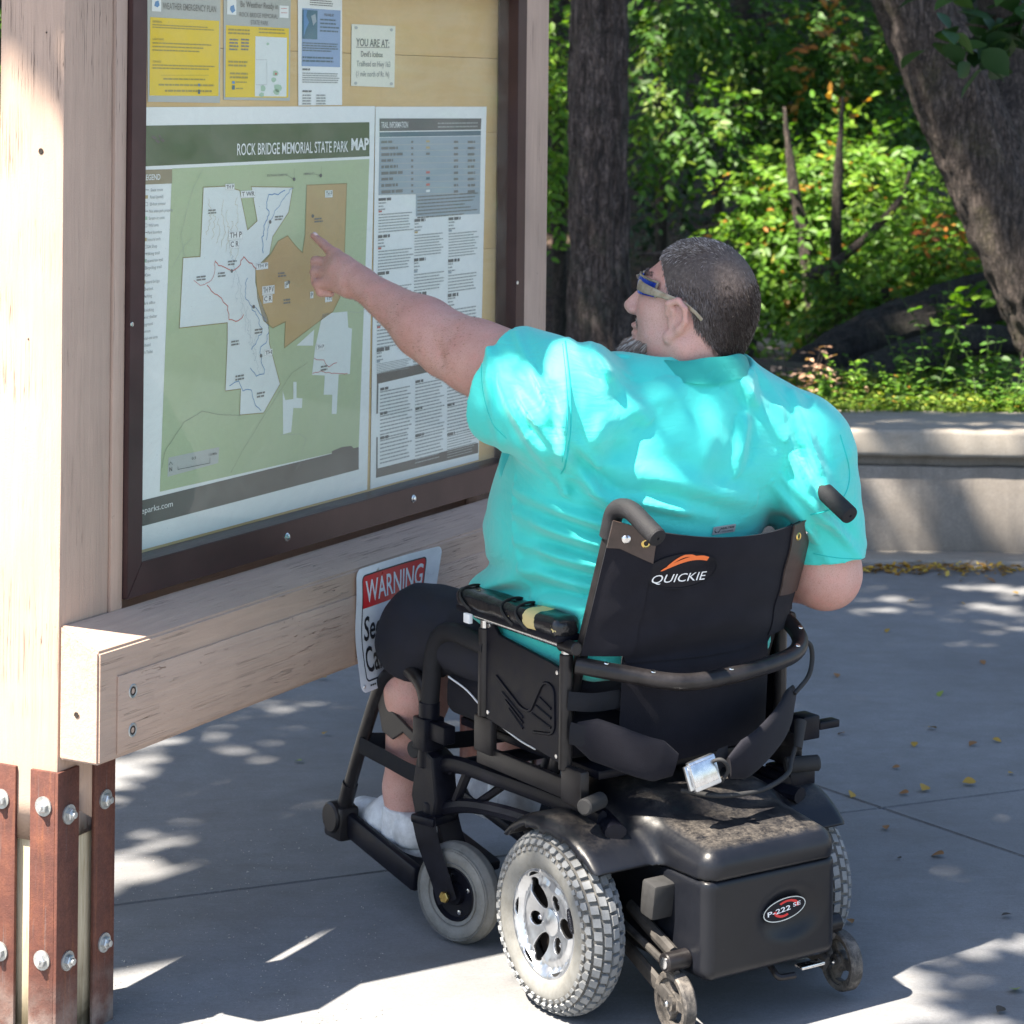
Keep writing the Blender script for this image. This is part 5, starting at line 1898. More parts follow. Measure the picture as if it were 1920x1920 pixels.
# ---- back: canes, push handles, sling upholstery, rigidiser bar
RCN = lambda z: 0.006 - (z - 0.62) * 0.36            # cane line: y at height z
for sx in (-1, 1):
    cx = sx * 0.222
    b = B(); tube(b, [(cx, RCN(0.40), 0.40), (cx, RCN(0.87), 0.87)], 0.0125, 14); obj('back_cane', b, M_blk2, wc, 40)
    b = B()
    y0 = RCN(0.87)
    pth = fillet([(cx, y0 + 0.004, 0.862), (cx, y0 - 0.012, 0.914), (cx, y0 - 0.055, 0.922), (cx + 0.002, -0.218, 0.882)], 0.04, 8)
    tube(b, pth, 0.0175, 20)
    gp_ = obj('push_handle', b, M_foam, wc, 60)
    e = pth[-1]; dr = (pth[-1] - pth[-2]).normalized()
    b = B(); lathe(b, [(0.0172, 0), (0.0165, 0.0030), (0.012, 0.0045), (0.003, 0.0046), (0.0022, 0.002), (0, 0.002)], frame_to(e, dr), 24); obj('handle_end', b, M_foam, gp_, 40)
NXU = 34


def sling(x, z, off=0.0):
    """back cloth wraps the canes and bellies out behind the sitter"""
    t = x / 0.236
    belly = max(1 - t * t, 0.0)
    zz = (z - 0.44) / 0.44
    y = RCN(max(z, 0.635)) - 0.016 - (0.055 + 0.018 * SN(math.pi * min(max(zz, 0), 1))) * belly ** 0.8
    # slack horizontal folds
    y -= 0.006 * belly * (SN(z * 75 + 1.6 * t * t * 3) * math.exp(-((z - 0.66) / 0.07) ** 2) + 0.7 * SN(z * 60 + 2 + 2.5 * t * t) * math.exp(-((z - 0.80) / 0.05) ** 2))
    return Vector((x, y - off, z))


def cloth(zt, zb, x0, x1, nx, nz, th=0.004, off=0.0):
    b = B()
    g_ = []
    for j in range(nz + 1):
        row = []
        for i in range(nx + 1):
            x = x0 + (x1 - x0) * i / nx
            a, c_ = zb(x), zt(x)
            z = a + (c_ - a) * j / nz
            row.append(b.verts.new(sling(x, z, off)))
        g_.append(row)
    for j in range(nz):
        for i in range(nx): b.faces.new((g_[j][i], g_[j][i + 1], g_[j + 1][i + 1], g_[j + 1][i]))
    bmesh.ops.recalc_face_normals(b, faces=b.faces[:])
    bmesh.ops.solidify(b, geom=b.faces[:], thickness=th)
    return b


ztop = lambda x: 0.882 - 0.060 * x - 0.030 * (1 - (x / 0.236) ** 2)
up1 = obj('back_upholstery', cloth(ztop, lambda x: 0.645 - 0.02 * (abs(x) < 0.17), -0.232, 0.232, 48, 44), M_uph, wc, 70)
obj('back_upholstery', cloth(lambda x: 0.652, lambda x: 0.440 + 0.004 * SN(x * 20), -0.170, 0.170, 36, 28, off=-0.004), M_uph, wc, 70)
for sx in (-1, 1):
    obj('side_flap', cloth(lambda x: ztop(x) - 0.001, lambda x: 0.641, *sorted((sx * 0.240, sx * 0.158)), 12, 40, 0.003, 0.0045), M_uph, up1, 70)
    b = B(); tube(b, [sling(sx * 0.162, z, 0.0062) for z in np.linspace(0.645, 0.86, 24)], 0.0011, 5); obj('seam', b, M_ny, up1, 60)
n_leath = simple('brown_black_leather', (0.055, 0.036, 0.030), 0.5, 0, 0.25, 50, 0.3)
for sx in (-1, 1):
    obj('corner_patch', cloth(lambda x: ztop(x) + 0.001, lambda x: ztop(x) - 0.045 - 0.012 * abs(x + 0.22) / 0.05, *sorted((sx * 0.241, sx * 0.160)), 8, 8, 0.003, 0.0075), n_leath, up1, 60)
    for (x, mt, r0) in ((sx * 0.215, M_chrome, 0.0), (sx * 0.180, M_brass, 0.004)):
        p = sling(x, ztop(x) - 0.026, 0.0112)
        nn = Vector((x * 2.2, -1, 0))
        b = B(); lathe(b, [(r0, 0.0), (r0 + 0.0005, 0.0018), (0.0065, 0.0022), (0.0085, 0.0)] if r0 else [(0.0085, 0), (0.0065, 0.0025), (0, 0.0040)], frame_to(p, nn), 20)
        obj('eyelet' if r0 else 'snap', b, mt, up1, 40)
        if r0:
            b = B(); lathe(b, [(0.0042, 0.0006), (0, 0.0006)], frame_to(p, nn), 16); obj('eyelet_hole', b, M_dark, up1, 0)


def on_sling(bm, off):
    for v_ in bm.verts:
        x, z, h_ = v_.co.x, v_.co.y, v_.co.z
        v_.co = sling(x, z, off + h_)
    return bm


LX, LZ = -0.098, 0.797
b = fine(plate([ellipse(LX, LZ, 0.072, 0.033, 0, 48)], 0.0), 0.012); obj('logo_patch', on_sling(b, 0.0062), M_blk, up1, 0)
b = fine(plate([ellipse(LX, LZ, 0.0725, 0.0335, 0, 48), ellipse(LX, LZ, 0.0705, 0.0315, 0, 48)], 0.0), 0.012); obj('logo_patch_rim', on_sling(b, 0.0075), M_ny, up1, 0)
b = B(); text_into(b, 'QUICKIE', LX - 0.056, LZ - 0.020, 0.108, 0.0165, None, 0.0, shear=0.12); obj('logo_lettering', on_sling(fine(b, 0.012), 0.0072), M_wht, up1, 0)
b = B()
arc1 = [(LX - 0.046 + 0.094 * t, LZ + 0.002 + 0.026 * math.sin(t * 2.15) ** 0.8 * (1 if t < 0.8 else 1)) for t in np.linspace(0.01, 1, 18)]
arc1b = [(LX - 0.046 + 0.090 * t, LZ + 0.001 + 0.019 * math.sin(t * 2.15) ** 1.05) for t in np.linspace(1, 0.05, 18)]
plate([arc1 + arc1b], 0, 0, None, b)
arc2 = [(LX - 0.036 + 0.062 * t, LZ + 0.010 + 0.022 * math.sin(t * 2.5) ** 0.9) for t in np.linspace(0.02, 1, 16)]
arc2b = [(LX - 0.034 + 0.058 * t, LZ + 0.010 + 0.017 * math.sin(t * 2.5) ** 1.1) for t in np.linspace(1, 0.05, 16)]
plate([arc2 + arc2b], 0, 0, None, b)
obj('logo_swoosh', on_sling(fine(b, 0.012), 0.0073), M_orn, up1, 0)
# rigidiser bar bowed out behind the back
b = B()
bar = spline([(-0.243, RCN(0.622) - 0.020, 0.622), (-0.185, -0.075, 0.612), (-0.10, -0.135, 0.598), (0.0, -0.150, 0.600), (0.10, -0.142, 0.606), (0.18, -0.118, 0.612), (0.228, -0.080, 0.625), (0.240, -0.040, 0.645), (0.230, -0.01, 0.660)], 8)
tube(b, bar, 0.0155, 18); rb_ = obj('rigidiser_bar', b, M_blk2, wc, 60)
for i in (5, 12, 24, 41, 51):
    p = bar[i]
    b = B(); lathe(b, [(0.0052, 0), (0.0045, 0.0016), (0, 0.002)], frame_to(p + Vector((0, -0.006, 0.0140)), (0, -0.3, 1)), 14); obj('rivet', b, M_chrome, rb_, 40)
# straps, grey rag and cables
b = B(); tube(b, spline([(-0.262, -0.015, 0.560), (-0.22, -0.035, 0.556), (-0.165, -0.045, 0.558)], 8), 0.017, 6, flat=(1, 0.15), up=(0, 0, 1)); obj('side_strap', b, M_ny, wc, 60)
b = B(); tube(b, spline([(0.215, -0.09, 0.625), (0.243, -0.09, 0.618), (0.250, -0.09, 0.590), (0.232, -0.10, 0.560), (0.19, -0.11, 0.535)], 8), 0.0045, 8); obj('cable', b, M_dkrub, wc, 60)
# hip belt hanging behind: two padded halves and a lift-latch buckle


def pad(name, pts, w, th):
    pts = [Vector(p) for p in pts]
    sp_ = spline(pts, 10)
    b = B()
    rs_ = [w * (0.55 + 0.45 * min(1, 6 * min(i, len(sp_) - 1 - i) / len(sp_))) for i in range(len(sp_))]
    tube(b, sp_, rs_, 20, flat=(1.0, th), up=(pts[-1] - pts[0]).cross(Vector((0, 1, 0.25))))
    return obj(name, b, M_uph, wc, 60)


p1 = pad('hip_belt_pad', [(-0.250, -0.025, 0.502), (-0.215, -0.085, 0.489), (-0.175, -0.125, 0.472), (-0.125, -0.155, 0.458)], 0.040, 0.32)
p2 = pad('hip_belt_pad', [(0.215, -0.075, 0.520), (0.13, -0.14, 0.494), (0.04, -0.180, 0.466), (-0.030, -0.188, 0.446)], 0.042, 0.30)
b = B(); tube(b, [(-0.26, -0.02, 0.503), (-0.245, -0.05, 0.50)], 0.02, 6, flat=(1, .15), up=(0, 0, 1)); obj('hip_belt_strap', b, M_ny, wc)
bk = Matrix.Translation((-0.088, -0.188, 0.446)) @ Matrix.Rotation(math.radians(-10), 4, 'Y') @ Matrix.Rotation(math.radians(-14), 4, 'X')
b = B(); box(b, -0.030, 0.030, -0.008, 0.006, -0.027, 0.027, 0.004, M=bk); box(b, -0.038, -0.028, -0.004, 0.004, -0.022, 0.022, 0.002, M=bk)
bku = obj('belt_buckle', b, M_alloy, wc, 30)
b = B(); box(b, -0.031, 0.022, -0.0115, -0.008, -0.018, 0.022, 0.0015, M=bk); obj('buckle_lever', b, M_chrome, bku, 30)
b = B(); tube(b, [bk @ Vector(q) for q in ((0.028, 0, 0.0), (0.045, 0.003, 0.012), (0.062, 0.006, 0.01))], 0.02, 6, flat=(1, 0.14), up=(0, 0, 1)); obj('buckle_strap', b, M_ny, bku, 60)
b = B(); tube(b, spline([(-0.075, -0.17, 0.452), (-0.063, -0.205, 0.470), (-0.045, -0.205, 0.45), (-0.05, -0.192, 0.425)], 8), 0.0035, 8); obj('buckle_loop', b, M_dkrub, wc, 60)
# control lead with its plug over the cover
b = B(); tube(b, spline([(0.215, -0.10, 0.46), (0.175, -0.12, 0.415), (0.13, -0.16, 0.404), (0.04, -0.195, 0.398), (-0.05, -0.19, 0.400), (-0.10, -0.14, 0.405)], 10), 0.0045, 10); obj('control_lead', b, M_dkrub, wc, 60)
b = B(); tube(b, [(0.222, -0.090, 0.475), (0.198, -0.112, 0.432)], [0.012, 0.008], 14); obj('lead_plug', b, M_dkrub, wc, 60)
# levers and knobs on the far side
b = B(); box(b, 0.245, 0.285, -0.075, -0.03, 0.43, 0.475, 0.004); box(b, 0.285, 0.335, -0.075, -0.05, 0.445, 0.46, 0.003); obj('side_lever', b, M_blk, wc, 30)
b = B(); box(b, 0.225, 0.29, -0.06, 0.02, 0.335, 0.372, 0.008); box(b, 0.20, 0.28, -0.10, 0.0, 0.30, 0.322, 0.008); obj('side_bracket', b, M_blk, wc, 30)

# ================================================================== the seated man
class CY:
    """finite cylinder for cutting openings"""
    def __init__(s, a, b, r, k=0.0):
        s.a, s.b, s.r, s.k = np.array(a, float), np.array(b, float), r, k

    def d(s, p):
        ba = s.b - s.a; L_ = np.linalg.norm(ba); n_ = ba / L_
        t = (p - s.a) @ n_
        rad = np.sqrt(np.maximum(((p - s.a) ** 2).sum(1) - t * t, 0)) - s.r
        ax = np.abs(t - L_ / 2) - L_ / 2
        return np.maximum(rad, ax)


def LP(u, v, Y):
    """measured point, in the chair's own axes"""
    return tuple(WMI @ P(u, v, Y))


man = empty('person', WC, YAW, 'heavyset seated man in a turquoise shirt and sunglasses pointing at the park map', 'person')


def lerp3(a, b, t): return tuple(a[i] + (b[i] - a[i]) * t for i in range(3))


# --- skin
n = NB('fair_freckled_skin')
v = n.map()
c = n.ramp(n.noise(v, 9, 5, 0.65), [(0.3, (0.50, 0.26, 0.215)), (0.55, (0.58, 0.335, 0.285)), (0.75, (0.63, 0.385, 0.335))])
c = n.mix(n.mr(n.noise(v, 420, 3, 0.75), 0.52, 0.68, 0, 0.6), c, (0.34, 0.15, 0.10))
c = n.mix(n.mr(n.noise(v, 30, 3), 0.5, 0.75, 0, 0.35), c, (0.70, 0.30, 0.26))
M_skin = n.set(c, n.mr(n.noise(v, 100, 3), 0.3, 0.7, 0.42, 0.60), 0, n.bump(n.noise(v, 500, 4, 0.7), 0.25, 0.0012),
               **{'Subsurface Weight': 0.12, 'Subsurface Scale': 0.012})
n.b.inputs['Subsurface Radius'].default_value = (1.0, 0.35, 0.18)

# joints
shL, elL, wrL = LP(1050, 738, 4.475), LP(842, 648, 4.68), LP(676, 531, 4.83)
fore_bulge = lerp3(elL, wrL, 0.28)
shR, elR = (0.268, -0.045, 0.985), (0.322, -0.045, 0.735)
wrR = (0.268, 0.225, 0.735)
# head frame
HO = Vector(LP(1312, 550, 4.60))
fW = Vector((-0.95, 0.31, 0)).normalized()
fl = (WMI.to_3x3() @ fW).normalized()
ll = Vector((0, 0, 1)).cross(fl).normalized()
HT = math.radians(10)
f2 = (fl * math.cos(HT) + Vector((0, 0, 1)) * math.sin(HT)).normalized()
u2 = f2.cross(ll).normalized()
if u2.z < 0: u2 = -u2
HM = Matrix(((f2.x, ll.x, u2.x, HO.x), (f2.y, ll.y, u2.y, HO.y), (f2.z, ll.z, u2.z, HO.z), (0, 0, 0, 1)))   # head axes: forward, left, up


def H(f, l, z): return tuple(HM @ Vector((f, l, z)))


skin = []
A = skin.append
# head
A(EL(H(-0.004, 0, 0.002), (0.101, 0.079, 0.094), 0.02, HM))
A(EL(H(0.035, 0, -0.050), (0.072, 0.064, 0.080), 0.03, HM))
A(RC(H(0.000, 0.046, -0.095), H(0.086, 0.012, -0.128), 0.036, 0.030, 0.02))
A(RC(H(0.000, -0.046, -0.095), H(0.086, -0.012, -0.128), 0.036, 0.030, 0.02))
A(RC(H(0.070, 0.030, -0.050), H(0.060, 0.036, -0.085), 0.028, 0.026, 0.03))
A(RC(H(0.070, -0.030, -0.050), H(0.060, -0.036, -0.085), 0.028, 0.026, 0.03))
A(RC(H(0.088, 0.026, 0.014), H(0.088, -0.026, 0.014), 0.013, 0.013, 0.02))
A(RC(H(0.100, 0, -0.006), H(0.128, 0, -0.050), 0.0085, 0.0125, 0.012))
A(EL(H(0.118, 0.013, -0.056), (0.013, 0.009, 0.009), 0.008, HM))
A(EL(H(0.118, -0.013, -0.056), (0.013, 0.009, 0.009), 0.008, HM))
A(EL(H(0.106, 0, -0.084), (0.013, 0.025, 0.0075), 0.006, HM))
A(EL(H(0.103, 0, -0.098), (0.013, 0.023, 0.0085), 0.006, HM))
A(EL(H(0.096, 0, -0.132), (0.026, 0.026, 0.022), 0.016, HM))
# ears
ear_rim = [(0.036, 0.079, -0.040), (0.034, 0.088, -0.020), (0.016, 0.094, -0.010), (0.000, 0.097, -0.022), (-0.004, 0.095, -0.045), (0.006, 0.089, -0.064), (0.020, 0.083, -0.079)]
for sg in (1, -1):
    for a, b_ in zip(ear_rim[:-1], ear_rim[1:]):
        A(RC(H(a[0], sg * a[1], a[2]), H(b_[0], sg * b_[1], b_[2]), 0.0056, 0.0056, 0.004))
    A(EL(H(0.026, sg * 0.081, -0.082), (0.010, 0.0065, 0.012), 0.006, HM))
    A(EL(H(0.014, sg * 0.081, -0.045), (0.019, 0.006, 0.030), 0.006, HM))
    A(RC(H(0.024, sg * 0.086, -0.030), H(0.010, sg * 0.090, -0.060), 0.0045, 0.0045, 0.006))
carve_h = [EL(H(0.017, 0.097, -0.046), (0.0095, 0.0105, 0.017), 0.003, HM)]
# neck and trunk core (under the shirt)
A(RC(H(-0.022, 0, -0.055), (0.045, 0.030, 1.09), 0.070, 0.088, 0.03))
A(RC(H(0.03, 0, -0.125), (0.015, 0.070, 1.10), 0.052, 0.075, 0.03))
A(RC(lerp3(shL, shR, 0.08), shR, 0.056, 0.056, 0.03))
A(EL((0.0, 0.09, 0.94), (0.18, 0.12, 0.18), 0.05))
A(EL((0.0, 0.14, 0.74), (0.17, 0.15, 0.20), 0.05))
# left arm
A(RC(shL, elL, 0.072, 0.061, 0.03))
A(RC(lerp3(shL, elL, 0.45), lerp3(shL, elL, 0.75), 0.070, 0.067, 0.03))
A(RC(elL, fore_bulge, 0.054, 0.0545, 0.03))
A(RC(fore_bulge, wrL, 0.0545, 0.0290, 0.03))
# left hand
kI, kM, kR_, kP = LP(628, 478, 4.885), LP(618, 494, 4.885), LP(613, 512, 4.875), LP(616, 531, 4.860)
A(RC(wrL, LP(640, 507, 4.860), 0.0290, 0.0290, 0.02))
A(RC(LP(655, 512, 4.845), kI, 0.026, 0.0150, 0.012))
A(RC(LP(652, 520, 4.845), kM, 0.026, 0.0150, 0.012))
A(RC(LP(652, 530, 4.840), kR_, 0.024, 0.0145, 0.012))
A(RC(LP(654, 540, 4.835), kP, 0.020, 0.0135, 0.012))
A(RC(kI, LP(606, 457, 4.912), 0.0125, 0.0100, 0.005))
A(RC(LP(606, 457, 4.912), LP(588, 442, 4.930), 0.0100, 0.0080, 0.003))
for (k_, pp, dd, tt) in ((kM, (592, 490, 4.905), (592, 510, 4.905), (610, 522, 4.895)), (kR_, (591, 510, 4.893), (593, 530, 4.893), (612, 537, 4.885)), (kP, (597, 533, 4.875), (602, 548, 4.876), (620, 550, 4.870))):
    A(RC(k_, LP(*pp), 0.0132, 0.0115, 0.004))
    A(RC(LP(*pp), LP(*dd), 0.0112, 0.0105, 0.0025))
    A(RC(LP(*dd), LP(*tt), 0.0102, 0.0088, 0.002))
A(RC(LP(655, 505, 4.870), LP(628, 503, 4.915), 0.019, 0.0135, 0.010))
A(RC(LP(628, 503, 4.915), LP(605, 508, 4.925), 0.0130, 0.0105, 0.003))
# right arm, its forearm on the far armrest and the hand on the control stick
A(RC(shR, elR, 0.082, 0.066, 0.03))
A(RC(elR, lerp3(elR, wrR, 0.3), 0.060, 0.058, 0.03))
A(RC(lerp3(elR, wrR, 0.3), wrR, 0.058, 0.032, 0.03))
A(RC(wrR, (0.262, 0.300, 0.748), 0.030, 0.026, 0.02))
for q, (dx, dl) in enumerate(((-0.030, 0.026), (-0.011, 0.034), (0.008, 0.030), (0.026, 0.020))):
    k0 = (0.262 + dx, 0.320, 0.752); k1 = (0.262 + dx * 1.05, 0.345 + dl * 0.6, 0.748); k2 = (0.262 + dx, 0.352 + dl, 0.722)
    A(RC((0.262 + dx * 0.6, 0.28, 0.748), k0, 0.015, 0.012, 0.01)); A(RC(k0, k1, 0.0115, 0.010, 0.003)); A(RC(k1, k2, 0.0095, 0.008, 0.002))
A(RC((0.235, 0.285, 0.742), (0.215, 0.33, 0.728), 0.014, 0.0095, 0.008))
# legs
KL, AL = (-0.190, 0.600, 0.560), (-0.192, 0.655, 0.205)
KR2, AR = (0.120, 0.600, 0.575), (0.105, 0.715, 0.205)
for (hp, kn_, an) in (((-0.13, 0.12, 0.585), KL, AL), ((0.13, 0.12, 0.585), KR2, AR)):
    A(RC(hp, kn_, 0.090, 0.066, 0.03))
    cf = lerp3(kn_, an, 0.35)
    A(RC(kn_, (cf[0], cf[1] - 0.010, cf[2]), 0.062, 0.0620, 0.03))
    A(RC((cf[0], cf[1] - 0.010, cf[2]), (an[0], an[1], an[2] + 0.03), 0.062, 0.040, 0.03))
    A(RC((an[0], an[1], an[2] + 0.03), (an[0], an[1], an[2] - 0.06), 0.041, 0.038, 0.02))
    A(RC((an[0], an[1], 0.165), (an[0] + 0.004, an[1] + 0.12, 0.150), 0.036, 0.028, 0.02))


def skin_post(p, d):
    # soft bulk, knuckle and elbow creases
    d = d + 0.0012 * snoise(p, 22, 4, 5) + 0.0004 * snoise(p, 90, 4, 1)
    return d


def seg_dist_flat(p, a, b):
    """distance to a segment measured across the line of sight"""
    a, b = np.array(a, float), np.array(b, float)
    q = p - a; ba = b - a
    t = np.clip((q @ ba) / (ba @ ba), 0, 1)
    r = q - t[:, None] * ba
    return np.sqrt((r ** 2).sum(1)), t


dents = []
for (a, b_, w, dp) in ((LP(797, 628, 4.62), LP(833, 672, 4.60), 0.0075, 0.007), (LP(842, 612, 4.60), LP(850, 640, 4.595), 0.008, 0.004)):
    dents.append((a, b_, w, dp))


def skin_post2(p, d):
    d = skin_post(p, d)
    for a, b_, w, dp in dents:
        r, t = seg_dist_flat(p, a, b_)
        # the mark sits on the near face of the elbow
        d = d + dp * np.exp(-(r / (w * 2.2)) ** 2) * 0.9
    return d


xyz = np.array([[q.a, q.b] if isinstance(q, RC) else [q.c - 0.12, q.c + 0.12] for q in skin]).reshape(-1, 3)
lo, hi = xyz.min(0) - 0.12, xyz.max(0) + 0.12
V, Q = sdf_mesh(skin, 0.0034, lo, hi, carve=carve_h, post=skin_post2)
body = obj('body', np_mesh('body', V, Q), M_skin, man, 180)
print('body', len(V))

# --- shirt
n = NB('turquoise_fishing_shirt')
v = n.map()
w1 = n.noise(n.map((1, 1, 1)), 900, 2, 0.6)
c = n.ramp(n.noise(v, 6, 3), [(0.3, (0.035, 0.61, 0.545)), (0.7, (0.055, 0.68, 0.61))])
cr1 = n.math('ABSOLUTE', n.math('SUBTRACT', n.noise(n.map((1.0, 1.0, 1.9), rot=(0.2, 0.5, 0.3)), 5.5, 3, 0.5, 1.4), 0.5))
cr2 = n.math('ABSOLUTE', n.math('SUBTRACT', n.noise(n.map((1.2, 1.2, 0.8), rot=(0.9, 0.1, 0.8)), 11, 3, 0.55, 1.6), 0.5))
cr = n.math('ADD', n.mr(cr1, 0, 0.16, 0, 1), n.math('MULTIPLY', n.mr(cr2, 0, 0.14, 0, 1), 0.2))
nb = n.bump(cr, 0.30, 0.0040)
M_shirt = n.set(c, 0.66, 0, n.bump(n.math('ADD', n.math('MULTIPLY', w1, 0.5), n.noise(n.map((3, 3, 3)), 4, 5, 0.6, 0.8)), 0.25, 0.005, nb), **{'Sheen Weight': 0.35, 'Sheen Roughness': 0.5})
M_seam = simple('turquoise_stitched_seam', (0.010, 0.52, 0.49), 0.7, var=0.08)

sl_a, sl_b = LP(1062, 768, 4.47), LP(918, 724, 4.575)
ax_l = Vector(sl_b) - Vector(sl_a)
ax_l.normalize()
ax_open = (Vector(LP(700, 560, 4.80)) - Vector(LP(1000, 700, 4.52))).normalized()
openL = Vector(LP(926, 700, 4.515))
_sh, _el = Vector(shL), Vector(elL)
_sh = Vector(sl_a); _dv = Vector(sl_b) - _sh
oc = _sh + _dv * ((openL - _sh).dot(ax_open) / _dv.dot(ax_open))
srA, srB = (0.270, -0.045, 0.965), (0.316, -0.050, 0.790)
shirt = [
    EL((0.00, 0.075, 0.965), (0.262, 0.165, 0.185), 0.06),
    EL((0.03, 0.020, 0.985), (0.240, 0.138, 0.150), 0.06),
    EL((-0.010, 0.185, 0.810), (0.248, 0.272, 0.205), 0.08),
    EL((-0.015, 0.150, 0.930), (0.240, 0.235, 0.185), 0.06),
    EL((0.0, 0.135, 0.660), (0.232, 0.205, 0.130), 0.03),
    BX((0.0, 0.150, 0.655), (0.2345, 0.180, 0.085), 0.060, 0.03),
    EL((-0.105, 0.315, 0.660), (0.135, 0.150, 0.080), 0.04),
    EL((0.10, 0.315, 0.660), (0.130, 0.150, 0.080), 0.04),
    RC((-0.170, 0.055, 1.085), (0.070, 0.020, 1.075), 0.090, 0.090, 0.06),
    RC((0.070, 0.020, 1.075), (0.235, -0.030, 0.995), 0.088, 0.098, 0.06),
    RC(tuple(HM @ Vector((-0.05, 0, -0.15))), (0.045, 0.03, 1.08), 0.070, 0.10, 0.05),
    RC(sl_a, sl_b, 0.112, 0.104, 0.05),
    RC(shL, LP(930, 680, 4.57), 0.098, 0.080, 0.03),
    RC(srA, srB, 0.098, 0.078, 0.04),
    EL((0.224, -0.112, 0.905), (0.046, 0.042, 0.055), 0.05),
]


def ridge(a, b, w, h): return (np.array(a, float), np.array(b, float), w, h)


RG = [ridge(LP(1065, 700, 4.40), LP(1065, 880, 4.36), 0.010, 0.005),
      ridge(LP(1070, 880, 4.36), LP(1160, 985, 4.33), 0.012, 0.007),
      ridge(LP(1000, 950, 4.45), LP(1130, 1010, 4.33), 0.010, 0.006),
      ridge(LP(960, 985, 4.45), LP(1110, 1045, 4.36), 0.010, 0.006),
      ridge(LP(965, 1040, 4.45), LP(1105, 1085, 4.38), 0.009, 0.006),
      ridge(LP(975, 1090, 4.45), LP(1100, 1120, 4.40), 0.009, 0.006),
      ridge(LP(975, 1140, 4.45), LP(1095, 1160, 4.40), 0.009, 0.005),
      ridge(LP(975, 720, 4.44), LP(1060, 840, 4.38), 0.008, 0.006),
      ridge(LP(945, 700, 4.48), LP(1020, 850, 4.40), 0.008, 0.005),
      ridge(LP(1010, 690, 4.44), LP(1068, 790, 4.38), 0.007, 0.005),
      ridge(LP(915, 640, 4.55), LP(935, 780, 4.50), 0.007, 0.003),
      ridge(LP(1110, 640, 4.42), LP(1150, 700, 4.42), 0.012, 0.008),
      ridge(LP(1420, 740, 4.48), LP(1405, 830, 4.42), 0.010, 0.005),
      ridge(LP(1395, 700, 4.50), LP(1440, 760, 4.50), 0.012, 0.006),
      ridge(LP(1520, 790, 4.56), LP(1550, 900, 4.55), 0.009, 0.006),
      ridge(LP(1500, 840, 4.52), LP(1530, 940, 4.52), 0.010, 0.006),
      ridge(LP(1530, 960, 4.58), LP(1600, 1040, 4.62), 0.008, 0.005),
      ridge(LP(1505, 985, 4.56), LP(1545, 1050, 4.60), 0.008, 0.004),
      ridge(LP(1200, 900, 4.34), LP(1450, 960, 4.44), 0.018, 0.005),
      ridge(LP(1100, 820, 4.35), LP(1300, 700, 4.40), 0.022, 0.004),
      ridge(LP(1180, 960, 4.33), LP(1330, 985, 4.38), 0.010, 0.004),
      ridge(LP(850, 1120, 4.72), LP(960, 1090, 4.55), 0.012, 0.005),
      ridge(LP(880, 1160, 4.70), LP(1000, 1150, 4.50), 0.012, 0.004),
      ridge(LP(1130, 760, 4.38), LP(1120, 860, 4.35), 0.012, 0.003),
      ridge(LP(1340, 790, 4.42), LP(1300, 900, 4.38), 0.020, 0.003)]


def shirt_post(p, d):
    w = p + 0.012 * np.stack([snoise(p, 9, 3, 1), snoise(p, 9, 3, 4), snoise(p, 9, 3, 8)], 1)
    near = np.abs(d) < 0.05
    if not near.any(): return d
    r = np.zeros(len(p))
    q = w[near]
    rr = 0.0045 * snoise(q, 11, 4, 3) + 0.0028 * snoise(q * np.array([1, 1, 2.4]), 26, 5, 7)
    for a, b, wd, h in RG:
        ba = b - a
        x = q - a
        t = np.clip((x @ ba) / (ba @ ba), 0, 1)
        dist = np.sqrt(((x - t[:, None] * ba) ** 2).sum(1))
        side = np.clip(1 - dist / 0.09, 0, 1)
        env = np.sin(np.pi * np.clip(t, 0.04, 0.96)) ** 0.5
        # measured roughly on the surface: widen the reach along depth
        perp = ba / np.linalg.norm(ba)
        nrm = np.cross(perp, np.array([0.559, 0.829, 0.0]))
        nrm /= np.linalg.norm(nrm) + 1e-9
        e = np.abs((x - t[:, None] * ba) @ nrm)
        ok = dist < 0.10
        h = h * 2.3
        rr = rr + ok * env * (h * np.exp(-(e / wd) ** 2) - 0.45 * h * np.exp(-((e - wd * 2.1) / wd) ** 2))
    r[near] = rr
    return d - r


_hy = RCN(0.87)
slv_c = [RC((sg * 0.222, _hy + 0.004, 0.80), (sg * 0.222, _hy - 0.004, 0.90), 0.017, 0.024, 0.025) for sg in (-1,)]
slv_c += [RC((sg * 0.222, _hy - 0.014, 0.912), (sg * 0.224, -0.26, 0.872), 0.024, 0.026, 0.025) for sg in (-1,)]
slv_c += [CY(tuple(oc), tuple(oc + ax_open * 0.30), 0.180, 0.004),
         RC(tuple(oc - ax_open * 0.06), tuple(oc + ax_open * 0.10), 0.086, 0.094, 0.0),
         CY((0.322, -0.055, 0.768), (0.345, -0.07, 0.50), 0.135, 0.0),
         RC((0.312, -0.05, 0.83), (0.326, -0.055, 0.72), 0.062, 0.078, 0.0),
         RC(tuple(HM @ Vector((-0.035, 0, -0.10))), tuple(HM @ Vector((-0.03, 0, -0.05))), 0.083, 0.11, 0.01),
         RC(tuple(HM @ Vector((0.06, 0, -0.16))), tuple(HM @ Vector((0.08, 0, -0.05))), 0.075, 0.11, 0.01),
         ]
# the tail and front hem, cut on a slant over the lap
hem = [PL((-0.25, 0.03, 0.580), (0.0, 0.19, -1.0), 0.004)]
V, Q = sdf_mesh(shirt, 0.0045, (-0.42, -0.25, 0.50), (0.50, 0.52, 1.30), carve=slv_c, keep=hem, post=shirt_post)
sh = obj('shirt', np_mesh('shirt', V, Q), M_shirt, man, 60)
print('shirt', len(V))

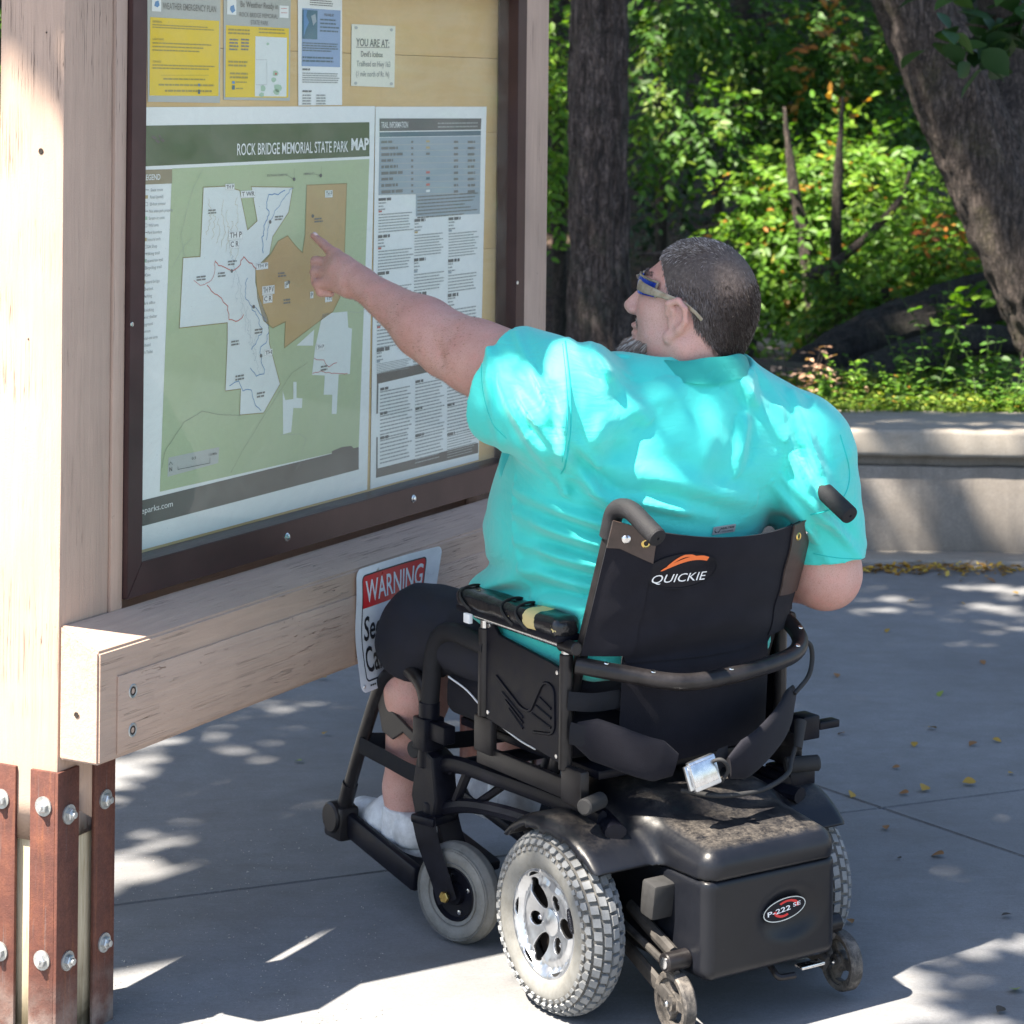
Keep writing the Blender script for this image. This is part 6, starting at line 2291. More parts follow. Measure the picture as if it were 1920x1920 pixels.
# things that lie on the shirt are dropped on to it from the camera's side or radially
from mathutils.bvhtree import BVHTree
def tree_of(o):
    me = o.data
    return BVHTree.FromPolygons([v.co for v in me.vertices], [p.vertices for p in me.polygons])


TS = tree_of(sh)
EYEL = WMI @ EYE


def drop(u, v, tree=None, lift=0.0):
    """the surface point measured at (u, v) and its normal, in chair axes"""
    d = (WMI.to_3x3() @ ray(u, v)).normalized()
    hit, nrm, _, _ = (tree or TS).ray_cast(EYEL, d)
    if hit is None: return None, None
    if nrm.dot(d) > 0: nrm = -nrm
    return hit + nrm * lift, nrm


def seam(pts, name, r=0.0011, m=M_seam, lift=0.0002):
    b = B()
    sp_ = spline([Vector((x, y, 0)) for x, y in pts], 14)
    run = []
    for q in sp_:
        h_, n_ = drop(q.x, q.y, lift=lift)
        if h_ is None or (run and (h_ - run[-1]).length > 0.04):
            continue
        run.append(h_)
    if len(run) > 3:
        tube(b, run, r, 5)
        obj(name, b, m, sh, 60)
    else: b.free()


seam([(1060, 640), (1068, 720), (1070, 800), (1060, 870), (1052, 888)], 'armhole_seam', 0.0015)
seam([(1055, 645), (1062, 720), (1064, 800), (1054, 866)], 'armhole_seam', 0.0007)
seam([(912, 630), (903, 690), (908, 745), (925, 795), (950, 822)], 'sleeve_hem_seam', 0.0008)
seam([(1575, 815), (1592, 880), (1585, 925), (1555, 955), (1520, 965)], 'armhole_seam', 0.0014)
seam([(1525, 1038), (1570, 1046), (1618, 1048)], 'sleeve_hem_seam', 0.0008)
seam([(1130, 1000), (1240, 1006), (1360, 1012), (1480, 985)], 'vent_hem_seam', 0.0009)

# collar: stand and fold, wrapped round the neck
b = B()
g_ = []
NC = 56
cc = HM @ Vector((-0.012, 0, -0.135))
for i in range(NC + 1):
    a = math.radians(-150 + 300 * i / NC)                # 0 = nape
    back = math.cos(a)
    dirv = (-f2 * math.cos(a) * 1.0 + ll * math.sin(a))
    dirv.z = 0
    dirv.normalize()
    base = Vector((cc.x, cc.y, 0))
    zt = 1.143 + 0.016 * back + 0.004 * SN(3 * a + 1) + 0.018 * max(0, math.sin(a)) - 0.012 * max(0, -math.sin(a))
    rin = 0.088 + 0.006 * back + 0.010 * (1 - back) * 0.5
    row = []
    for (dr, dz) in ((-0.004, -0.030), (-0.001, -0.012), (0.000, 0.0), (0.003, 0.0045), (0.0075, 0.003), (0.012, -0.010), (0.018, -0.026), (0.024, -0.036 - 0.004 * SN(2 * a))):
        row.append(b.verts.new(base + dirv * (rin + dr) + Vector((0, 0, zt + dz + 0.0015 * SN(7 * a + dz * 60)))))
    g_.append(row)
for i in range(NC):
    for j in range(7): b.faces.new((g_[i][j], g_[i + 1][j], g_[i + 1][j + 1], g_[i][j + 1]))
bmesh.ops.solidify(b, geom=b.faces[:], thickness=0.0016)
bmesh.ops.recalc_face_normals(b, faces=b.faces[:])
obj('collar', b, M_shirt, sh, 60)

# sewn label at the vent
h_, n_ = drop(1357, 992, lift=0.0012)
if h_ is not None:
    xr = Vector((1, 0, 0)); xr = (xr - n_ * xr.dot(n_)).normalized(); yr = n_.cross(xr)
    ML = Matrix(((xr.x, yr.x, n_.x, h_.x), (xr.y, yr.y, n_.y, h_.y), (xr.z, yr.z, n_.z, h_.z), (0, 0, 0, 1)))
    M_lbl = simple('silver_fabric_label', (0.45, 0.47, 0.48), 0.5, 0.2)
    b = B(); plate([rrect(-0.0275, -0.0075, 0.0275, 0.0075, 0.002)], 0.0014, 0, ML, b); lb = obj('label', b, M_lbl, sh, 30)
    b = B()
    MT = ML @ Matrix.Translation((0, 0, 0.0010))
    text_into(b, 'REALTREE', -0.009, 0.0010, 0.033, 0.0038, MT, 0.02)
    text_into(b, '/ FISHING', -0.009, -0.0055, 0.031, 0.0036, MT, 0.0)
    for sx in (1, -1):
        plate([[(sx * (x) - 0.0175, y) for x, y in ((0.0008, -0.004), (0.0045, -0.004), (0.0072, 0.0), (0.0060, 0.0045), (0.0052, 0.0045), (0.0058, 0.0005), (0.0035, -0.0022), (0.0008, -0.0022))]], 0, 0, MT, b)
    obj('label_print', b, M_blk, lb, 0)

# --- shorts
M_short = simple('black_navy_shorts_cloth', (0.012, 0.013, 0.022), 0.85, 0, 0.3, 20, 0.4, 500)
shorts = [EL((0, 0.13, 0.580), (0.212, 0.18, 0.10), 0.05),
          RC((-0.110, 0.14, 0.578), (-0.188, 0.580, 0.580), 0.096, 0.084, 0.04), RC((0.125, 0.14, 0.59), (0.125, 0.575, 0.596), 0.116, 0.098, 0.04),
          RC((-0.188, 0.56, 0.575), (-0.197, 0.600, 0.535), 0.083, 0.085, 0.03), RC((0.125, 0.56, 0.59), (0.123, 0.600, 0.545), 0.092, 0.084, 0.04)]


def shorts_post(p, d): return d - 0.006 * snoise(p, 16, 4, 2) - 0.0040 * snoise(p * np.array([2.0, 1, 1]), 40, 4, 9)


sdf_obj('shorts', M_short, man, shorts, 0.006, (-0.34, -0.10, 0.44), (0.34, 0.74, 0.74), post=shorts_post,
        carve=[RC((-0.192, 0.615, 0.50), (-0.194, 0.64, 0.35), 0.070, 0.075, 0), RC((0.118, 0.615, 0.50), (0.115, 0.65, 0.35), 0.068, 0.073, 0)],
        keep=[PL((0, 0.65, 0.505), (0, 0.35, -1), 0.003)])

# --- socks and shoes
M_sock = simple('white_sock_knit', (0.66, 0.67, 0.68), 0.9, 0, 0.12, 60, 0.9, 260)
M_shoew = simple('white_trainer', (0.62, 0.63, 0.64), 0.6, 0, 0.18, 35, 0.2, 300)
M_shoeg = simple('grey_trainer', (0.36, 0.36, 0.38), 0.65, 0, 0.18, 35, 0.5, 120)
M_sole = simple('pale_trainer_sole', (0.55, 0.54, 0.52), 0.7, 0, 0.2, 50)
for (an, ms) in ((AL, M_shoew), (AR, M_shoeg)):
    x, y = an[0], an[1]
    sdf_obj('sock', M_sock, man, [RC((x, y, 0.150), (x, y - 0.004, 0.196), 0.047, 0.0455, 0.01)], 0.0045, (x - .08, y - .08, .09), (x + .08, y + .08, .26),
            keep=[PL((x, y, 0.198), (0, -0.1, 1), 0)], post=lambda p, d: d + 0.0012 * np.sin(p[:, 2] * 700) * 0 + 0.0012 * snoise(p, 80, 4, 3))
    pr = [RC((x, y - 0.045, 0.150), (x + 0.003, y + 0.06, 0.150), 0.040, 0.044, 0.03), RC((x + 0.003, y + 0.06, 0.145), (x + 0.008, y + 0.175, 0.138), 0.044, 0.034, 0.03),
          RC((x, y - 0.045, 0.165), (x, y - 0.050, 0.185), 0.040, 0.034, 0.02), RC((x, y + 0.02, 0.165), (x, y + 0.055, 0.180), 0.036, 0.026, 0.02)]
    so = sdf_obj('shoe', ms, man, pr, 0.0045, (x - .09, y - .13, .09), (x + .10, y + .25, .26), keep=[PL((x, y, 0.128), (0, 0, -1), 0.004), PL((x, y, 0.205), (0, -0.2, 1), 0.003)],
                 carve=[RC((x, y - 0.004, 0.175), (x, y - 0.004, 0.26), 0.0385, 0.040, 0)], post=lambda p, d: d + 0.0005 * snoise(p, 60, 4, 6))
    b = B()
    ol = [(x + (0.046 if t > 0 else 0.042) * math.copysign(abs(SN(a)) ** 0.8, SN(a)) + 0.004, y + 0.066 - 0.150 * math.cos(a)) for a in np.linspace(0, 2 * math.pi, 33)[:-1] for t in (1,)]
    plate([ol], 0.024, 0.004, Matrix.Translation((0, 0, 0.1175)), b)
    obj('shoe_sole', b, M_sole, so, 35)
    for k in range(4):
        b = B(); yy = y + 0.035 + 0.022 * k
        tube(b, [(x - 0.020, yy, 0.190 - 0.006 * k), (x, yy + 0.006, 0.198 - 0.006 * k), (x + 0.022, yy, 0.190 - 0.006 * k)], 0.003, 6); obj('lace', b, M_sock, so, 60)

# --- hair: a close crop, its bulk and its separate short hairs
def hz_line(f):
    return np.interp(f, [-0.13, -0.075, -0.045, -0.022, -0.010, 0.004, 0.034, 0.046, 0.060, 0.072, 0.088, 0.110], [-0.092, -0.100, -0.092, -0.074, -0.030, -0.006, -0.012, 0.000, 0.030, 0.050, 0.066, 0.080])


HMn = np.array(HM.inverted())


def in_head(p): return p @ HMn[:3, :3].T + HMn[:3, 3]


class HairMask:
    k = 0.004

    def d(s, p):
        q = in_head(p)
        zz = hz_line(q[:, 0]) + 0.004 * np.sin(q[:, 1] * 90) + 0.020 * np.maximum(0, 1 - np.abs(q[:, 1]) / 0.045) * (q[:, 0] > 0.05) * -0.6
        return (zz - q[:, 2]) * 0.8


def grey_mat(name, a, b2, mid, rough):
    n = NB(name)
    at = n.n('ShaderNodeAttribute'); at.attribute_name = 'rnd'
    c = n.ramp(at.outputs['Fac'], [(0.0, a), (0.55, mid), (0.85, b2), (1.0, tuple(min(1, x * 1.5) for x in b2))])
    return n.set(c, rough, 0, None, **{'Specular IOR Level': 0.35})


n = NB('cropped_brown_grey_hair')
v = n.map()
c = n.ramp(n.noise(v, 130, 5, 0.8), [(0.3, (0.045, 0.033, 0.029)), (0.55, (0.10, 0.077, 0.068)), (0.8, (0.19, 0.16, 0.15))])
M_hairb = n.set(c, 0.75, 0, n.bump(n.noise(v, 400, 4, 0.8), 0.8, 0.002))
M_hairs = grey_mat('single_hairs', (0.020, 0.013, 0.011), (0.38, 0.345, 0.335), (0.15, 0.118, 0.105), 0.5)
M_beard = grey_mat('beard_hairs', (0.14, 0.09, 0.07), (0.50, 0.46, 0.43), (0.28, 0.20, 0.16), 0.6)
hp_ = [EL(H(-0.005, 0, 0.003), (0.104, 0.082, 0.099), 0.02, HM), EL(H(-0.034, 0, -0.030), (0.073, 0.074, 0.086), 0.03, HM), RC(H(-0.038, 0, -0.06), H(-0.034, 0, -0.11), 0.062, 0.060, 0.02)]
V, Q = sdf_mesh(hp_, 0.0035, HO - Vector((0.17, 0.17, 0.17)), HO + Vector((0.17, 0.17, 0.17)), keep=[HairMask()], carve=[EL(H(0.018, 0.090, -0.042), (0.026, 0.03, 0.038), 0.004, HM), EL(H(0.018, -0.090, -0.042), (0.026, 0.03, 0.038), 0.004, HM)])
hr = obj('hair', np_mesh('hair', V, Q), M_hairb, man, 180)


def strands(src_tree, pts, nrms, length, width, flow, name, mat_, parent, rngseed=5, up=0.5):
    rg = np.random.default_rng(rngseed)
    N_ = len(pts)
    fl_ = flow(pts)
    d = nrms * up + fl_ + rg.normal(0, 0.15, (N_, 3))
    d /= np.linalg.norm(d, axis=1)[:, None]
    side = np.cross(d, nrms + rg.normal(0, 0.1, (N_, 3))); side /= np.linalg.norm(side, axis=1)[:, None] + 1e-9
    ln = (length * rg.uniform(0.6, 1.15, N_))[:, None]
    base = pts - nrms * 0.0008
    V = np.stack([base - side * width, base + side * width, base + d * ln * 0.6 + side * width * 0.6 - nrms * 0, base + d * ln - nrms * ln * 0.12], 1).reshape(-1, 3)
    Q = np.arange(N_ * 4).reshape(-1, 4)
    me = np_mesh(name, V, Q)
    at = me.attributes.new('rnd', 'FLOAT', 'POINT')
    at.data.foreach_set('value', np.repeat(np.clip(rg.normal(0.5, 0.27, N_), 0, 1), 4).astype(np.float32)[:len(me.vertices)])
    o = obj(name, me, mat_, parent, 0)
    return tag(o, kind='stuff')


def sample(o, N_, keepf=None, seed=1):
    me = o.data
    me.calc_loop_triangles()
    co = np.empty(len(me.vertices) * 3); me.vertices.foreach_get('co', co); co = co.reshape(-1, 3)
    tr = np.empty(len(me.loop_triangles) * 3, np.int32); me.loop_triangles.foreach_get('vertices', tr); tr = tr.reshape(-1, 3)
    if keepf is not None: tr = tr[keepf(co[tr].mean(1))]
    a, b_, c_ = co[tr[:, 0]], co[tr[:, 1]], co[tr[:, 2]]
    nr = np.cross(b_ - a, c_ - a); ar = np.linalg.norm(nr, axis=1)
    rg = np.random.default_rng(seed)
    k = rg.choice(len(tr), N_, p=ar / ar.sum())
    r1, r2 = np.sqrt(rg.random(N_)), rg.random(N_)
    p = (1 - r1)[:, None] * a[k] + (r1 * (1 - r2))[:, None] * b_[k] + (r1 * r2)[:, None] * c_[k]
    return p, nr[k] / (ar[k][:, None] + 1e-12)


f2n, lln, u2n = np.array(f2), np.array(ll), np.array(u2)


def flow_hair(p):
    q = in_head(p)
    top = np.clip((q[:, 2] - 0.04) / 0.05, 0, 1)[:, None]
    return (top * (f2n * 0.9 + lln * -0.2) + (1 - top) * (-u2n * 1.1 - f2n * 0.35)) * 1.0


# outer side only, where it clears the scalp
pt, nm = sample(hr, 80000, seed=2)
qh = in_head(pt)
out_ = ((pt - np.array(HO)) * nm).sum(1) > 0.02
strands(None, pt[out_], nm[out_], 0.0115, 0.00021, flow_hair, 'hair_strands', M_hairs, hr, 5, 0.28)
# beard and stubble on the jaw
def jaw(c):
    q = in_head(c)
    return (np.abs(q[:, 1]) < 0.09) & (q[:, 2] < -0.072) & (q[:, 0] > 0.018) & (q[:, 2] > -0.175) & (q[:, 0] < 0.2)


pt, nm = sample(body, 9000, jaw, 3)
qq = in_head(pt)
chin = (qq[:, 0] > 0.072) & (qq[:, 2] < -0.108)
M_stub = grey_mat('stubble_hairs', (0.26, 0.15, 0.11), (0.46, 0.38, 0.33), (0.36, 0.24, 0.18), 0.6)
strands(None, pt[~chin], nm[~chin], 0.0022, 0.00022, lambda p: np.tile(-u2n * 0.9, (len(p), 1)), 'stubble', M_stub, body, 7, 0.4)
p2_, n2_ = sample(body, 9000, lambda c: (np.linalg.norm(in_head(c), axis=1) < 0.21) & (in_head(c)[:, 0] > 0.066) & (in_head(c)[:, 2] < -0.104) & (in_head(c)[:, 2] > -0.17), 4)
strands(None, p2_, n2_, 0.026, 0.00045, lambda p: np.tile(-u2n * 1.0 + f2n * 0.35, (len(p), 1)), 'goatee', M_beard, body, 8, 0.45)
p3_, n3_ = sample(body, 1500, lambda c: (np.linalg.norm(in_head(c), axis=1) < 0.21) & (in_head(c)[:, 0] > 0.100) & (in_head(c)[:, 2] < -0.066) & (in_head(c)[:, 2] > -0.080), 6)
strands(None, p3_, n3_, 0.007, 0.0004, lambda p: np.tile(-u2n, (len(p), 1)), 'moustache', M_beard, body, 9, 0.5)
p4_, n4_ = sample(body, 700, lambda c: (np.linalg.norm(in_head(c), axis=1) < 0.21) & (in_head(c)[:, 0] > 0.085) & (in_head(c)[:, 2] < 0.024) & (in_head(c)[:, 2] > 0.014) & (np.abs(in_head(c)[:, 1]) > 0.012), 11)
strands(None, p4_, n4_, 0.008, 0.0004, lambda p: np.tile(u2n * 0.4, (len(p), 1)), 'eyebrow', M_hairs, body, 10, 0.4)
# eyes behind the lenses
ab = np.array([list(shL), list(wrL)])
def armf(c):
    t = ((c - ab[0]) @ (ab[1] - ab[0])) / ((ab[1] - ab[0]) @ (ab[1] - ab[0]))
    d_ = np.linalg.norm(c - (ab[0] + t[:, None] * (ab[1] - ab[0])), axis=1)
    return (t > 0.35) & (t < 1.05) & (d_ < 0.12)


pa, na = sample(body, 5200, armf, 21)
adir = (ab[1] - ab[0]) / np.linalg.norm(ab[1] - ab[0])
M_ahair = grey_mat('fair_arm_hairs', (0.10, 0.05, 0.03), (0.42, 0.28, 0.18), (0.24, 0.13, 0.08), 0.5)
strands(None, pa, na, 0.0075, 0.00014, lambda p: np.tile(adir * 0.9 - np.array([0, 0, 0.5]), (len(p), 1)), 'arm_hairs', M_ahair, body, 12, 0.35)
M_eye = simple('eye_white', (0.75, 0.73, 0.70), 0.2)
for sg in (1, -1):
    b = B(); bmesh.ops.create_uvsphere(b, u_segments=20, v_segments=14, radius=0.0125)
    for v_ in b.verts: v_.co = Vector(H(0.088 + v_.co.x, sg * 0.031 + v_.co.y, -0.010 + v_.co.z))
    ey = obj('eye', b, M_eye, body, 180)
# fingernail of the pointing finger
b = B(); bmesh.ops.create_uvsphere(b, u_segments=12, v_segments=8, radius=1.0)
M_nail = simple('fingernail', (0.78, 0.58, 0.54), 0.25)
e_, w_ = Vector(LP(586, 439.5, 4.930)), Vector(LP(604, 455, 4.912))
ax_ = (e_ - w_).normalized(); upv = (Vector((0, 0, 1)) - ax_ * ax_.z).normalized(); sd_ = ax_.cross(upv)
for v_ in b.verts:
    c_ = v_.co.copy()
    v_.co = e_ + ax_ * (-0.006 + 0.0065 * c_.x) + sd_ * 0.0050 * c_.y + upv * (0.0052 + 0.0022 * c_.z)
obj('fingernail', b, M_nail, body, 180)

# --- wrap sunglasses
sg_ = empty('sunglasses', label='clear-framed wrap sunglasses with blue lenses worn by the seated man', cat='sunglasses')
sg_.matrix_world = WM
n = NB('smoky_clear_frame_plastic')
M_sgf = n.set(n.ramp(n.noise(n.map(), 60, 4), [(0.3, (0.30, 0.22, 0.13)), (0.7, (0.58, 0.50, 0.38))]), 0.12, 0, None, **{'Transmission Weight': 0.45, 'IOR': 1.45})
n = NB('blue_mirror_lens')
M_lens = n.set((0.02, 0.07, 0.55), 0.05, 0.65)
for sg in (1, -1):
    b = B()
    pth = spline([H(0.104, sg * 0.062, 0.000), H(0.085, sg * 0.076, -0.004), H(0.045, sg * 0.0865, -0.008), H(0.012, sg * 0.091, -0.012), H(-0.014, sg * 0.0935, -0.022), H(-0.034, sg * 0.0915, -0.036)], 6)
    tube(b, pth, [0.0105, 0.0092, 0.0058, 0.0042, 0.0036, 0.0034], 12, flat=(1, 0.22), up=tuple(u2))
    ar = obj('temple_arm', b, M_sgf, sg_, 60)
    b = B()
    g_ = []
    for i in range(15):
        t = i / 14
        a = math.radians(8 + 62 * t)
        row = []
        for j in range(9):
            s_ = -1 + 2 * j / 8
            hh = 0.021 * (1 - 0.25 * t) * (1 - 0.10 * abs(s_))
            rr = 1.0 - 0.04 * s_ * s_
            row.append(b.verts.new(H(0.040 + 0.080 * math.cos(a) * rr, sg * (0.072 * math.sin(a) * rr + 0.001), -0.003 + hh * s_)))
        g_.append(row)
    for i in range(14):
        for j in range(8): b.faces.new((g_[i][j], g_[i + 1][j], g_[i + 1][j + 1], g_[i][j + 1]))
    bmesh.ops.recalc_face_normals(b, faces=b.faces[:])
    edge = [[r_[8].co.copy() for r_ in g_], [r_[0].co.copy() for r_ in g_], [v_.co.copy() for v_ in g_[14]]]
    bmesh.ops.solidify(b, geom=b.faces[:], thickness=0.002)
    obj('lens', b, M_lens, sg_, 60)
    b = B()
    tube(b, edge[0], 0.0026, 8); obj('rim', b, M_sgf, sg_, 60)
    b = B(); tube(b, edge[2], 0.0030, 8); obj('rim', b, M_sgf, sg_, 60)
b = B(); tube(b, [H(0.119, 0.012, 0.006), H(0.124, 0, 0.008), H(0.119, -0.012, 0.006)], 0.003, 8); obj('bridge', b, M_sgf, sg_, 60)

# ================================================================== trees, plants, fallen leaves
def m_leaf(name, stops, rough=0.5, trans=0.45):
    n = NB(name)
    at = n.n('ShaderNodeAttribute'); at.attribute_name = 'rnd'
    c = n.ramp(at.outputs['Fac'], stops)
    n.set(c, rough, 0, None, **{'Specular IOR Level': 0.45})
    tl_ = n.n('ShaderNodeBsdfTranslucent')
    n.l(n.mix(1.0, c, (1.0, 1.0, 0.45), 'MULTIPLY'), tl_.inputs[0])
    mx = n.n('ShaderNodeMixShader'); mx.inputs[0].default_value = trans
    n.l(n.b.outputs[0], mx.inputs[1]); n.l(tl_.outputs[0], mx.inputs[2]); n.l(mx.outputs[0], n.out.inputs[0])
    return n.m


G_ = lambda *a: list(a)
M_lf = m_leaf('mid_green_leaves', [(0, (0.035, 0.085, 0.014)), (0.5, (0.060, 0.160, 0.022)), (0.85, (0.11, 0.24, 0.030)), (1, (0.19, 0.28, 0.035))])
M_lfy = m_leaf('yellow_green_leaves', [(0, (0.07, 0.15, 0.018)), (0.45, (0.105, 0.255, 0.022)), (0.94, (0.22, 0.36, 0.035)), (0.985, (0.40, 0.30, 0.03)), (1, (0.42, 0.20, 0.03))])
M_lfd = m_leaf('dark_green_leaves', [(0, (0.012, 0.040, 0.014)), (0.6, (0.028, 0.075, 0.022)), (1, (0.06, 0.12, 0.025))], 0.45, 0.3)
M_lfo = m_leaf('turning_orange_leaves', [(0, (0.25, 0.16, 0.03)), (0.5, (0.45, 0.20, 0.04)), (1, (0.42, 0.10, 0.04))])
M_lfb = m_leaf('dead_tan_leaves', [(0, (0.28, 0.16, 0.10)), (0.5, (0.48, 0.30, 0.20)), (1, (0.60, 0.42, 0.30))], 0.7, 0.25)
M_grs = m_leaf('grass_and_clover', [(0, (0.06, 0.12, 0.02)), (0.5, (0.15, 0.24, 0.035)), (0.9, (0.26, 0.32, 0.05)), (1, (0.45, 0.40, 0.06))])


def m_bark(name, a, b_, lichen, sc=1.0):
    n = NB(name)
    v = n.map()
    wob = n.n('ShaderNodeVectorMath'); wob.operation = 'ADD'
    n.l(n.map((5 * sc, 5 * sc, 0.75 * sc)), wob.inputs[0])
    n.l(n.noise(n.map((4 * sc, 4 * sc, 2 * sc)), 3, 4, 0.6, 0, 'Color'), wob.inputs[1])
    r = n.vor(wob.outputs[0], 7, 'DISTANCE_TO_EDGE')
    g = n.noise(n.map((9 * sc, 9 * sc, 1.6 * sc)), 5, 7, 0.72, 0.8)
    f = n.noise(v, 90, 5, 0.75)
    c = n.ramp(g, [(0.36, tuple(x * 0.22 for x in a)), (0.48, a), (0.60, b_), (0.72, tuple(min(1, x * 1.5) for x in b_))])
    c = n.mix(n.mr(r, 0.0, 0.11, 0.55, 0), c, tuple(x * 0.22 for x in a))
    c = n.mix(n.mr(f, 0.35, 0.75, 0, 0.4), c, tuple(x * 0.5 for x in a))
    li = n.math('MULTIPLY', n.mr(n.noise(v, 5, 5, 0.7), 0.52, 0.64, 0, 0.55), n.mr(f, 0.4, 0.6, 0.3, 1))
    c = n.mix(li, c, lichen)
    h = n.math('ADD', n.math('ADD', g, n.mr(r, 0, 0.12, -0.4, 0.2)), n.math('MULTIPLY', f, 0.3))
    return n.set(c, 0.88, 0, n.bump(h, 1.0, 0.025))


M_bark1 = m_bark('grey_brown_shaggy_bark', (0.085, 0.062, 0.055), (0.20, 0.155, 0.14), (0.075, 0.085, 0.06))
M_bark2 = m_bark('blocky_brown_bark', (0.075, 0.056, 0.048), (0.19, 0.15, 0.13), (0.10, 0.09, 0.04), 1.5)
M_bark3 = m_bark('thin_dark_bark', (0.045, 0.035, 0.028), (0.13, 0.10, 0.085), (0.05, 0.06, 0.03), 2.0)
M_log = m_bark('wet_dark_log_bark', (0.020, 0.017, 0.015), (0.055, 0.045, 0.036), (0.035, 0.042, 0.016), 1.0)


def trunk_mesh(pts, rad, seg=40, step=0.05, amp=0.012, seed=0.0, n_=10, vs=0.35):
    sp_ = spline(pts, n_)
    # even rings
    L_ = [0]
    for a, b_ in zip(sp_[:-1], sp_[1:]): L_.append(L_[-1] + (b_ - a).length)
    k = max(3, int(L_[-1] / step))
    us = np.linspace(0, L_[-1], k)
    P3 = np.array([list(p) for p in sp_])
    line = [Vector([np.interp(u_, L_, P3[:, i]) for i in range(3)]) for u_ in us]
    rs = np.interp(us / L_[-1], np.linspace(0, 1, len(rad)), rad)
    b = B()
    rings = tube(b, line, list(rs), seg)
    for i, ring in enumerate(rings):
        for q, v_ in enumerate(ring):
            d = (v_.co - line[i]).normalized()
            p = Vector((v_.co.x * 13, v_.co.y * 13, v_.co.z * 13 * vs)) + Vector((seed, seed * 2, 0))
            r_ = 1 - abs(mnoise.noise(p * 1.4)) * 2
            e = mnoise.noise(p * 3.1)
            v_.co += d * amp * (r_ * 1.1 + e * 0.8) + d * rs[i] * 0.10 * mnoise.noise(Vector((p.x * 0.3, p.y * 0.3, p.z * 0.25)))
    return b


def leaves_mesh(name, base, ax, nr, ln, wd, rnd, simple_=False):
    """one folded leaf blade per row of base"""
    N_ = len(base)
    ax = ax / (np.linalg.norm(ax, axis=1)[:, None] + 1e-9)
    nr = nr - ax * (nr * ax).sum(1)[:, None]
    nr /= np.linalg.norm(nr, axis=1)[:, None] + 1e-9
    sd_ = np.cross(nr, ax)
    if simple_:
        T = [(0, 0, 0), (0.42, 0.5, 0.10), (1, 0, -0.12), (0.42, -0.5, 0.10)]
        Fq = [(0, 3, 2, 1)]
    else:
        T = [(0, 0, 0), (0.30, 0.44, 0.10), (0.32, 0, 0), (0.30, -0.44, 0.10), (0.66, 0.36, 0.03), (0.68, 0, -0.05), (0.66, -0.36, 0.03), (1, 0, -0.16)]
        Fq = [(0, 2, 1, 1), (0, 3, 2, 2), (1, 2, 5, 4), (2, 3, 6, 5), (4, 5, 7, 7), (5, 6, 7, 7)]
    V = np.stack([base + ax * (t[0] * ln)[:, None] + sd_ * (t[1] * wd)[:, None] + nr * (t[2] * wd)[:, None] for t in T], 1).reshape(-1, 3)
    k = len(T)
    tri = []
    for f in Fq:
        f = list(dict.fromkeys(f))
        if len(f) == 4: tri += [(f[0], f[1], f[2]), (f[0], f[2], f[3])]
        else: tri.append(tuple(f))
    tri = np.array(tri)
    Q = (np.arange(N_)[:, None, None] * k + tri[None]).reshape(-1, 3)
    me = np_mesh(name, V, Q)
    at = me.attributes.new('rnd', 'FLOAT', 'POINT')
    at.data.foreach_set('value', np.repeat(rnd, k).astype(np.float32))
    return me


def sprays(blobs, n_spray, leaf, twig=(0.25, 0.5), per=12, droop=0.5, seed=1, rmean=0.5, rsd=0.22, upn=1.0, hollow=0.0):
    """leaf positions along twigs that start inside ellipsoid blobs (centre, radii, weight)"""
    rg = np.random.default_rng(seed)
    w = np.array([b_[2] for b_ in blobs], float); w /= w.sum()
    pick = rg.choice(len(blobs), n_spray, p=w)
    cen = np.array([list(blobs[i][0]) for i in pick]); rad = np.array([blobs[i][1] for i in pick])
    d = rg.normal(size=(n_spray, 3)); d /= np.linalg.norm(d, axis=1)[:, None]
    rr = (hollow + (1 - hollow) * rg.random(n_spray)) ** (1 / 2.2)
    s0 = cen + d * rr[:, None] * rad
    td = d * 0.8 + rg.normal(0, 0.5, (n_spray, 3)); td[:, 2] -= droop * 0.5
    td /= np.linalg.norm(td, axis=1)[:, None]
    tl_ = rg.uniform(*twig, n_spray)
    tone = np.clip(rg.normal(rmean, rsd, n_spray), 0, 1)
    t = (np.arange(per) + 0.5) / per
    base = s0[:, None] + td[:, None] * (t[None, :, None] * tl_[:, None, None])
    base[..., 2] -= (t[None] ** 2) * tl_[:, None] * droop * 0.4
    side = np.cross(td, np.array([0, 0, 1.0])); side /= np.linalg.norm(side, axis=1)[:, None] + 1e-9
    alt = np.where(np.arange(per) % 2 == 0, 1, -1)
    ax = td[:, None] * 0.55 + side[:, None] * alt[None, :, None] * 0.85 + rg.normal(0, 0.28, base.shape)
    ax[..., 2] -= droop * 0.35
    nr = rg.normal(0, 0.42, base.shape); nr[..., 2] += upn
    nr += np.array([-0.45, -0.35, 0]) * upn
    ln = leaf * rg.uniform(0.65, 1.2, base.shape[:2])
    rn = np.clip(tone[:, None] + rg.normal(0, 0.13, base.shape[:2]), 0, 1)
    f = lambda a: a.reshape(-1, a.shape[-1]) if a.ndim == 3 else a.reshape(-1)
    return f(base), f(ax), f(nr), f(ln), f(rn), s0, td, tl_


def twigs_mesh(s0, td, tl_, r=0.003, droop=0.3):
    """thin square twigs as one mesh"""
    sd_ = np.cross(td, [0, 0, 1.0]); sd_ /= np.linalg.norm(sd_, axis=1)[:, None] + 1e-9
    up_ = np.cross(sd_, td)
    e = s0 + td * tl_[:, None]; e[:, 2] -= tl_ * droop * 0.4
    V = np.stack([s0 + sd_ * r, s0 + up_ * r, s0 - sd_ * r, e], 1).reshape(-1, 3)
    Q = (np.arange(len(s0))[:, None, None] * 4 + np.array([[0, 1, 3], [1, 2, 3], [2, 0, 3]])[None]).reshape(-1, 3)
    return np_mesh('twigs', V, Q)


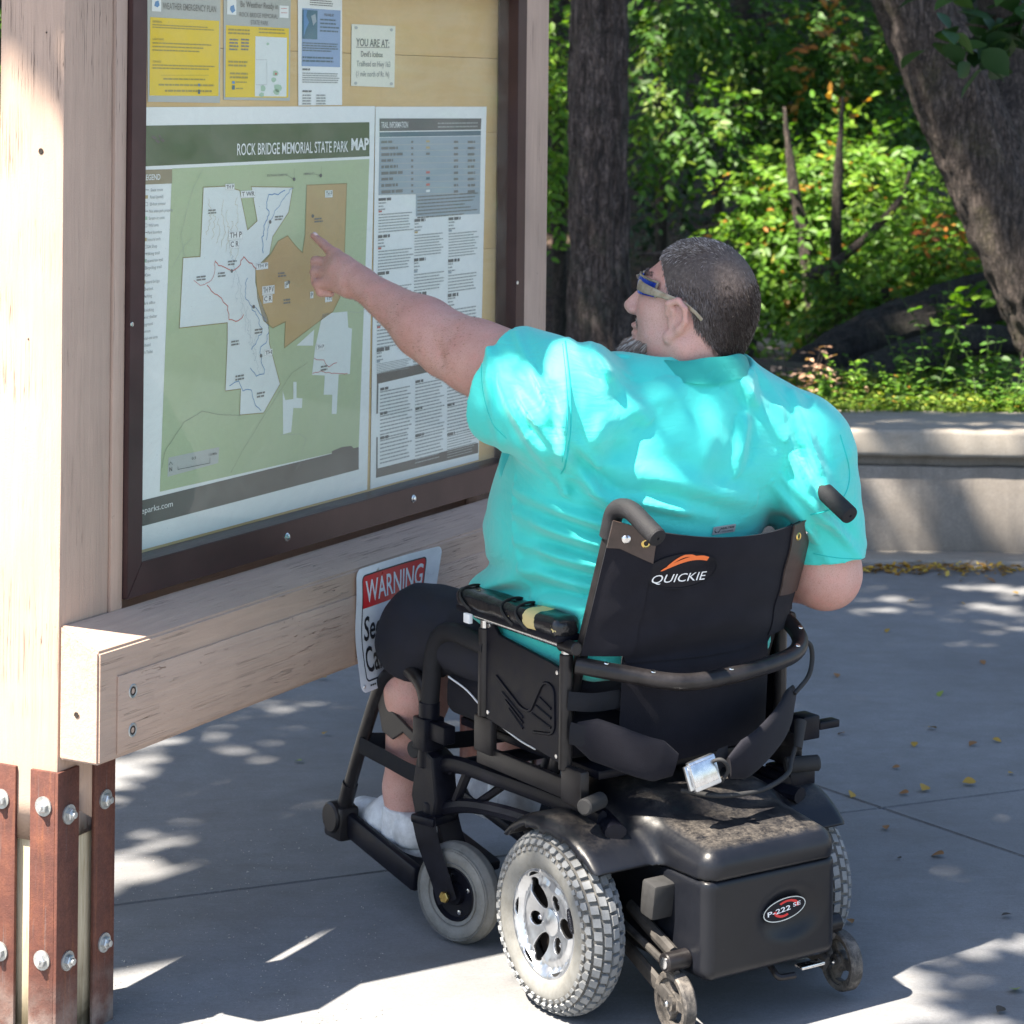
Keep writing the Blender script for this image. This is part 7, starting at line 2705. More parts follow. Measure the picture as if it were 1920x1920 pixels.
def crown(root, blobs, n_spray, leaf, m, name='foliage', wr=0.52, simple_=False, twig_m=None, **k):
    base, ax, nr, ln, rn, s0, td, tl_ = sprays(blobs, n_spray, leaf, **k)
    me = leaves_mesh(name, base, ax, nr, ln, ln * wr, rn, simple_)
    o = obj(name, me, m, root, 0)
    tag(o, kind='stuff')
    if twig_m is not None:
        t_ = obj('twigs', twigs_mesh(s0, td, tl_), twig_m, root, 0); tag(t_, kind='stuff')
    return o


def blob(u, v, Y, ru, rv, rY, w=1.0):
    """ellipsoid measured off the photograph: centre pixel, distance, half sizes in pixels and metres"""
    return (P(u, v, Y), (ru / F * Y, rY, rv / F * Y), w)


GZ = terrain_z


def tree(name, label, cat, trunk_pts, rad, bark, crowns, group=None, seg=40, amp=0.012, limbs=(), twig=True, step=0.05, vs=0.35, seed=0.0):
    b0 = Vector(trunk_pts[0])
    r = empty(name, label=label, cat=cat, group=group)
    r.location = b0
    t_ = obj('trunk', trunk_mesh([Vector(p) - b0 for p in trunk_pts], rad, seg, step, amp, seed, vs=vs), bark, r, 180)
    for (lp, lr) in limbs:
        obj('limb', trunk_mesh([Vector(p) - b0 for p in lp], lr, 14, 0.05, amp * 0.4, seed + 3), bark, r, 180)
    for c_ in crowns:
        bl = [(Vector(b_[0]) - b0, b_[1], b_[2]) for b_ in c_['blobs']]
        kw = {k: v_ for k, v_ in c_.items() if k not in ('blobs', 'n', 'leaf', 'm')}
        crown(r, bl, c_['n'], c_['leaf'], c_['m'], twig_m=M_bark3 if twig else None, **kw)
    return r


# --- the two big trunks
x1 = lambda u, Y: (u - 960) / F * Y
tree('large_tree', 'straight shaggy-barked tree trunk beside the far kiosk post', 'tree',
     [(x1(1128, 10.4) - 0.02, 10.4, -0.25), (x1(1128, 10.4), 10.4, 0.4), (x1(1126, 10.4), 10.4, 1.2), (x1(1122, 10.4), 10.4, 2.2), (x1(1118, 10.4), 10.42, 4.0), (x1(1115, 10.4), 10.45, 6.5)],
     [0.150, 0.118, 0.105, 0.101, 0.098, 0.088], M_bark1,
     [dict(blobs=[((-0.3, 10.6, 6.8), (1.5, 1.3, 1.0), 1), ((1.1, 11.2, 6.2), (1.2, 1.2, 0.8), 1)], n=260, leaf=0.13, m=M_lf, simple_=True, seed=11)],
     limbs=[([(0.36, 10.42, 4.6), (0.9, 10.9, 5.4), (1.4, 11.3, 6.2)], [0.06, 0.03])], seg=90, amp=0.015, step=0.03, vs=0.16)
tree('large_tree', 'thick leaning tree trunk at the right edge behind the seat wall', 'tree',
     [P(2085, 860, 10.1), P(2015, 690, 10.05), P(1920, 480, 10.0), P(1830, 270, 10.0), P(1750, 90, 10.0), P(1690, -60, 10.02), P(1600, -330, 10.1), P(1490, -720, 10.2)],
     [0.205, 0.172, 0.160, 0.152, 0.144, 0.136, 0.13, 0.12], M_bark2,
     [dict(blobs=[((0.6, 10.2, 5.2), (1.3, 1.2, 0.9), 1), ((2.0, 10.2, 5.6), (1.0, 1.1, 0.8), 1)], n=200, leaf=0.13, m=M_lf, simple_=True, seed=12)],
     limbs=[([P(1850, 350, 10.12), P(1905, 180, 10.3), P(1945, 0, 10.4), P(1990, -250, 10.5)], [0.115, 0.105, 0.09])], seg=96, amp=0.016, step=0.03, vs=0.35, seed=4.0)
tree('background_tree', 'dark trunk rising behind the leaning tree at the right edge', 'tree',
     [P(1985, 620, 12.5), P(1950, 300, 12.5), P(1905, 60, 12.5), P(1880, -200, 12.5)], [0.20, 0.18, 0.17, 0.15], M_bark3,
     [dict(blobs=[blob(1880, 120, 12.6, 90, 150, 0.5)], n=120, leaf=0.085, m=M_lfd, seed=13)])

# --- the fallen log and its broken stub over the creek
lg = empty('fallen_log', label='dark mossy fallen log slanting down to the creek behind the wall', cat='log')
b = trunk_mesh([P(1425, 790, 11.3), P(1490, 715, 11.5), P(1600, 650, 11.8), P(1720, 605, 12.1), P(1850, 560, 12.4), P(2000, 520, 12.7)], [0.075, 0.095, 0.115, 0.12, 0.115, 0.11], 36, 0.05, 0.022, 2.0)
obj('trunk', b, M_log, lg, 180)
b = trunk_mesh([P(1500, 770, 11.0), P(1600, 715, 11.2), P(1700, 672, 11.5), P(1820, 640, 11.7), P(1960, 640, 11.9)], [0.05, 0.075, 0.08, 0.07, 0.06], 20, 0.05, 0.012, 5.0)
obj('limb', b, M_log, lg, 180)

# --- understorey across the creek
US = 'young trees and shrubs beyond the creek'
def und(label, base, top, rad, crowns, **k):
    pts = [base, tuple((base[i] * 0.6 + top[i] * 0.4) + (0.05, 0.0, 0)[i] for i in range(3)), top]
    return tree('understory_tree', label, 'tree', pts, rad, M_bark3, crowns, US, seg=16, amp=0.006, **k)


def gpt(u, Y): return (x1(u, Y), Y, GZ(x1(u, Y), Y) - 0.05)


und('bright yellow-green shrub straight above the creek pool', gpt(1500, 16.0), tuple(P(1490, 360, 15.6)), [0.07, 0.05, 0.02],
    [dict(blobs=[blob(1500, 430, 15.3, 110, 110, 0.7), blob(1430, 520, 15.4, 70, 60, 0.5, 0.5), blob(1430, 360, 15.6, 60, 50, 0.5, 0.35)], n=390, leaf=0.070, m=M_lfy, seed=21, droop=0.6)])
und('sunlit leafy shrub with dark slender stem left of the leaning trunk', gpt(1585, 15.0), tuple(P(1572, 290, 15.0)), [0.055, 0.045, 0.028],
    [dict(blobs=[blob(1610, 330, 15.2, 110, 90, 0.7), blob(1640, 450, 15.0, 110, 90, 0.6), blob(1560, 540, 14.8, 80, 60, 0.5, 0.6)], n=520, leaf=0.068, m=M_lfy, seed=22, droop=0.5)])
und('shrub with a few orange leaves just left of the leaning trunk', gpt(1735, 14.2), tuple(P(1730, 420, 14.2)), [0.05, 0.035, 0.02],
    [dict(blobs=[blob(1735, 470, 14.0, 80, 95, 0.5), blob(1790, 560, 13.8, 70, 55, 0.5, 0.7)], n=300, leaf=0.066, m=M_lfy, seed=23),
     dict(blobs=[blob(1755, 410, 13.8, 75, 40, 0.3)], n=12, leaf=0.066, m=M_lfo, seed=24, twig=(0.2, 0.35), per=6)])
und('low bushy growth along the far bank beside the log', gpt(1660, 13.7), tuple(P(1660, 540, 13.6)), [0.03, 0.02],
    [dict(blobs=[blob(1680, 575, 13.6, 130, 40, 0.4), blob(1590, 590, 13.9, 60, 35, 0.4, 0.5)], n=260, leaf=0.055, m=M_lf, seed=25, rmean=0.75)])
und('tall mid-green tree hanging its branches over the dark hollow', gpt(1395, 18.5), tuple(P(1400, -60, 18.0)), [0.10, 0.075, 0.06],
    [dict(blobs=[blob(1350, 60, 17.0, 150, 70, 1.0), blob(1480, 130, 17.2, 120, 90, 1.0), blob(1270, 10, 16.5, 90, 50, 0.8, 0.6)], n=330, leaf=0.075, m=M_lf, seed=26, droop=0.9, rmean=0.6)])
und('tree with hanging green sprays right of the straight trunk', gpt(1225, 16.8), tuple(P(1235, -40, 16.5)), [0.05, 0.035, 0.025],
    [dict(blobs=[blob(1240, 160, 15.8, 60, 80, 0.5), blob(1300, 230, 15.6, 90, 40, 0.5), blob(1220, 300, 15.8, 40, 60, 0.4, 0.5)], n=95, leaf=0.075, m=M_lf, seed=27, droop=1.0, rmean=0.65)])
und('leafy tree seen between the kiosk post and the straight trunk', gpt(1040, 14.0), tuple(P(1035, -20, 13.5)), [0.045, 0.035, 0.02],
    [dict(blobs=[blob(1045, 90, 13.2, 40, 110, 0.4), blob(1045, 330, 13.4, 34, 60, 0.3, 0.6), blob(1050, 190, 13.2, 36, 40, 0.3, 0.4)], n=150, leaf=0.062, m=M_lfy, seed=28, droop=0.8)])
und('green crown filling the top centre between the two big trunks', gpt(1575, 19.0), tuple(P(1600, -60, 18.6)), [0.09, 0.07, 0.05],
    [dict(blobs=[blob(1590, 60, 17.6, 110, 80, 0.9), blob(1560, 200, 17.2, 120, 70, 0.8), blob(1680, 190, 16.8, 80, 80, 0.7, 0.7)], n=520, leaf=0.074, m=M_lf, seed=29, droop=0.8, rmean=0.5),
     dict(blobs=[blob(1540, 80, 16.2, 35, 90, 0.3)], n=14, leaf=0.085, m=M_lfo, seed=30, per=8)])
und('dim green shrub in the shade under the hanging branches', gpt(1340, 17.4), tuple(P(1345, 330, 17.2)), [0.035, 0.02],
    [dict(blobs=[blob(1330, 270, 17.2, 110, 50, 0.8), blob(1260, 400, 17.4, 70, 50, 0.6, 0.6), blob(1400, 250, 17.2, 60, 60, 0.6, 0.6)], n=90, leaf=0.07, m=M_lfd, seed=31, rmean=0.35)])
und('leafy branches seen at the left edge behind the near kiosk post', gpt(-10, 9.5), tuple(P(-8, -20, 9.2)), [0.05, 0.03],
    [dict(blobs=[blob(-20, 120, 9.4, 70, 140, 0.5), blob(-20, 330, 9.6, 60, 90, 0.5, 0.7)], n=180, leaf=0.07, m=M_lf, seed=32)])
# pale bare stems among the leaves
def stem(label, pts, rad, bark=M_bark2):
    b0 = Vector(pts[0])
    r = empty('sapling', b0, label=label, cat='sapling')
    obj('trunk', trunk_mesh([Vector(p) - b0 for p in pts], rad, 14, 0.05, 0.004, pts[0][0]), bark, r, 180)
    return r


stem('pale slender stem leaning up through the bright shrub', [P(1530, 640, 14.6), P(1515, 480, 14.6), P(1490, 360, 14.6), P(1470, 200, 14.6)], [0.055, 0.045, 0.032, 0.006])
stem('dark upright stem standing over the log', [P(1592, 660, 14.2), P(1572, 560, 14.2), P(1568, 420, 14.2), P(1580, 180, 14.2)], [0.055, 0.034, 0.028, 0.006], M_bark3)
stem('pale thin trunk high up in the shaded hollow', [P(1470, 300, 17.6), P(1458, 180, 17.6), P(1440, 60, 17.6), P(1425, -60, 17.6)], [0.05, 0.045, 0.042, 0.04])
stem('broken branch slanting up to the right through the leaves', [P(1515, 520, 14.0), P(1570, 490, 14.0), P(1640, 430, 14.0), P(1690, 370, 14.0), P(1706, 320, 14.0)], [0.034, 0.026, 0.022, 0.018, 0.010])
stem('short bleached twig sticking out beside the man\'s head', [P(1290, 482, 12.5), P(1240, 476, 12.5), P(1196, 478, 12.5)], [0.014, 0.012, 0.006], M_bark2)

# --- near bank: plants on the bed held by the wall
bankz = lambda x, y: GZ(x, y)
rg = np.random.default_rng(40)


def pick(N_, x0, x1_, y0, y1_):
    x = rg.uniform(x0, x1_, N_); y = rg.uniform(y0, y1_, N_)
    return x, y, np.array([GZ(a, c_) for a, c_ in zip(x, y)])


# grass and clover, too fine to count
x, y, z = pick(15000, 0.9, 2.7, 9.32, 10.5)
hgt = rg.uniform(0.03, 0.13, len(x)) * (0.6 + 0.6 * np.array([mnoise.noise(Vector((a * 2.2, c_ * 2.2, 0))) + 0.5 for a, c_ in zip(x, y)]).clip(0, 1.2))
base = np.stack([x, y, z - 0.01 + 0.15 * (y < 9.76) * 0], 1)
base[:, 2] = np.maximum(base[:, 2], np.where(y < 9.76, 0.39, -9))
ax = rg.normal(0, 0.45, (len(x), 3)); ax[:, 2] = 1.0
me = leaves_mesh('grass', base, ax, rg.normal(0, 1, (len(x), 3)), hgt, hgt * 0.0 + rg.uniform(0.006, 0.016, len(x)), np.clip(rg.normal(0.5, 0.25, len(x)), 0, 1), True)
tag(obj('grass', me, M_grs, None, 0), kind='stuff')
me = None
x, y, z = pick(9000, 0.9, 2.7, 9.32, 10.4)
base = np.stack([x, y, np.where(y < 9.76, 0.40, z) + rg.uniform(0.0, 0.10, len(x))], 1)
ax = rg.normal(0, 1, (len(x), 3)); ax[:, 2] *= 0.25
nr = rg.normal(0, 0.35, (len(x), 3)); nr[:, 2] += 1
ln = rg.uniform(0.016, 0.034, len(x))
tag(obj('ground_cover', leaves_mesh('ground_cover', base, ax, nr, ln, ln * 0.8, np.clip(rg.normal(0.55, 0.22, len(x)), 0, 1)), M_grs, None, 0), kind='stuff')
# bed soil fill right behind the cap, level with it
bm = B()
g_ = [[bm.verts.new((x_, y_, 0.385 + 0.012 * SN(x_ * 9 + y_ * 5))) for x_ in np.linspace(-0.9, 4.2, 40)] for y_ in (9.29, 9.5, 9.75, 10.1)]
for j in range(3):
    for i in range(39): bm.faces.new((g_[j][i], g_[j][i + 1], g_[j + 1][i + 1], g_[j + 1][i]))
tag(obj('planting_bed', bm, M_soil, None, 180), kind='structure')


def plant(label, x, y, h, spread, leaf, n_st, m, seed, per=9, name='leafy_plant', cat='plant', group=None, wr=0.62):
    """several stems with paired leaves"""
    rg2 = np.random.default_rng(seed)
    z0 = GZ(x, y) if y > 9.76 else 0.385
    r = empty(name, (x, y, z0), label=label, cat=cat, group=group)
    bs, axs, nrs, lns, rn = [], [], [], [], []
    b = B()
    for k in range(n_st):
        top = Vector((rg2.normal(0, spread), rg2.normal(0, spread * 0.7), h * rg2.uniform(0.55, 1.05)))
        pts = [Vector((top.x * 0.15, top.y * 0.15, 0)), Vector((top.x * 0.35, top.y * 0.35, top.z * 0.5)), top]
        sp_ = spline(pts, 6)
        tube(b, sp_, [0.0035, 0.0015], 5)
        for i in range(per):
            t = 0.2 + 0.8 * i / (per - 1)
            p = sp_[min(int(t * (len(sp_) - 1)), len(sp_) - 1)]
            a0 = rg2.uniform(0, 6.28)
            for q in (0, math.pi):
                a = a0 + q
                bs.append(list(p)); axs.append((math.cos(a), math.sin(a), rg2.uniform(-0.35, 0.35))); nrs.append((rg2.normal(0, .35) - 0.2, rg2.normal(0, .35) - 0.3, 1))
                lns.append(leaf * rg2.uniform(0.6, 1.15) * (1.1 - 0.4 * t)); rn.append(np.clip(rg2.normal(0.5, 0.25), 0, 1))
    tag(obj('stems', b, M_bark3 if m is M_lfb else M_grs, r, 60), kind='stuff')
    lns = np.array(lns)
    tag(obj('leaves', leaves_mesh('leaves', np.array(bs), np.array(axs), np.array(nrs), lns, lns * wr, np.array(rn)), m, r, 0), kind='stuff')
    return r


PG = 'weedy plants on the bank behind the wall'
def bx(u, Y): return x1(u, Y)
plant('withered plant with curled dead tan leaves, at the left of the planting bed', bx(1500, 9.9), 9.95, 0.46, 0.10, 0.062, 13, M_lfb, 50, 7, 'dead_plant')
plant('withered plant with dead tan leaves standing taller in front of the log', bx(1590, 9.8), 9.85, 0.42, 0.06, 0.060, 12, M_lfb, 51, 7, 'dead_plant')
specs = [(1560, 9.60, 0.22, 0.10, 0.045, 9, M_lfy), (1625, 9.75, 0.24, 0.10, 0.042, 9, M_lfy), (1690, 9.7, 0.24, 0.10, 0.040, 9, M_lfy), (1745, 9.95, 0.52, 0.10, 0.060, 7, M_lf),
         (1760, 9.55, 0.20, 0.12, 0.036, 10, M_lfy), (1815, 9.9, 0.42, 0.12, 0.055, 9, M_lf), (1860, 9.7, 0.36, 0.12, 0.058, 8, M_lf), (1890, 9.9, 0.50, 0.10, 0.055, 9, M_lf),
         (1925, 9.6, 0.34, 0.12, 0.050, 9, M_lf), (1840, 9.5, 0.18, 0.12, 0.034, 10, M_lfy), (1610, 9.45, 0.16, 0.12, 0.034, 9, M_lfy), (1940, 9.95, 0.48, 0.10, 0.060, 8, M_lf),
         (1790, 10.3, 0.50, 0.14, 0.055, 9, M_lf), (1700, 10.2, 0.30, 0.12, 0.045, 8, M_lf), (1900, 9.45, 0.17, 0.1, 0.036, 9, M_lfy), (1660, 9.45, 0.15, 0.1, 0.030, 9, M_lfy)]
LBS = ['low bright weed at the left end of the bed', 'bright small-leaved weed left of the tall leafy stem', 'small-leaved weed in front of the log limb', 'tall leafy stem rising in front of the log',
       'low spreading weed at the back edge of the cap below the tall stem', 'broad green weed right of the tall leafy stem', 'large-leaved green weed low at the right', 'dense tall weed below the leaning trunk',
       'weed at the right picture edge by the wall cap', 'low weed touching the wall cap below the broad green weed', 'low weed touching the wall cap at its left end', 'tall weed at the right picture edge behind the others',
       'dark weed behind the tall leafy stem beside the log', 'weed half hidden behind the log limb', 'low weed touching the wall cap below the leaning trunk', 'low weed touching the wall cap below the log']
for i, (u_, Y_, h_, s_, lf_, ns_, m_) in enumerate(specs):
    plant(LBS[i], bx(u_, Y_), Y_, h_, s_, lf_, ns_, m_, 60 + i, group=PG)

# --- overhanging branches with leaves large enough to tell apart
def big_leaf_mesh(seed):
    rg2 = random.Random(seed)
    b = B()
    W_ = [0, 0.20, 0.34, 0.40, 0.37, 0.27, 0.13, 0.0]
    L_ = [0, 0.12, 0.28, 0.45, 0.62, 0.78, 0.92, 1.06]
    cu = rg2.uniform(0.05, 0.22)
    row = []
    for w_, l_ in zip(W_, L_):
        zc = -cu * l_ * l_
        row.append([b.verts.new((l_, w_, zc + w_ * 0.25)), b.verts.new((l_, 0, zc)), b.verts.new((l_, -w_, zc + w_ * 0.25))])
    for i in range(7):
        for j in range(2):
            vs_ = [row[i][j], row[i][j + 1], row[i + 1][j + 1], row[i + 1][j]]
            b.faces.new(vs_)
    bmesh.ops.remove_doubles(b, verts=b.verts[:], dist=1e-5)
    me = bpy.data.meshes.new('leaf')
    b.to_mesh(me); b.free()
    me.shade_smooth()
    return me


def branch(label, path, rad, n_lf, leaf, m, spread, seed, hang=0.6):
    b0 = Vector(path[0])
    r = empty('leafy_branch', b0, label=label, cat='branch')
    obj('stem', trunk_mesh([Vector(p) - b0 for p in path], rad, 10, 0.04, 0.002, seed), M_bark3, r, 180)
    sp_ = spline([Vector(p) - b0 for p in path], 10)
    rg2 = random.Random(seed)
    ms = []
    for k in range(4):
        me = big_leaf_mesh(seed + k)
        me.materials.append(m)
        at = me.attributes.new('rnd', 'FLOAT', 'POINT')
        at.data.foreach_set('value', [0.15 + 0.22 * k] * len(me.vertices))
        ms.append(me)
    for k in range(n_lf):
        t = rg2.random() ** 0.8
        p = sp_[int(t * (len(sp_) - 1))] + Vector((rg2.gauss(0, spread), rg2.gauss(0, spread), rg2.gauss(-spread * 0.3, spread * 0.8)))
        o = bpy.data.objects.new('leaf', ms[k % 4]); COL.objects.link(o); o.parent = r
        s_ = leaf * rg2.uniform(0.65, 1.15)
        o.location = p
        o.rotation_euler = (rg2.gauss(0, 0.5), hang * rg2.uniform(0.2, 1.4), rg2.uniform(-3.14, 3.14))
        o.scale = (s_, s_, s_)
    return r


branch('dark overhanging branch with broad leaves in the top right corner', [P(2080, -130, 8.6), P(1970, 0, 8.5), P(1890, 50, 8.45), P(1810, 45, 8.4)], [0.014, 0.008, 0.003], 84, 0.11, M_lfd, 0.085, 81)
branch('pale sunlit spray of leaves hanging above the end of the log', [P(1880, 480, 12.0), P(1840, 540, 11.9), P(1800, 570, 11.8), P(1740, 590, 11.8)], [0.008, 0.005, 0.002], 40, 0.080, M_lfy, 0.06, 82, 0.2)

# --- far woodland on the rise: crowns and litter that read as one mass, plus unseen crowns added for their shade
lit = []        # (point, radius, chance that a leaf in the way is left out)


def L_(p, r, c_=1.0):
    k = (1.5 if p[1] < 5.2 else 0.95) if p[2] < 0.02 else (2.3 if p[1] < 8 else (0.85 if p[1] < 9.2 else (1.7 if p[1] < 16.5 else 1.2)))
    lit.append((np.array(p, float), r * k, c_))


def ground_at(u, v, z=0.0):
    d = ray(u, v)
    k = (z - EYE.z) / d.z
    return EYE + d * k


# sun patches on the plaza (measured off the photograph)
for (u, v, r_) in ((560, 1895, .10), (650, 1885, .11), (760, 1860, .12), (860, 1840, .11), (950, 1830, .11), (760, 1905, .1), (860, 1895, .08), (1320, 1905, .08), (1420, 1905, .09), (1530, 1900, .09), (1620, 1890, .08), (1680, 1880, .06),
                   (240, 1640, .08), (300, 1640, .07), (350, 1652, .05), (240, 1565, .06), (300, 1560, .055), (370, 1560, .045), (230, 1510, .04), (450, 1408, .035), (270, 1430, .03), (340, 1470, .03),
                   (240, 1810, .07), (280, 1790, .06), (310, 1775, .05), (1700, 1838, .022), (1740, 1842, .022), (1790, 1850, .03), (520, 1330, .04), (600, 1310, .04)):
    L_(ground_at(u, v), r_)
rg3 = np.random.default_rng(9)
for (u, v, r_) in ((1600, 1150, .07), (1645, 1143, .05), (1660, 1120, .05), (1700, 1130, .06), (1790, 1105, .08), (1860, 1100, .1), (1915, 1110, .12), (1840, 1135, .10), (1900, 1150, .10), (1870, 1180, .08), (1790, 1208, .05), (1830, 1205, .06),
                   (1740, 1120, .05), (1760, 1160, .05), (1570, 1180, .03), (1640, 1195, .03), (1910, 1200, .04), (1680, 1160, .03)):
    L_(ground_at(u, v), r_)
for u in range(1600, 1960, 30): L_(ground_at(u, 1066), 0.05, 0.8)
for u in (1590, 1615, 1800, 1840, 1880, 1915): L_(P(u, 840, 8.85), 0.10, 0.95)
for (u, v, r_) in ((1640, 905, .09), (1700, 900, .05), (1760, 950, .07), (1800, 1000, .07), (1840, 900, .10), (1900, 930, .12), (1880, 1000, .10), (1620, 960, .08), (1600, 1020, .08), (1700, 970, .05), (1730, 1010, .06), (1920, 870, .1)):
    L_(P(u, v, 8.8), r_)
for u in range(1560, 1960, 28): L_(P(u, 806, 9.05), 0.07, 0.9)
# post front, plates and beam end
for v in range(560, 1960, 60): L_(P(60, v, 4.2), 0.06 if v < 760 else 0.14, 0.8 if v < 760 else 1.0)
L_(P(60, 1250, 4.2), .22); L_(P(60, 1050, 4.2), .2); L_(P(180, 1190, 4.2), .09); L_(P(160, 1330, 4.2), .05, 0.6)
# the man's back
for (u, v, Y_, r_, c_) in ((1130, 850, 4.38, .045, 1), (1150, 915, 4.36, .05, 1), (1110, 960, 4.38, .03, 1), (1085, 900, 4.40, .03, 1), (1045, 790, 4.42, .035, .8), (985, 720, 4.5, .03, .6), (1010, 850, 4.45, .03, .8),
                           (1470, 780, 4.5, .035, 1), (1530, 840, 4.56, .04, 1), (1570, 880, 4.62, .03, 1), (1480, 860, 4.48, .035, .9), (1420, 800, 4.45, .03, .9), (1260, 760, 4.42, .03, .7), (1330, 740, 4.45, .03, .8),
                           (1380, 860, 4.4, .03, .7), (1230, 850, 4.38, .025, .8), (1100, 1060, 4.38, .022, 1), (1070, 1120, 4.4, .02, .9), (1080, 700, 4.45, .02, .8), (1200, 700, 4.45, .02, .7), (1440, 930, 4.45, .03, .6),
                           (1300, 900, 4.4, .025, .6), (1580, 960, 4.65, .025, .8)):
    L_(P(u, v, Y_), r_, c_)
# leaves and trunks beyond
for (u, v, Y_, r_, c_) in ((1500, 430, 15.2, .38, .9), (1430, 500, 15.3, .25, .9), (1600, 330, 15.0, .38, .9), (1650, 450, 14.9, .38, .9), (1560, 540, 14.7, .25, .85), (1420, 350, 15.5, .22, .8), (1740, 480, 13.9, .25, .9), (1790, 560, 13.7, .22, .9),
                           (1350, 80, 16.8, .16, .9), (1480, 60, 17, .18, .9), (1400, 140, 16.8, .15, .9), (1300, 20, 16.4, .2, .9), (1230, 40, 16.4, .15, .9), (1560, 30, 17.2, .2, .9),
                           (1620, 120, 17.0, .25, .9), (1240, 190, 15.7, .12, .8), (1330, 235, 15.5, .14, .8), (1045, 40, 13.1, .16, .9), (1048, 130, 13.1, .14, .9), (1050, 330, 13.3, .1, .9), (1260, 270, 26, .3, 1), (1290, 320, 25, .25, 1),
                           (1215, 230, 27, .25, .9), (1330, 350, 24, .22, .9), (1060, 600, 22.0, .5, 1), (1040, 560, 22.5, .4, 1), (1130, 480, 10.3, .05, 1), (1110, 420, 10.3, .045, 1), (1150, 540, 10.3, .04, .9), (1105, 150, 10.3, .05, .8), (1100, 590, 10.3, .04, 1), (1125, 250, 10.3, .03, .8),
                           (1760, 330, 9.85, .08, 1), (1800, 400, 9.85, .10, 1), (1850, 480, 9.85, .10, 1), (1890, 560, 9.85, .09, 1), (1660, 30, 9.9, .05, 1), (1690, 120, 9.9, .04, .9), (1900, 640, 9.9, .06, 1), (1880, 270, 10.1, .04, .9),
                           (1790, 580, 11.8, .14, 1), (1740, 590, 11.8, .12, 1), (1460, 620, 17, .3, .9), (1500, 600, 16, .2, .9)):
    L_(P(u, v, Y_), r_, c_)
for u in range(1550, 1960, 36):
    L_(P(u, 760, 9.5), 0.10, 0.9); L_(P(u + 10, 700, 9.8), 0.10, 0.75)
for u in (1745, 1760): L_(P(u, 660, 9.9), 0.08, 0.9)
for u in (1500, 1530, 1590, 1610): L_(P(u, 710, 9.9), 0.07, 0.95)
LD = np.array(LDIR)


def thin(pos, seed=1):
    """which leaves stay: those that would block a measured sun patch drop out"""
    rg4 = np.random.default_rng(seed)
    keep_ = np.ones(len(pos), bool)
    for p, r_, c_ in lit:
        w_ = pos - p
        t = w_ @ LD
        d = np.sqrt(np.maximum((w_ * w_).sum(1) - t * t, 0))
        hit = (d < r_ * rg4.uniform(0.80, 1.25, len(pos))) & (t < 0.3) & (rg4.random(len(pos)) < c_)
        keep_ &= ~hit
    return keep_


def canopy(label, trunk_pts, rad, tgt, N_, leaf, k0, k1, seed, m=M_lf, name='unseen_shade_tree'):
    """an unseen crown added for its shade: leaves strewn along the sun's path to the ground it shades"""
    rg5 = np.random.default_rng(seed)
    b0 = Vector(trunk_pts[0])
    r = empty(name, b0, label=label, cat='tree', group='tall shade trees around the plaza')
    obj('trunk', trunk_mesh([Vector(p) - b0 for p in trunk_pts], rad, 20, 0.15, 0.02, seed), M_bark2, r, 180)
    x0, x1_, y0, y1_, z0, z1 = tgt
    T = np.stack([rg5.uniform(x0, x1_, N_), rg5.uniform(y0, y1_, N_), rg5.uniform(z0, z1, N_)], 1)
    kk = rg5.uniform(k0, k1, N_)
    pos = T - LD * kk[:, None]
    ax = rg5.normal(0, 1, (N_, 3)); ax[:, 2] *= 0.5
    nr = rg5.normal(0, 0.4, (N_, 3)) - LD
    ln = leaf * rg5.uniform(0.6, 1.3, N_)
    keep_ = thin(pos, seed)  # gaps opened in the added crown where sun patches should fall
    o = obj('foliage', leaves_mesh('foliage', pos[keep_] - np.array(b0), ax[keep_], nr[keep_], ln[keep_], ln[keep_] * 0.62, rg5.random(keep_.sum()), True), m, r, 0)
    tag(o, kind='stuff')
    tops = pos[keep_]
    for q in range(6):
        e = Vector(tops[rg5.integers(len(tops))])
        s_ = Vector(trunk_pts[-1])
        obj('limb', trunk_mesh([s_ - b0, (s_ * 0.5 + e * 0.5) - b0 + Vector((0, 0, 0.2)), e - b0], [rad[-1] * 0.7, 0.02], 8, 0.15, 0.01, q), M_bark2, r, 180)
    return r


canopy('tall shade tree standing left of the kiosk, outside the picture', [(-4.6, 2.2, 0), (-4.5, 2.3, 3), (-3.9, 2.7, 5.2)], [0.22, 0.18, 0.12], (-1.0, 1.75, 4.25, 8.75, 0.0, 1.0), 21000, 0.12, 5.2, 8.6, 101)
canopy('second shade tree left of the plaza, outside the picture', [(-5.2, 6.4, 0), (-5.1, 6.5, 3.5), (-4.2, 7.0, 5.8)], [0.25, 0.2, 0.14], (-0.2, 3.6, 8.3, 12.2, 0.0, 1.8), 17000, 0.15, 6.0, 9.5, 102)
canopy('third shade tree across the creek, outside the picture', [(-4.5, 12.5, -0.2), (-4.4, 12.5, 4), (-3.6, 12.8, 7.0)], [0.25, 0.2, 0.14], (-1.5, 6.0, 12.0, 21.0, -0.3, 2.6), 44000, 0.22, 8.0, 13.0, 103)
canopy('woodland crowns on the rise beyond the creek', [(-6.5, 20.5, 0.3), (-6.4, 20.5, 5), (-5.6, 20.8, 9.5)], [0.3, 0.24, 0.16], (-6, 12, 20, 44, 0.2, 5.0), 70000, 0.45, 9.0, 16.0, 104, M_lfd)

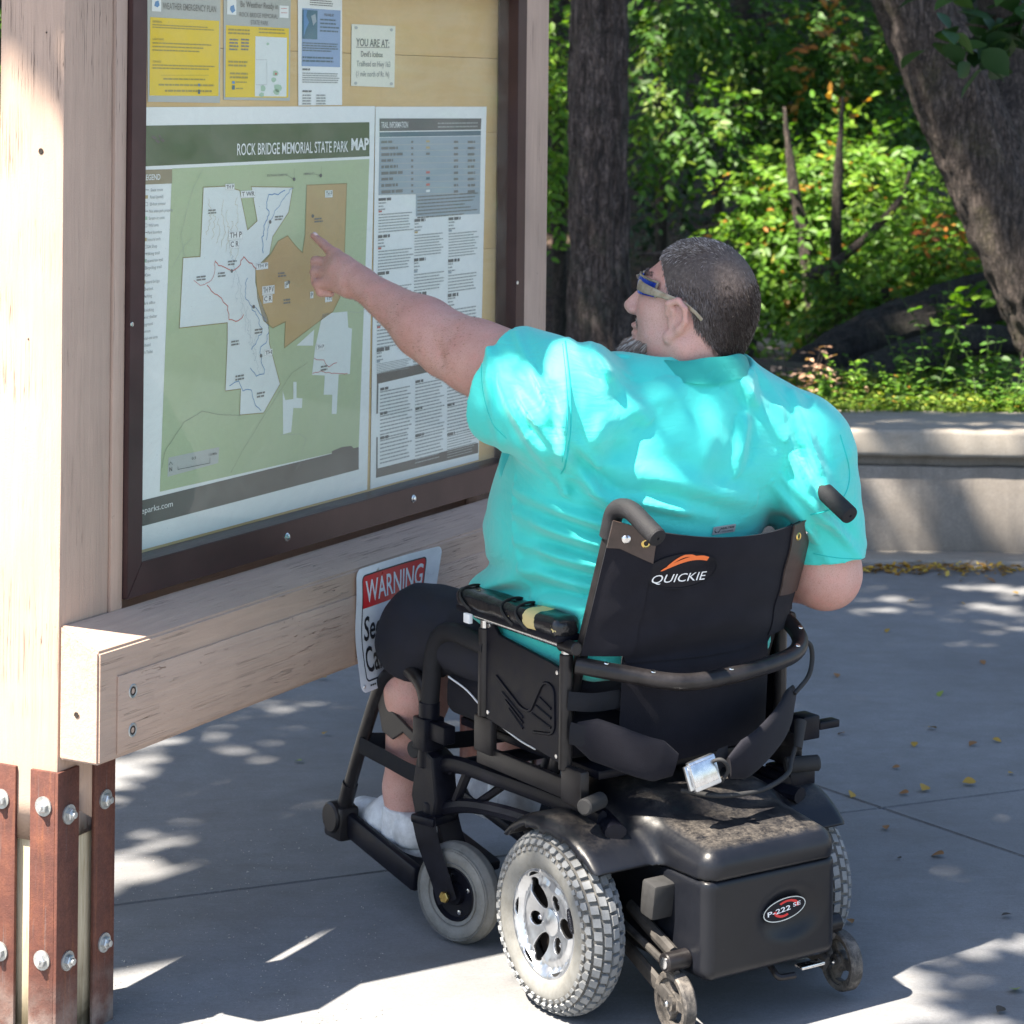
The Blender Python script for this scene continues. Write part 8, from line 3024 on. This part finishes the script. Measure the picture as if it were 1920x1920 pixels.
# undergrowth over the rise, its leaves coloured darker to stand for shade
rg = np.random.default_rng(44)
N_ = 9000
x = rg.uniform(-3.5, 9.5, N_); y = 21 + 16 * rg.random(N_) ** 1.3
z = np.array([GZ(a, c_) for a, c_ in zip(x, y)]) + rg.uniform(0.0, 0.5, N_) ** 2 * 2
clump = np.array([mnoise.noise(Vector((a * 0.7, c_ * 0.7, 0))) for a, c_ in zip(x, y)])
k_ = clump > 0.02
x, y, z = x[k_], y[k_], z[k_]
ln = rg.uniform(0.06, 0.13, len(x))
ax = rg.normal(0, 1, (len(x), 3)); ax[:, 2] *= 0.3
nr = rg.normal(0, 0.4, (len(x), 3)); nr[:, 2] += 1
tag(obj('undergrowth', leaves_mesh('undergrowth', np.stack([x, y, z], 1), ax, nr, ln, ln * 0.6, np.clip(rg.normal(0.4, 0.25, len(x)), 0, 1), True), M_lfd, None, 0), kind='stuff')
# the same wood carried on to both sides of the view
rgw = np.random.default_rng(46)
N_ = 60000
x = rgw.uniform(-16, 20, N_); y = rgw.uniform(11.5, 40, N_)
hh = rgw.uniform(0, 1, N_) ** 1.3 * 7
z = np.array([GZ(a, c_) for a, c_ in zip(x, y)]) + hh
cl_ = np.array([mnoise.noise(Vector((a * 0.45, c_ * 0.45, h2 * 0.4))) for a, c_, h2 in zip(x, y, hh)])
k_ = (cl_ > -0.02) & ((x < -0.235 * y) | (x > 0.26 * y)) & ~((y < 21.5) & (hh < 1.0))
x, y, z = x[k_], y[k_], z[k_]
pw = np.stack([x, y, z], 1)
kw_ = thin(pw, 7)
pw = pw[kw_]
ln = rgw.uniform(0.14, 0.30, len(pw))
ax = rgw.normal(0, 1, (len(pw), 3)); ax[:, 2] *= 0.4
nr = rgw.normal(0, 0.5, (len(pw), 3)); nr[:, 2] += 1
tag(obj('far_woodland', leaves_mesh('far_woodland', pw, ax, nr, ln, ln * 0.6, np.clip(rgw.normal(0.45, 0.25, len(pw)), 0, 1), True), M_lf, None, 0), kind='stuff')
# trunks of the wood beyond
WG = 'trunks of the wood on the rise'
for i, (u_, Y_, r_, lean) in enumerate(((1235, 27, 0.14, 0.02), (1305, 31, 0.16, -0.03), (1385, 25, 0.10, 0.05), (1545, 29, 0.16, 0.0), (1650, 26, 0.12, 0.04), (1075, 28, 0.15, 0.0), (1470, 34, 0.18, -0.02), (1760, 30, 0.16, 0.03))):
    X_ = x1(u_, Y_); z0 = GZ(X_, Y_)
    tree('woodland_tree', ('brown trunk deep in the shaded hollow right of the straight trunk', 'thin trunk deep in the hollow left of the pale thin trunk', 'slim leaning trunk deep behind the hanging branches', 'trunk deep behind the sunlit shrubs',
                           'slim trunk deep behind the leaves left of the leaning tree', 'trunk deep in the wood behind the straight tree', 'stout trunk farthest back in the wood', 'trunk deep in the wood behind the leaning tree')[i], 'tree',
         [(X_, Y_, z0 - 0.2), (X_ + lean * 4, Y_, z0 + 4), (X_ + lean * 9, Y_, z0 + 9)], [r_, r_ * 0.85, r_ * 0.6], M_bark3,
         [dict(blobs=[((X_ + lean * 9, Y_, z0 + 9), (1.8, 1.8, 1.3), 1)], n=60, leaf=0.25, m=M_lfd, simple_=True, seed=200 + i)], WG, seg=16, amp=0.012, step=0.2, twig=False)

# stones and bleached sticks on the far bank
M_stone = simple('pale_bank_stone', (0.34, 0.28, 0.22), 0.9, 0, 0.3, 12, 0.5, 60)
for i in range(26):
    u_ = 1385 + 12 * i * 0.55 + random.uniform(-20, 20); Y_ = random.uniform(19.3, 20.4)
    b = B(); bmesh.ops.create_icosphere(b, subdivisions=2, radius=1.0)
    s_ = random.uniform(0.05, 0.15)
    for v_ in b.verts: v_.co = Vector((v_.co.x * s_ * random.uniform(1.2, 1.5), v_.co.y * s_, v_.co.z * s_ * 0.5)) * (1 + 0.25 * mnoise.noise(v_.co * 2 + Vector((i, 0, 0))))
    o = obj('bank_stone', b, M_stone, None, 50, (x1(u_, Y_), Y_, GZ(x1(u_, Y_), Y_) + s_ * 0.15), (0, 0, random.uniform(0, 6)))
    tag(o, 'pale rounded stone on the far creek bank', 'stone', 'stones on the far creek bank')

# --- fallen leaves on the plaza: a drift at the wall foot and scattered single ones
M_drift = m_leaf('fallen_golden_leaves', [(0, (0.14, 0.07, 0.02)), (0.4, (0.32, 0.17, 0.03)), (0.8, (0.50, 0.30, 0.04)), (1, (0.55, 0.40, 0.07))], 0.65, 0.15)
rg = np.random.default_rng(70)
N_ = 900
u = rg.uniform(-0.25, 1, N_) ** 1.0
x = 0.95 + u * 1.15 + rg.normal(0, 0.05, N_)
y = np.interp(x, [0.8, 2.2], [8.53, 8.60]) + rg.normal(0, 0.04, N_) * (1 + 0.6 * np.sin(x * 9))
kp_ = (x < 1.75) | (rg.random(N_) < 0.25)
x, y = x[kp_], y[kp_]
ln = rg.uniform(0.012, 0.034, len(x))
ax = rg.normal(0, 1, (len(x), 3)); ax[:, 2] *= 0.25
nr = rg.normal(0, 0.35, (len(x), 3)); nr[:, 2] += 1
tag(obj('fallen_leaves', leaves_mesh('fallen_leaves', np.stack([x, y, rg.uniform(0.004, 0.016, len(x))], 1), ax, nr, ln, ln * 0.6, rg.random(len(x))), M_drift, None, 0), kind='stuff')
fl_px = [(1665, 1184, 1), (1715, 1130, 1), (1800, 1133, 1), (1568, 1268, 0), (1840, 1243, 0), (1765, 1302, 2), (1741, 1370, 1), (1715, 1397, 1), (1830, 1397, 0), (1861, 1391, 1), (1688, 1443, 0), (1830, 1473, 1), (1891, 1455, 1),
         (1598, 1492, 1), (1704, 1493, 0), (1737, 1481, 1), (1583, 1380, 0), (1565, 1565, 2), (1567, 1597, 1), (1660, 1554, 0), (1770, 1610, 0), (1592, 1730, 0), (1905, 1866, 2), (1882, 1897, 3), (1896, 1721, 3), (1690, 1614, 3),
         (612, 1277, 1), (610, 1378, 1), (566, 1432, 2), (1770, 1082, 1), (1850, 1090, 0), (1897, 1115, 1)]
lms = []
for c_, name in (((0.24, 0.12, 0.045), 'brown_fallen_leaf'), ((0.36, 0.22, 0.03), 'gold_fallen_leaf'), ((0.20, 0.26, 0.05), 'green_fallen_leaf'), ((0.05, 0.04, 0.03), 'dark_fallen_leaf')):
    mt = simple(name, c_, 0.65, var=0.2, scale=80)
    me = big_leaf_mesh(len(lms) + 300); me.materials.append(mt)
    lms.append(me)
for i, (u_, v_, k) in enumerate(fl_px):
    p = ground_at(u_, v_)
    o = bpy.data.objects.new('fallen_leaf', lms[k]); COL.objects.link(o)
    s_ = random.uniform(0.016, 0.034) * (0.7 if k == 3 else 1)
    o.location = (p.x, p.y, 0.004 + s_ * 0.2); o.scale = (s_, s_, s_)
    o.rotation_euler = (random.gauss(0, 0.25), random.uniform(-0.1, 0.25), random.uniform(0, 6.28))
    tag(o, ('small brown fallen leaf lying on the grey concrete', 'small golden fallen leaf lying on the grey concrete', 'small green fallen leaf lying on the grey concrete', 'tiny dark scrap of leaf lying on the grey concrete')[k], 'leaf',
        ('brown fallen leaves on the plaza', 'golden fallen leaves on the plaza', 'green fallen leaves on the plaza', 'dark leaf scraps on the plaza')[k])
# grit and crumbs of gravel under the kiosk
N_ = 700
uu = rg.uniform(205, 720, N_); vv = 1500 + 420 * rg.random(N_) ** 0.8
pts = np.array([list(ground_at(a, c_)) for a, c_ in zip(uu, vv)])
s_ = rg.uniform(0.0006, 0.0017, N_) * (1 + (rg.random(N_) < 0.03) * 1.2)
oct_ = np.array([(1, 0, 0), (0, 1, 0), (-1, 0, 0), (0, -1, 0), (0, 0, 0.8), (0, 0, -0.5)])
V = (pts[:, None] + oct_[None] * s_[:, None, None] * rg.uniform(0.7, 1.3, (N_, 6, 1)) + np.array([0, 0, 0.001])).reshape(-1, 3)
T_ = np.array([(0, 1, 4), (1, 2, 4), (2, 3, 4), (3, 0, 4), (1, 0, 5), (2, 1, 5), (3, 2, 5), (0, 3, 5)])
Q = (np.arange(N_)[:, None, None] * 6 + T_[None]).reshape(-1, 3)
M_grit = simple('pale_grit', (0.50, 0.47, 0.42), 0.8, var=0.4, scale=300)
tag(obj('grit', np_mesh('grit', V, Q), M_grit, None, 0), kind='stuff')
